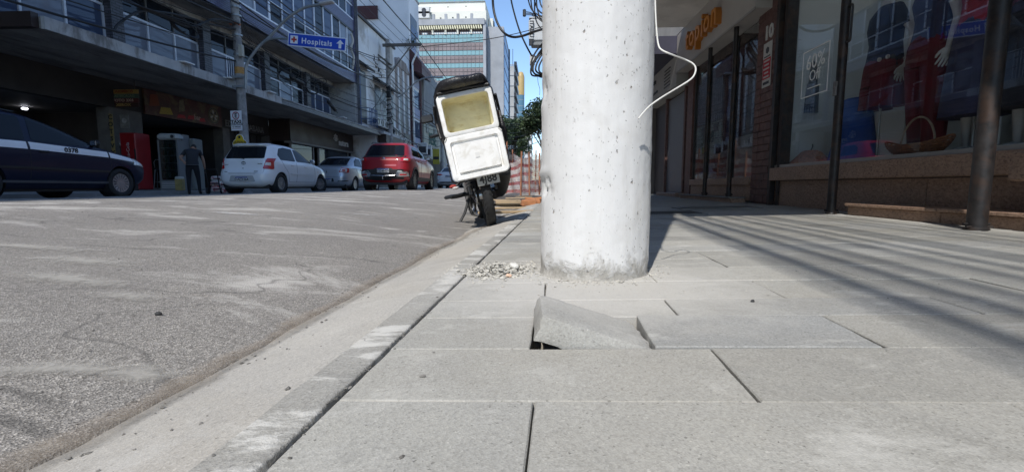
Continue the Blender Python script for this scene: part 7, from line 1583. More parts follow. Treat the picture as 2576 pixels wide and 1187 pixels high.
# ---- silver saloon
tab = [(.19, -1.95, 1.85, .74, 6), (.28, -2.10, 2.0, .81, 6.5), (.42, -2.17, 2.1, .845, 7), (.58, -2.17, 2.13, .86, 7), (.72, -2.14, 2.08, .86, 7), (.84, -2.12, 1.85, .852, 7), (.93, -2.10, 1.45, .84, 7), (.99, -2.06, 1.15, .825, 7), (1.03, -1.9, .98, .80, 7), (1.07, -1.62, .86, .775, 6.5), (1.2, -1.36, .60, .73, 6.5), (1.33, -1.12, .30, .68, 6), (1.43, -.88, 0, .62, 5.5), (1.49, -.62, -.25, .54, 5), (1.52, -.45, -.38, .40, 4)]
sv = dict(id='silver_saloon', flake=.55, spokes=10, side_win=[[(-1.18, 1.06), (-.36, 1.03), (-.34, 1.39), (-.72, 1.41), (-1.02, 1.27)], [(-.30, 1.03), (.74, 1.01), (.40, 1.22), (.06, 1.36), (-.27, 1.39)]], rear_win=[(-.58, 1.09), (.58, 1.09), (.52, 1.41), (-.52, 1.41)], front_win=[(-.66, 1.05), (.66, 1.05), (.55, 1.40), (-.55, 1.40)],
          seams=[[(-.34, 1.03), (-.36, .6), (-.40, .34)], [(.80, .99), (.84, .7), (.8, .34)], [(-1.2, 1.03), (-1.0, .75), (-.86, .36)]], rseams=[[(-.56, 1.02), (-.60, .85), (-.55, .60), (.55, .60), (.60, .85), (.56, 1.02)]], handles=[(-.66, .90), (.2, .88)], mirror=(.62, 1.04), plate=('KQZ8E21', .47),
          patches=[('tail_lamp', [[(.50, .78), (.805, .76), (.80, .95), (.58, .96)]], 'rear', M_LRED, .012, .12, True), ('lamp_insert', [[(.55, .80), (.76, .79), (.76, .92), (.59, .93)]], 'rear', M_LWH, .017, .1, True), ('lamp_core', [[(.60, .825), (.72, .82), (.72, .89), (.62, .895)]], 'rear', M_LRED, .021, .1, True), ('plate_recess', [[(-.3, .40), (.3, .40), (.28, .54), (-.28, .54)]], 'rear', M_TRIM, .003, .1, False), ('bumper_insert', [[(.45, .40), (.80, .42), (.78, .45), (.46, .44)]], 'rear', M_TRIM, .006, .1, True)])
car3, S3, pw3 = make_car('silver_saloon', 'silver saloon car between the white hatchback and the red crossover', (-8.65, 20.75, 0.085), R(0), tab, (-1.25, 1.38), .30, .745, (0.46, 0.48, 0.51), sv)
p = S3.rear(0, .80); MB().prism([(-.03, p.y - .004, .80), (0, p.y - .004, .86), (.03, p.y - .004, .80), (0, p.y - .004, .74)], (0, -.01, 0)).build('emblem', M_CHR, car3)
# ---- red crossover
tab = [(.24, -1.85, 1.78, .76, 6), (.34, -2.02, 1.98, .83, 6.5), (.48, -2.10, 2.08, .875, 7), (.66, -2.12, 2.12, .888, 7), (.80, -2.10, 2.10, .888, 7), (.92, -2.08, 2.02, .882, 7), (1.02, -2.06, 1.60, .868, 7), (1.10, -2.00, 1.15, .842, 7), (1.16, -1.94, .98, .81, 6.5), (1.30, -1.80, .68, .765, 6.5), (1.44, -1.66, .34, .715, 6), (1.54, -1.55, .02, .665, 6), (1.60, -1.45, -.25, .60, 5.5), (1.635, -1.3, -.5, .50, 5), (1.65, -1.05, -.75, .36, 4)]
rd = dict(id='red_suv', coat=0.4, spec=0.3, spokes=10, cladding=True, rim=pm('dark_alloy', (0.07, 0.07, 0.072), 0.1, 8, 0.4, 0.5), side_win=[[(-1.32, 1.19), (-.46, 1.16), (-.44, 1.50), (-1.0, 1.51), (-1.22, 1.42)], [(-.40, 1.16), (.86, 1.13), (.44, 1.36), (.06, 1.48), (-.37, 1.50)]], rear_win=[(-.66, 1.15), (.66, 1.15), (.57, 1.53), (-.57, 1.53)], front_win=[(-.7, 1.18), (.7, 1.18), (.58, 1.52), (-.58, 1.52)],
          seams=[[(-.44, 1.16), (-.46, .7), (-.50, .42)], [(.92, 1.1), (.96, .8), (.92, .42)], [(-1.34, 1.16), (-1.1, .85), (-.95, .45)]], handles=[(-.72, 1.02), (.2, 1.0)], mirror=(.72, 1.16), mirror_mat=M_TRIM, plate=('SSD8H29', .66),
          patches=[('rear_panel', [[(-.72, 1.10), (.72, 1.10), (.72, 1.15), (-.72, 1.15)]], 'rear', M_TRIM, .008, .1, False), ('tail_lamp', [[(.56, .96), (.825, .95), (.81, 1.09), (.60, 1.09)]], 'rear', M_LRED, .014, .12, True), ('lamp_insert', [[(.66, .995), (.78, .99), (.775, 1.05), (.67, 1.05)]], 'rear', M_LWH, .018, .1, True), ('bumper', [[(-.80, .34), (.80, .34), (.83, .66), (.62, .70), (-.62, .70), (-.83, .66)]], 'rear', M_TRIM, .012, .05, False), ('plate_recess', [[(-.34, .58), (.34, .58), (.30, .74), (-.30, .74)]], 'rear', M_TRIM, .004, .1, False), ('chrome_trim', [[(.44, .46), (.80, .47), (.78, .62), (.50, .66), (.42, .58)]], 'rear', M_CHR, .02, .15, True), ('fog_lamp', [[(.55, .50), (.74, .50), (.74, .55), (.55, .55)]], 'rear', M_LRED, .026, .1, True), ('sill_cladding', [[(-.98, .32), (.95, .32), (.95, .44), (-.98, .46)]], 'side', M_TRIM, .014, .05, True), ('trailer_sticker', [[(.05, .80), (.44, .80), (.44, .86), (.05, .86)]], 'rear', pm('sticker_pink', (0.42, 0.10, 0.12), 0.1), .004, .1, False)])
car4, S4, pw4 = make_car('red_crossover', 'dark red crossover with chrome bumper trims seen from behind', (-5.20, 17.4, 0.165), R(0.5), tab, (-1.30, 1.34), .345, .78, (0.27, 0.013, 0.02), rd)
p = S4.rear(0, 1.06)
for z in (1.05, 1.075): MB().tube([(-.06, p.y - .014, z - .02), (0, p.y - .018, z + .015), (.06, p.y - .014, z - .02)], .010, 5).build('emblem_chevron', M_CHR, car4)
MB().tube([S4.rear(-.40, .50) + Vector((0, -.02, 0)), S4.rear(0, .485) + Vector((0, -.03, 0)), S4.rear(.40, .50) + Vector((0, -.02, 0))], .022, 8).build('chrome_bar', M_CHR, car4, True)
p = S4.rear(0, .42); MB().lathe([(.001, .05), (.022, .045), (.028, .025), (.015, .0), (.015, -.08)], 12, Matrix.Translation((0, p.y - .12, .45))).build('tow_ball', M_CHR, car4, True); MB().tube([(0, p.y, .37), (0, p.y - .12, .37)], .018, 6).build('tow_bar', M_TRIM, car4)
for mi in (1, -1): MB().tube(spline([(mi * .62, -1.35, 1.60), (mi * .63, -1.1, 1.665), (mi * .63, -.2, 1.665), (mi * .62, .1, 1.60)], 4), .017, 6).build('roof_rail', M_TRIM, car4)
p = S4.side(1.2, .75); MB().bb(p.x - .01, p.x + .012, 1.16, 1.2, .70, .80).build('wing_badge', M_CHR, car4)
# ---- white saloon far off, with a roof sign
car5, S5, pw5 = None, None, None
tab = [(.19, -1.95, 1.85, .76, 6), (.28, -2.15, 2.05, .83, 6.5), (.42, -2.25, 2.2, .87, 7), (.60, -2.26, 2.25, .89, 7), (.76, -2.24, 2.15, .89, 7), (.88, -2.22, 1.9, .88, 7), (.97, -2.2, 1.5, .865, 7), (1.02, -2.1, 1.2, .84, 7), (1.05, -1.9, 1.0, .81, 6.5), (1.09, -1.6, .88, .785, 6.5), (1.2, -1.25, .6, .74, 6.5), (1.33, -.95, .25, .68, 6), (1.41, -.7, -.05, .61, 5.5), (1.45, -.45, -.25, .5, 5), (1.47, -.38, -.3, .4, 4)]
ws_ = dict(id='far_white', spokes=10, side_win=[[(-1.2, 1.06), (-.36, 1.04), (-.34, 1.36), (-.66, 1.37), (-.98, 1.25)], [(-.30, 1.04), (.80, 1.03), (.42, 1.2), (.06, 1.33), (-.27, 1.36)]], rear_win=[(-.6, 1.10), (.6, 1.10), (.52, 1.38), (-.52, 1.38)], front_win=[(-.66, 1.06), (.66, 1.06), (.55, 1.36), (-.55, 1.36)], handles=[(-.66, .92)], mirror=(.66, 1.05), plate=('LTR1A44', .78), rseams=[[(-.6, .98), (-.62, .7), (.62, .7), (.6, .98)]],
           patches=[('tail_lamp', [[(.38, .87), (.83, .84), (.82, .95), (.50, .95)]], 'rear', M_LRED, .012, .12, True), ('bumper_insert', [[(-.6, .34), (.6, .34), (.62, .42), (-.62, .42)]], 'rear', M_TRIM, .008, .1, False), ('reflector', [[(.62, .50), (.78, .50), (.78, .54), (.62, .54)]], 'rear', M_LRED, .008, .1, True)])
car5, S5, pw5 = make_car('white_saloon', 'white saloon with a roof box far up the road beside the motorcycle', (-6.15, 33.5, 0.17), R(0), tab, (-1.35, 1.35), .32, .78, (0.72, 0.72, 0.72), ws_)
MB().bev((0, -.35, 1.58), (1.0, .36, .20), .05).build('roof_box', M_WHITE, car5, 40); MB().bb(-.4, .4, -.535, -.531, 1.53, 1.63).build('roof_box_panel', M_BLACK, car5)
for k in (-.22, 0, .22): MB().bb(k - .06, k + .06, -.54, -.536, 1.56, 1.60).build('roof_box_mark', M_PLW, car5)
# ================================================================== MOTORCYCLE AND DELIVERY BOX
BX, BY = -0.452, 4.38
BZ = gz(BX, BY)
moto = empty('motorcycle', (BX, BY, BZ - 0.004), R(13), 'black motorcycle leaning on its side stand at the kerb', 'motorcycle'); moto.rotation_mode = 'ZYX'
moto.rotation_euler = (0, R(-12.5), R(12))
M_RUB2 = pm('motorcycle_tyre', (0.02, 0.02, 0.02), 0.3, 30, 0.85, bmp=0.5, bscale=60, bdist=0.004); M_STEEL = pm('bright_steel', (0.42, 0.42, 0.42), 0.15, 20, 0.3, 0.85); M_BLKP = pm('black_bodywork', (0.014, 0.014, 0.015), 0.2, 10, 0.35, coat=0.3); M_MATT = pm('heat_black', (0.022, 0.021, 0.020), 0.3, 20, 0.65, tint=(0.06, 0.045, 0.035), tfac=0.4, tscale=9)
def moto_wheel(y, steer=0.0, r=0.30, wd=0.043):
    e = bpy.data.objects.new('wheel', None); COL.objects.link(e); e.parent = moto; e.location = (0, y, r); e.rotation_euler = (0, 0, steer)
    M = Matrix.Rotation(R(90), 4, 'Y'); ri = r - .075
    prof = [(ri, -.026), (ri + .02, -.045), (r - .025, -wd), (r - .008, -wd * .66), (r, 0), (r - .008, wd * .66), (r - .025, wd), (ri + .02, .045), (ri, .026)]
    MB().lathe(prof, 48, M, True).build('tyre', M_RUB2, e, True)
    tb = MB().box((0, 0, 0), (.034, .012, .006)).mesh('tread_block'); tb.materials.append(M_RUB2)
    for k in range(44):
        a = 2 * math.pi * k / 44
        for s in (-1, 1):
            rr = r - .009; inst('tread_block', tb, None, e, (s * .027, rr * math.cos(a + s * .03), rr * math.sin(a + s * .03)), (a - R(90), R(28) * s * 1, R(35) * s))
    MB().lathe([(ri + .004, -.024), (ri - .012, -.02), (ri - .016, 0), (ri - .012, .02), (ri + .004, .024)], 40, M, True).build('rim', M_STEEL, e, True)
    q = MB()
    for k in range(6):
        a = math.pi * k / 3; q.tube([(0, .03 * math.cos(a), .03 * math.sin(a)), (0, (ri - .01) * math.cos(a + .12), (ri - .01) * math.sin(a + .12))], .014, 6)
    q.build('spokes', M_BLKP, e, True); MB().lathe([(.05, -.055), (.055, -.03), (.055, .03), (.05, .055)], 16, M).build('hub', M_STEEL, e, True)
moto_wheel(0.0); moto_wheel(1.30, R(14))
def mp(nm, mb, mt, sm=True): return mb.build(nm, mt, moto, sm)
for s in (-1, 1):
    mp('swing_arm', MB().tube([(s * .085, 0, .30), (s * .095, .25, .32), (s * .08, .48, .35)], .02, 8), M_MATT)
    sh = mp('shock_absorber', MB().tube([(s * .125, .0, .33), (s * .12, .12, .66)], .014, 8), M_STEEL)
    sp = [Vector((s * .1235, .03, .40)).lerp(Vector((s * .1205, .11, .62)), t / 60) + Vector((.026 * math.cos(t * .95), .026 * math.sin(t * .95), 0)) for t in range(61)]
    MB().tube(sp, .006, 5).build('spring', M_STEEL if s < 0 else M_MATT, sh, True)
    mp('fork_leg', MB().tube([(s * .09, 1.30, .30), (s * .095, 1.05, .78), (s * .095, .97, .95)], .022, 8), M_STEEL)
    mp('frame_tube', MB().tube(spline([(s * .11, .0, .66), (s * .12, .3, .70), (s * .10, .7, .74), (s * .05, .95, .88)], 4), .016, 8), M_BLKP)
    mp('frame_tube', MB().tube(spline([(s * .10, .48, .35), (s * .11, .6, .22), (s * .09, .95, .26), (s * .04, 1.02, .80)], 4), .016, 8), M_BLKP)
    mp('handlebar', MB().tube(spline([(0, .93, 1.0), (s * .14, .93, 1.02), (s * .2, .88, 1.06), (s * .36, .80, 1.04)], 4), .012, 8), M_STEEL); mp('grip', MB().tube([(s * .26, .845, 1.05), (s * .37, .795, 1.04)], .018, 8), M_BLACK)
    mp('mirror_stem', MB().tube(spline([(s * .22, .87, 1.06), (s * .28, .88, 1.16), (s * .33, .86, 1.22)], 3), .006, 6), M_BLACK); mp('mirror', MB().bev((s * .36, .86, 1.245), (.14, .03, .085), .02), M_BLACK)
    mp('foot_peg', MB().tube([(s * .10, .30, .34), (s * .26, .30, .345)], .017, 8), M_BLACK)
    mp('turn_signal', MB().bev((s * .19, -.18, .60), (.085, .05, .055), .02), pm('signal_orange', (0.5, 0.16, 0.06), 0.1, 9)); mp('signal_stem', MB().tube([(s * .06, -.16, .60), (s * .16, -.18, .60)], .008, 6), M_BLACK)
mp('side_marker', MB().bev((-.27, .10, .44), (.07, .05, .035), .015), pm('marker_red', (0.32, 0.04, 0.03), 0.1)); mp('side_marker_clear', MB().bev((-.25, .09, .42), (.06, .05, .025), .01), M_LWH)
mp('marker_stem', MB().tube([(-.1, .15, .5), (-.27, .10, .43)], .012, 6), M_BLACK)
mp('engine', MB().bev((0, .72, .36), (.22, .34, .26), .05), M_MATT, 40); mp('cylinder_head', MB().bev((0, .88, .50), (.16, .16, .22), .03, Matrix.Rotation(R(-25), 3, 'X')), M_MATT, 40)
mp('fuel_tank', MB().loft([[(.10 * k * math.cos(a), y, z + .09 * k2 * math.sin(a)) for a in [2 * math.pi * j / 16 for j in range(16)]] for y, z, k, k2 in ((.38, .80, .7, .5), (.5, .84, 1.2, .9), (.7, .87, 1.4, 1.1), (.88, .90, 1.2, 1.0), (.96, .90, .7, .5))]), M_BLKP)
mp('seat', MB().bev((0, .16, .775), (.24, .62, .08), .035), M_BLACK, 50); mp('side_cover', MB().bev((0, .28, .60), (.27, .30, .22), .05), M_BLKP, 50)
mp('headlamp', MB().lathe([(.03, -.1), (.09, -.04), (.095, .02), (.08, .05), (.001, .06)], 18, Matrix.Translation((0, 1.06, .92)) @ Matrix.Rotation(R(-90), 4, 'X')), M_BLKP)
mp('rear_fender', MB().loft([[(x, -.36 * math.cos(a) * 1.0, .30 + .36 * math.sin(a)) for x in (-.075, -.05, .05, .075)] + [(x, -.35 * math.cos(a), .30 + .35 * math.sin(a)) for x in (.075, .05, -.05, -.075)] for a in [R(20 + 9 * k) for k in range(12)]]), M_BLACK, 50)
mp('front_fender', MB().loft([[(x, 1.30 + .335 * math.cos(a), .30 + .335 * math.sin(a)) for x in (-.065, 0, .065)] + [(x, 1.30 + .325 * math.cos(a), .30 + .325 * math.sin(a)) for x in (.065, 0, -.065)] for a in [R(40 + 11 * k) for k in range(11)]]), M_BLKP, 50)
mf = mp('muffler', MB().tube(spline([(.15, .55, .26), (.165, .32, .28), (.185, .18, .32), (.195, .02, .38), (.205, -.18, .475)], 4), [.028] * 4 + [.034, .045, .056, .062] + [.064] * 4 + [.066, .066, .066, .064, .058], 18), M_MATT, 50); MB().tube([(.205, -.170, .470), (.2055, -.19, .480)], .036, 14).build('muffler_bore', M_BLACK, mf); MB().tube([(.2047, -.183, .4765), (.2049, -.186, .478)], [.062, .06], 18).build('end_cap', pm('cap_grey', (0.05, 0.05, 0.05), 0.1), mf)
mp('chain_guard', MB().bev((-.095, .24, .40), (.03, .44, .07), .012), M_BLACK); mp('chain', MB().tube([(-.085, 0, .365), (-.085, .55, .40)], .011, 6), M_STEEL); mp('chain', MB().tube([(-.085, 0, .235), (-.085, .55, .32)], .011, 6), M_STEEL); mp('sprocket', MB().lathe([(.02, -.004), (.085, -.004), (.085, .004), (.02, .004)], 24, Matrix.Translation((-.085, 0, .30)) @ Matrix.Rotation(R(90), 4, 'Y'), True), M_STEEL)
mp('side_stand', MB().tube([(-.12, .52, .30), (-.20, .50, .16), (-.275, .47, .075)], [.017, .014, .013], 8), M_BLACK); mp('stand_foot', MB().bev((-.285, .465, .070), (.09, .05, .012), .005, Matrix.Rotation(R(12), 3, 'Y')), M_BLACK)
mp('centre_lever', MB().tube(spline([(-.16, .32, .35), (-.24, .25, .345), (-.31, .22, .35)], 3), .022, 8), M_BLACK); mp('rubber_pedal', MB().bev((-.33, .21, .352), (.09, .06, .035), .012), M_BLACK)
mp('carrier', MB().bb(-.16, .16, -.3, .16, .795, .812), M_BLACK, False)
for s in (-1, 1): mp('carrier_stay', MB().tube([(s * .12, -.05, .62), (s * .15, -.25, .80)], .011, 6), M_BLACK)
np_ = mp('number_plate', MB().bev((0.03, -.345, .455), (.20, .008, .165), .006, Matrix.Rotation(R(14), 3, 'X')), pm('plate_dirty', (0.40, 0.40, 0.37), 0.15, 14), False)
t_ = text('plate_digits', '4J88', M_BLACK, np_, (0.03, -.342, .425), (R(104), 0, 0), .098, .001, .003, .9); text('plate_digits', 'KWX', M_BLACK, np_, (0.03, -.361, .498), (R(104), 0, 0), .06, .001, .002, .9)
mp('plate_light', MB().bev((0.03, -.32, .56), (.10, .06, .03), .01), M_BLACK); mp('jacket_roll', MB().tube(spline([(.24, .2, 1.10), (.27, .12, .98), (.275, .06, .84), (.25, .05, .70)], 4), [.03, .04, .05, .055, .06, .066, .07, .072, .072, .07, .066, .05, .03], 10), pm('black_nylon', (0.016, 0.016, 0.018), 0.2, 12, 0.6, bmp=0.5, bscale=18, bdist=0.02)); mp('red_tag', MB().bev((.285, .02, 1.02), (.03, .02, .07), .008), M_LRED)
# --- the box: black fabric bag round a foam cooler, its lid hanging open
dbx = empty('delivery_box', (BX, BY, BZ - 0.004), 0, 'open white foam cooler in a black fabric delivery bag on the motorcycle', 'delivery box'); dbx.rotation_mode = 'ZYX'; dbx.rotation_euler = (0, R(-12.5), R(9))
M_FOAM = pm('white_foam', (0.80, 0.79, 0.765), 0.05, 6, 0.75, bmp=0.4, bscale=120, bdist=0.002, tint=(0.56, 0.53, 0.46), tfac=0.5, tscale=9); M_FOAMY = pm('yellowed_foam', (0.72, 0.67, 0.45), 0.14, 5, 0.7, bmp=0.3, bscale=90, bdist=0.002, tint=(0.50, 0.38, 0.13), tfac=0.5, tscale=7, stretch=(1, 1, 2))
M_NYL = pm('bag_nylon', (0.013, 0.013, 0.015), 0.25, 8, 0.42, bmp=0.9, bscale=9, bdist=0.03)
def rrect(w_, h_, r, y, n=5, cz=0.0, cx=0.0, jit=0.0):
    out = []
    for cx_, cz_, a0 in ((w_ / 2 - r, h_ / 2 - r, 0), (-w_ / 2 + r, h_ / 2 - r, 90), (-w_ / 2 + r, -h_ / 2 + r, 180), (w_ / 2 - r, -h_ / 2 + r, 270)):
        for k in range(n + 1):
            a = R(a0 + 90 * k / n); p = Vector((cx + cx_ + r * math.cos(a), y, cz + cz_ + r * math.sin(a)))
            if jit: p += Vector((jit * mnoise.noise(p * 9), 0, jit * mnoise.noise(p * 9 + Vector((5, 0, 0)))))
            out.append(p)
    return out
OC = 1.005; OW, OH = .475, .355
# foam cooler: rim, inner faces, bottom
q = MB(); q.loft([rrect(OW, OH, .035, -.385, 5, OC, 0, .004), rrect(OW + .008, OH + .008, .04, -.37, 5, OC), rrect(OW + .008, OH + .008, .04, .05, 5, OC), rrect(OW - .1, OH - .1, .03, .051, 5, OC)], True, False)
q.loft([rrect(OW, OH, .035, -.385, 5, OC, 0, .004), rrect(OW - .015, OH - .015, .034, -.391, 5, OC, 0, .004), rrect(OW - .068, OH - .066, .032, -.391, 5, OC, 0, .004), rrect(OW - .076, OH - .074, .03, -.382, 5, OC)], True, False)
fb = q.build('foam_box', M_FOAM, dbx, 40)
q = MB(); q.loft([rrect(OW - .076, OH - .074, .03, -.382, 5, OC), rrect(OW - .092, OH - .09, .03, -.20, 5, OC), rrect(OW - .11, OH - .11, .025, -.19, 5, OC)], True, False); q.add(rrect(OW - .11, OH - .11, .025, -.19, 5, OC), [tuple(range(24))]); q.build('foam_inside', M_FOAMY, fb, 40)
# lid: slab with raised tray, hanging from the lower edge
LC, LW, LH = .640, .50, .375
q = MB(); q.loft([rrect(LW - .03, LH - .03, .03, -.335, 5, LC), rrect(LW, LH, .04, -.345, 5, LC), rrect(LW, LH, .04, -.385, 5, LC, 0, .003), rrect(LW - .014, LH - .014, .037, -.392, 5, LC, 0, .003), rrect(LW - .085, LH - .085, .02, -.392, 5, LC, 0, .002), rrect(LW - .098, LH - .098, .018, -.368, 5, LC), rrect(LW - .128, LH - .128, .014, -.368, 5, LC), rrect(LW - .135, LH - .135, .012, -.398, 5, LC)])
lid = q.build('foam_lid', M_FOAM, dbx, 40); MB().bb(-.018, .018, -.402, -.399, LC - .022, LC + .022).build('lid_mark', pm('lid_emboss', (0.70, 0.69, 0.665), 0.05), lid)
for s in (-1, 1):
    lid_c = MB().tube([(s * .225, -.394, LC + .185), (s * .245, -.394, LC + .16)], .006, 6).build('corner_line', pm('foam_line', (0.6, 0.58, 0.53), 0.1), lid)
# fabric bag shell
def bagring(w_, h_, y, cz, j=.01): return rrect(w_, h_, .05, y, 6, cz, 0, j)
q = MB(); q.loft([bagring(OW + .02, OH + .02, -.368, OC, .004), bagring(OW + .05, OH + .05, -.30, OC + .005), bagring(OW + .075, OH + .08, -.12, OC + .012, .02), bagring(OW + .065, OH + .07, .08, OC + .01, .02), bagring(OW - .02, OH - .02, .12, OC)], True, False); q.build('bag_body', M_NYL, dbx, 60)
q = MB(); q.loft([bagring(LW + .03, LH + .02, -.30, LC, .008), bagring(LW + .04, LH + .03, -.325, LC, .010), bagring(LW + .015, LH + .012, -.346, LC, .003)], True, False); q.build('bag_flap_back', M_NYL, dbx, 60)
# padded top flap thrown back over the bag
q = MB(); rr = []
for k in range(31):
    t = k / 30; x = -OW / 2 - .02 + (OW + .03) * t; top = .105 + .03 * math.sin(t * 3.1) + .02 * math.sin(9 * t) * t; ln = .0
    e_ = max(.35, (1 - abs(2 * t - 1) ** 5) ** .5); top *= e_; B_ = OC + OH / 2
    rr.append([(x, -.13 + (.36 * math.cos(a) * e_ if math.cos(a) < 0 else .24 * math.cos(a)) + .012 * math.sin(t * 11) * (math.cos(a) < -.5), B_ + .008 + top * (.5 + .5 * math.copysign(abs(math.sin(a)) ** .6, math.sin(a))) + .008 * math.sin(t * 17 + a * 2) * max(0, math.sin(a))) for a in [2 * math.pi * j / 20 for j in range(20)]])
q.loft(rr); q.build('top_flap', pm('padded_leatherette', (0.016, 0.016, 0.019), 0.2, 6, 0.33, bmp=0.9, bscale=8, bdist=0.03), dbx, 60)
MB().tube(spline([(-.22, -.40, OC + OH / 2 + .012), (0, -.405, OC + OH / 2 + .018), (.22, -.40, OC + OH / 2 + .012)], 4), .012, 6).build('flap_piping', M_NYL, dbx, True)
for s in (-1, 1): MB().tube(spline([(s * .27, -.30, OC + .12), (s * .285, -.2, OC), (s * .275, -.28, OC - .16)], 4), .012, 6).build('strap', M_NYL, dbx, True)
# ================================================================== ROAD WORKS
def m_net():
    m = bpy.data.materials.new('safety_net'); m.use_nodes = True; n = m.node_tree.nodes; l = m.node_tree.links; b = n['Principled BSDF']
    p = posn(n); s = n.new('ShaderNodeSeparateXYZ'); 
    ob = n.new('ShaderNodeTexCoord'); wv = noise(n, l, p, 1.2, 3, 0.5); l.new(ob.outputs['UV'], s.inputs[0])
    mt = n.new('ShaderNodeMath'); mt.operation = 'FRACT'; l.new(s.outputs[1], mt.inputs[0])
    st = ramp(n, l, mt.outputs[0], [(0.0, (0.30, 0.05, 0.05)), (0.34, (0.30, 0.055, 0.055)), (0.42, (0.46, 0.42, 0.41)), (0.94, (0.50, 0.46, 0.45)), (1.0, (0.30, 0.05, 0.05))]); l.new(st.outputs[0], b.inputs['Base Color'])
    fn = noise(n, l, p, 60, 2); l.new(ramp(n, l, fn.outputs[0], [(0.40, (0.4,) * 3), (0.60, (0.85,) * 3)]).outputs[0], b.inputs['Alpha']); b.inputs['Roughness'].default_value = .7; return m
M_NET = m_net(); M_STAKE = pm('orange_stake', (0.32, 0.14, 0.08), 0.3, 8, 0.8); M_LUM = pm('raw_timber', (0.42, 0.31, 0.19), 0.25, 4, 0.85, stretch=(1, .2, 1), bmp=.4, bscale=30)
def net(root, pts, z0, h, drops, seed):
    """pts: plan points of the stakes; cloth hangs between with folds and slack"""
    q = random.Random(seed); vs = []; fs = []; uv = []; NV = 16; cols = []
    for (a, b), dr in zip(zip(pts, pts[1:]), drops):
        for k in range(15):
            t = k / 15; cols.append((lerp(a[0], b[0], t), lerp(a[1], b[1], t), 4 * dr * t * (1 - t), t))
    cols.append((pts[-1][0], pts[-1][1], 0, 0))
    for i, (x, y, d, t) in enumerate(cols):
        for j in range(NV + 1):
            v = j / NV; z = z0(x, y) + (h - d) * v + .02 * nz(i * .3, j * .5, 1, seed); w_ = .05 * math.sin(i * .8 + j * .35 + seed) * math.sin(math.pi * min(1, t * 1.0)) + .03 * nz(i * .21, j * .13, 1, seed)
            vs.append((x + w_ * .3, y + w_, z)); uv.append((i, (j / NV) * 4.0 + .04 * math.sin(i * .5)))
    n = NV + 1
    for i in range(len(cols) - 1):
        for j in range(NV): fs.append((i * n + j, (i + 1) * n + j, (i + 1) * n + j + 1, i * n + j + 1))
    m = MB().add(vs, fs); o = m.build('net', M_NET, None, 'all'); ul = o.data.uv_layers.new(name='UVMap')
    for lp in o.data.loops: ul.data[lp.index].uv = uv[lp.vertex_index]
    o.parent = root; o.matrix_parent_inverse = Matrix.Translation(-Vector(root.location)); return o
nf = empty('safety_net_fence', (-.6, 15, 0), 0, 'red and white striped safety net on stakes round the road works', 'fence')
gnd = lambda x, y: 0.10
fp = [at(1262, 484, Y=15.2), at(1310, 484, Y=14.6), at(1332, 483, Y=14.9), at(1357, 482, Y=15.4), at(1366, 482, Y=16.0)]
net(nf, [(p.x, p.y) for p in fp], gnd, 1.10, (.16, .05, .05, .02), 1)
bp = [(fp[0].x, fp[0].y), (fp[0].x - .05, 18.0), (-1.25, 22.0), (-.2, 22.6), (.15, 22.8)]
net(nf, bp, gnd, 1.75, (.25, .2, .25, .1), 2)
for p in [(v.x, v.y, 1.28) for v in fp] + [(a[0], a[1], 1.9) for a in bp]:
    o = MB().tube([(p[0], p[1] - .03, 0.02), (p[0] + rnd.uniform(-.05, .05), p[1] - .03, .1 + p[2])], .028, 8).build('stake', M_STAKE); o.parent = nf; o.matrix_parent_inverse = Matrix.Translation(-Vector(nf.location))
# dug-up strip, boards and bricks
tr_ = sheet('trench', [0, .15, .4, .7, 1.0, 1.3, 1.55, 1.7], [8.6 + .3 * k for k in range(24)], lambda x, y: kx(y) - .02 - x, lambda X, y: -.005 + .02 * nz(X, y, 3) + .012 * nz(X, y, 11), M_EARTH); tag(tr_, kind='structure')
for k, (px, py, Y0, L, w_, t_, yaw, lab) in enumerate(((1290, 553, 6.0, 1.0, .16, .03, -62, 'pale plank lying across the gutter just beyond the motorcycle'), (1300, 530, 7.6, 1.1, .13, .03, -70, 'second plank lying beyond the motorcycle in the gutter'), (1280, 518, 8.8, .5, .2, .10, -80, 'short thick timber block beside the motorcycle muffler'), (1298, 495, 12.2, .55, .16, .07, -85, 'timber foot of the safety net left stake'), (1318, 489, 13.8, .5, .14, .08, -88, 'timber foot under the middle net stake'), (1275, 505, 10.4, .6, .12, .06, -75, 'timber offcut on the dark earth'))):
    p = at(px, py, Y=Y0); e = empty('timber_plank', (p.x, Y0, max(gz(p.x, Y0), road_z(p.x)) + t_ / 2 + .012), R(yaw), lab, 'plank'); MB().bev((0, 0, 0), (w_, L, t_), .006).build('board', M_LUM, e); MB().bev((w_ * .3, L * .3, t_ / 2 + .004), (.02, .02, .006), .002).build('nail', M_IRON, e)
M_BRKR = pm('broken_terracotta', (0.40, 0.17, 0.075), 0.3, 8, 0.9, bmp=.6, bscale=50, bdist=.004)
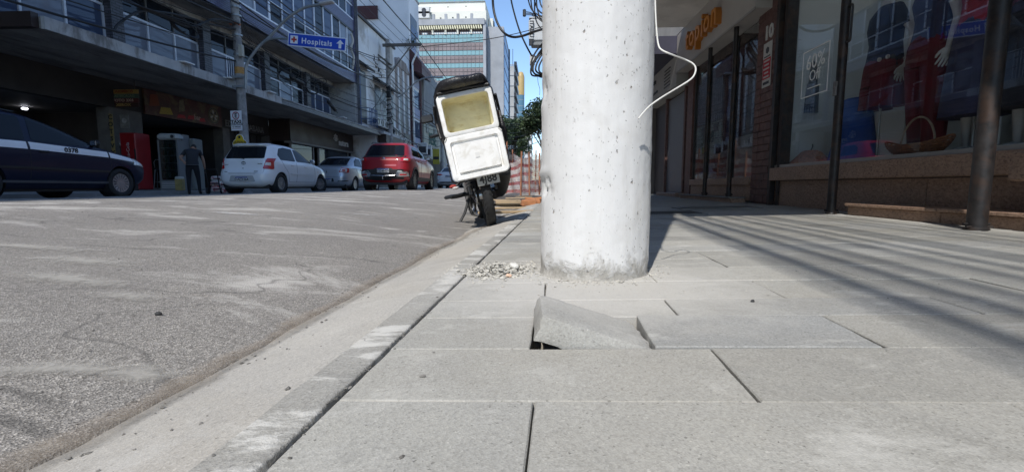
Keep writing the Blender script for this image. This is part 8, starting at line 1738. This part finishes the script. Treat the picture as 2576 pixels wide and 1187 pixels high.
for k, (px, py, Y0, s, rz, lab) in enumerate(((1330, 516, 8.4, (.26, .20, .10), 12, 'largest broken terracotta brick at the end of the kerb'), (1342, 505, 8.9, (.30, .16, .05), -20, 'flat terracotta piece on the brick pile'), (1352, 502, 9.0, (.22, .14, .05), 30, 'thin terracotta tile leaning on the brick pile'), (1348, 512, 8.5, (.18, .12, .07), -8, 'small terracotta brick at the right of the pile'), (1357, 497, 9.4, (.2, .12, .08), 45, 'terracotta fragment behind the brick pile'), (1340, 497, 9.6, (.14, .1, .05), 5, 'pale terracotta chip on top of the brick pile'))):
    p = at(px, py, Y=Y0); e = empty('broken_brick', (p.x, Y0, gz(p.x, Y0) + s[2] / 2 + (.05 if k in (1, 2, 5) else .0)), R(rz), lab, 'brick'); e.rotation_euler = (R(rnd.uniform(-9, 9)), R(rnd.uniform(-9, 9)), R(rz)); q = MB(); q.bev((0, 0, 0), s, .012); q.v = [tuple(Vector(v) * (1 + .12 * mnoise.noise(Vector(v) * 14 + Vector((k, 0, 0))))) for v in q.v]; q.build('piece', M_BRKR, e)
# ================================================================== BAR FRONT: FRIDGES, STOOL, MAN, SACKS
M_CRED = pm('fridge_red', (0.24, 0.010, 0.014), 0.12, 3, 0.4)
a = at(323, 479, X=-14.0); b = at(368, 479, X=-14.0); yc = (a.y + b.y) / 2
fr = empty('red_fridge', (-14.0, at(346, 420, X=-14.0).y, 0.17), R(-3), 'tall red drinks fridge with white script lettering beside the bar entrance', 'fridge')
MB().bev((0, 0, .98), (.58, .6, 1.92), .03).build('cabinet', M_CRED, fr); MB().bb(-.29, .29, -.304, -.301, .12, .3).build('base_grille', pm('red_dark', (0.2, 0.012, 0.015), 0.1), fr)
text('vertical_lettering', 'Coca-Cola', pm('fridge_white', (0.50, 0.46, 0.45), 0.1), fr, (0.0, -.303, 1.25), (R(90), R(-90), 0), .17, .002, .0, 1.0); text('lettering', 'Coca-Cola', MATS['fridge_white'], fr, (0.02, -.303, .92 - .12), FACE_CAM, .12, .002, .002)
MB().bb(.25, .28, -.33, -.3, .6, 1.4).build('door_handle', M_TRIM, fr)
gf = empty('glass_fridge', (-13.25, at(441, 420, X=-13.25).y, 0.165), R(6), 'upright glass-door drinks fridge with stocked shelves behind the man', 'fridge')
q = MB(); q.bb(-.35, .35, -.05, .33, 0, 2.0); q.bb(-.35, -.29, -.33, -.05, .36, 1.78); q.bb(.29, .35, -.33, -.05, .36, 1.78); q.bb(-.35, .35, -.33, -.05, 0, .36); q.build('cabinet', pm('fridge_grey', (0.14, 0.145, 0.15), 0.1, 4), gf); MB().bev((0, -.15, 1.89), (.72, .42, .22), .06).build('header', pm('fridge_header', (0.36, 0.38, 0.38), 0.15, 5), gf)
MB().lathe([(.001, 0), (.06, 0), (.06, .006), (.001, .006)], 16, Matrix.Translation((.2, -.365, 1.89)) @ Matrix.Rotation(R(90), 4, 'X')).build('dial', M_TRIM, gf); MB().bb(-.288, .288, -.326, -.318, .37, 1.77).build('door_glass', glassm('fridge_glass', (0.7, 0.75, 0.75), 0.9, 0.03), gf)
for k in range(5):
    z = .45 + k * .26; sh = MB().bb(-.285, .285, -.28, -.055, z, z + .015).build('shelf', pm('shelf_grey', (0.3, 0.3, 0.3), 0.1), gf)
    for j in range(7): MB().lathe([(.03, 0), (.032, .1), (.014, .15), (.014, .18)], 8, Matrix.Translation((-.24 + j * .08, -.2, z + .016))).build('bottle', pm('bottle_%d' % (j % 3), ((.08, .05, .02), (.05, .08, .04), (.12, .12, .12))[j % 3], .1), sh)
for k in range(4): MB().bb(-.3, .3, -.338, -.331, .08 + k * .06, .11 + k * .06).build('vent_slat', pm('vent_grey', (0.36, 0.37, 0.37), 0.1), gf)
wf = empty('white_freezer', (-13.1, at(484, 420, X=-13.1).y, .165), R(6), 'plain pale freezer cabinet standing behind the glass fridge', 'freezer'); MB().bev((0, 0, .95), (.55, .55, 1.9), .03).build('cabinet', pm('freezer_pale', (0.15, 0.16, 0.155), 0.1), wf); MB().bb(-.26, .26, -.284, -.277, 1.2, 1.22).build('door_gap', M_TRIM, wf)
bst = empty('bar_stool', (-13.75, at(400, 430, X=-13.75).y, .165), R(20), 'thin-legged bar stool in the dark bar entrance', 'stool'); MB().lathe([(.001, .74), (.17, .74), (.18, .76), (.17, .78), (.001, .78)], 20).build('seat', M_TRIM, bst, True); MB().tube([(-.17, .12, .76), (-.2, .16, 1.0), (-.16, .2, 1.1), (.1, .24, 1.1)], .014, 6).build('back_rail', M_GALV, bst)
for k in range(4): an = R(45 + 90 * k); MB().tube([(.12 * math.cos(an), .12 * math.sin(an), .74), (.21 * math.cos(an), .21 * math.sin(an), 0)], .012, 6).build('leg', M_GALV, bst)
MB().lathe([(.165, .28), (.175, .28), (.175, .295), (.165, .295)], 20, None, True).build('foot_ring', M_GALV, bst)
# --- the man, bending forward with his back to the street
def person(loc, rz, label):
    e = empty('person', loc, rz, label, 'person')
    J = {'pel': (0, 0, .93, .155), 'sp1': (0, .05, 1.05, .15), 'sp2': (0, .14, 1.20, .16), 'ch': (.0, .26, 1.34, .165), 'nk': (0, .38, 1.42, .065), 'nk2': (0, .43, 1.455, .055),
         'hl': (-.10, 0, .88, .105), 'kl': (-.12, .035, .50, .068), 'al': (-.125, -.02, .11, .046), 'fl': (-.13, .05, .045, .042), 'tl': (-.14, .15, .03, .034), 'hr': (.10, 0, .88, .105), 'kr': (.13, .09, .51, .068), 'ar': (.15, .09, .11, .046), 'fr': (.155, .16, .045, .042), 'tr': (.165, .26, .03, .034),
         'shl': (-.19, .26, 1.36, .075), 'ell': (-.32, .14, 1.16, .048), 'wrl': (-.22, -.02, 1.04, .034), 'shr': (.19, .29, 1.36, .075), 'elr': (.27, .34, 1.08, .048), 'wrr': (.29, .38, .84, .034)}
    E_ = [('pel', 'sp1'), ('sp1', 'sp2'), ('sp2', 'ch'), ('ch', 'nk'), ('nk', 'nk2'), ('pel', 'hl'), ('hl', 'kl'), ('kl', 'al'), ('al', 'fl'), ('fl', 'tl'), ('pel', 'hr'), ('hr', 'kr'), ('kr', 'ar'), ('ar', 'fr'), ('fr', 'tr'), ('ch', 'shl'), ('shl', 'ell'), ('ell', 'wrl'), ('ch', 'shr'), ('shr', 'elr'), ('elr', 'wrr')]
    ks = list(J); me = bpy.data.meshes.new('body'); me.from_pydata([J[k][:3] for k in ks], [(ks.index(a), ks.index(b)) for a, b in E_], []); o = bpy.data.objects.new('body', me); COL.objects.link(o)
    md = o.modifiers.new('skin', 'SKIN'); sv_ = me.skin_vertices[0].data
    for i, k in enumerate(ks): sv_[i].radius = (J[k][3] * (1.12 if k in ('pel', 'sp1', 'sp2', 'ch') else 1), J[k][3]); sv_[i].use_root = (k == 'pel')
    sb_ = o.modifiers.new('sub', 'SUBSURF'); sb_.levels = 2; sb_.render_levels = 2
    bpy.context.view_layer.update(); dg = bpy.context.evaluated_depsgraph_get(); m2 = bpy.data.meshes.new_from_object(o.evaluated_get(dg)); o.modifiers.clear(); o.data = m2; m2.name = 'body'
    m2.polygons.foreach_set('use_smooth', [True] * len(m2.polygons))
    skin = pm('skin_tone', (0.30, 0.17, 0.115), 0.1, 9, 0.6); shirt = pm('dark_shirt', (0.022, 0.022, 0.025), 0.25, 8, 0.9, bmp=.5, bscale=30, bdist=.01); tro = pm('black_trousers', (0.012, 0.012, 0.015), 0.25, 8, 0.9, bmp=.5, bscale=25, bdist=.01); sho = pm('shoe_black', (0.014, 0.013, 0.013), 0.2, 9, 0.6)
    for mt in (shirt, tro, skin, sho): m2.materials.append(mt)
    for p in m2.polygons:
        c = p.center; k = 0
        if c.z < .10: k = 3
        elif c.z < .96 and abs(c.x) < .22: k = 1
        if (abs(c.x) > .235 and c.z < 1.24): k = 2
        if c.y > .40 and c.z > 1.38 and abs(c.x) < .1: k = 2
        if c.x < -.17 and c.y < .12 and c.z > .98 and c.z < 1.2: k = 2
        p.material_index = k
    o.parent = e
    # shirt hem, head with hair and ears, hands
    MB().loft([[(.185 * math.cos(a), -.0 + .165 * math.sin(a), .945 + .02 * math.sin(a)) for a in [2 * math.pi * j / 24 for j in range(24)]], [(.175 * math.cos(a), .03 + .16 * math.sin(a), 1.06) for a in [2 * math.pi * j / 24 for j in range(24)]]], True, False).build('shirt_hem', shirt, e, True)
    MB().tube([(.188 * math.cos(a), .168 * math.sin(a), .95 + .02 * math.sin(a)) for a in [2 * math.pi * j / 24 for j in range(25)]], .006, 5, False).build('hem_line', pm('hem_grey', (0.14, 0.14, 0.15), 0.1), e, True)
    hd = bmesh.new(); bmesh.ops.create_uvsphere(hd, u_segments=20, v_segments=14, radius=1)
    for v in hd.verts:
        x, y, z = v.co; v.co = (x * .078 * (1 - .12 * max(0, -z)), y * .10 + (.012 if z < -.2 and y > .5 else 0), z * .118)
        if y > .9 and abs(x) < .25 and -.35 < z < .1: v.co.y += .018
    hm = bpy.data.meshes.new('head'); hd.to_mesh(hm); hd.free(); hm.polygons.foreach_set('use_smooth', [True] * len(hm.polygons)); h = inst('head', hm, skin, e, (0.01, .50, 1.50), (R(-42), 0, R(-6)))
    hb_ = bmesh.new(); bmesh.ops.create_uvsphere(hb_, u_segments=20, v_segments=14, radius=1)
    for v in hb_.verts:
        x, y, z = v.co; v.co = (x * .083, min(y, .45) * .108 - .004, max(z, -.35 if y < 0.1 else .35) * .124)
    hm2 = bpy.data.meshes.new('hair'); hb_.to_mesh(hm2); hb_.free(); hm2.polygons.foreach_set('use_smooth', [True] * len(hm2.polygons)); inst('hair', hm2, pm('dark_hair', (0.015, 0.012, 0.01), 0.2, 20, 0.8), h, (0, 0, .004))
    for s in (-1, 1): MB().bev((s * .08, 0, -.01), (.016, .04, .06), .007).build('ear', skin, h, True)
    arm(MB(), (.285, .372, .88), (.287, .376, .86), (.29, .38, .84), .5, .6, (1, 0, 0), (0, 1, 0)).build('hand', skin, e, True); arm(MB(), (-.235, .0, 1.055), (-.23, -.01, 1.05), (-.22, -.02, 1.04), .5, .6, (0, -1, 0.2), (0, 0, 1)).build('hand', skin, e, True)
    return e
pp_ = at(487, 488, Y=14.3); person((pp_.x + .02, 14.3, 0.045), R(30), 'man in dark shirt and trousers bending over beside a loaded hand truck')
ht = empty('hand_truck', (pp_.x + .42, 14.55, 0.045), R(10), 'black hand truck loaded with sacks in front of the bending man', 'hand truck')
for s in (-1, 1):
    MB().tube(spline([(s * .17, .22, .10), (s * .17, .14, .4), (s * .17, .05, .76), (s * .14, .02, .8)], 3), .016, 8).build('rail', M_TRIM, ht, True); wme = MB().lathe([(.05, -.03), (.1, -.032), (.11, 0), (.1, .032), (.05, .03)], 20, Matrix.Translation((s * .22, .24, .11)) @ Matrix.Rotation(R(90), 4, 'Y'), True).build('wheel', M_TYRE, ht, True)
for z, y in ((.35, .16), (.8, .02)): MB().tube([(-.17, y, z), (.17, y, z)], .013, 6).build('cross_bar', M_TRIM, ht)
MB().bb(-.22, .22, .22, .55, .05, .062).build('toe_plate', M_TRIM, ht)
M_SACK = pm('printed_sack', (0.55, 0.52, 0.50), 0.12, 5, 0.55, tint=(0.42, 0.03, 0.05), tfac=0.95, tscale=7)
def sack(c, s, rz, lab, mt):
    e = empty('sack', c, R(rz), lab, 'sack', 'sacks by the hand truck'); bm = bmesh.new(); bmesh.ops.create_cube(bm, size=2); bmesh.ops.subdivide_edges(bm, edges=bm.edges[:], cuts=5, use_grid_fill=True)
    for v in bm.verts:
        p = v.co.copy(); r_ = (abs(p.x) ** 4 + abs(p.y) ** 4 + abs(p.z) ** 3) ** .25; p = p / max(.3, r_) ; k = 1 + .10 * mnoise.noise(p * 2.2 + Vector((rz, 0, 0))); v.co = Vector((p.x * s[0] * k, p.y * s[1] * k, max(-.9, p.z) * s[2] * k))
    me = bpy.data.meshes.new('bag'); bm.to_mesh(me); bm.free(); me.polygons.foreach_set('use_smooth', [True] * len(me.polygons)); inst('bag', me, mt, e); MB().bb(-s[0] * .5, s[0] * .5, -s[1] * 1.04, -s[1] * 1.0, -s[2] * .3, s[2] * .25).build('print', pm('print_dark', (0.10, 0.03, 0.04), 0.2), e); return e
hx, hy = pp_.x + .42, 14.55
sack((hx + .02, hy + .38, .22), (.24, .16, .10), 5, 'lowest red and white sack on the hand truck', M_SACK); sack((hx, hy + .36, .40), (.23, .16, .09), -6, 'middle red and white sack on the hand truck', M_SACK); sack((hx + .03, hy + .36, .56), (.22, .15, .085), 8, 'topmost red and white sack on the hand truck', M_SACK)
sack((hx + .36, hy + .25, .17), (.15, .16, .11), 30, 'small white sack on the ground right of the hand truck', M_SACK); sack((hx + .34, hy + .27, .36), (.14, .15, .09), -20, 'white sack leaning against the hand truck load', M_SACK)
yc_ = at(452, 470, Y=15.2); e = empty('yellow_carton', (yc_.x + .02, 15.2, .16), R(10), 'small yellow and white carton on the ground behind the man', 'carton'); MB().bev((0, 0, .2), (.22, .2, .40), .01).build('carton', pm('carton_yellow', (0.28, 0.22, 0.08), 0.3, 7), e); MB().bev((0, -.002, .42), (.21, .2, .1), .02).build('lid', pm('carton_white', (0.4, 0.4, 0.38), 0.2, 7), e)
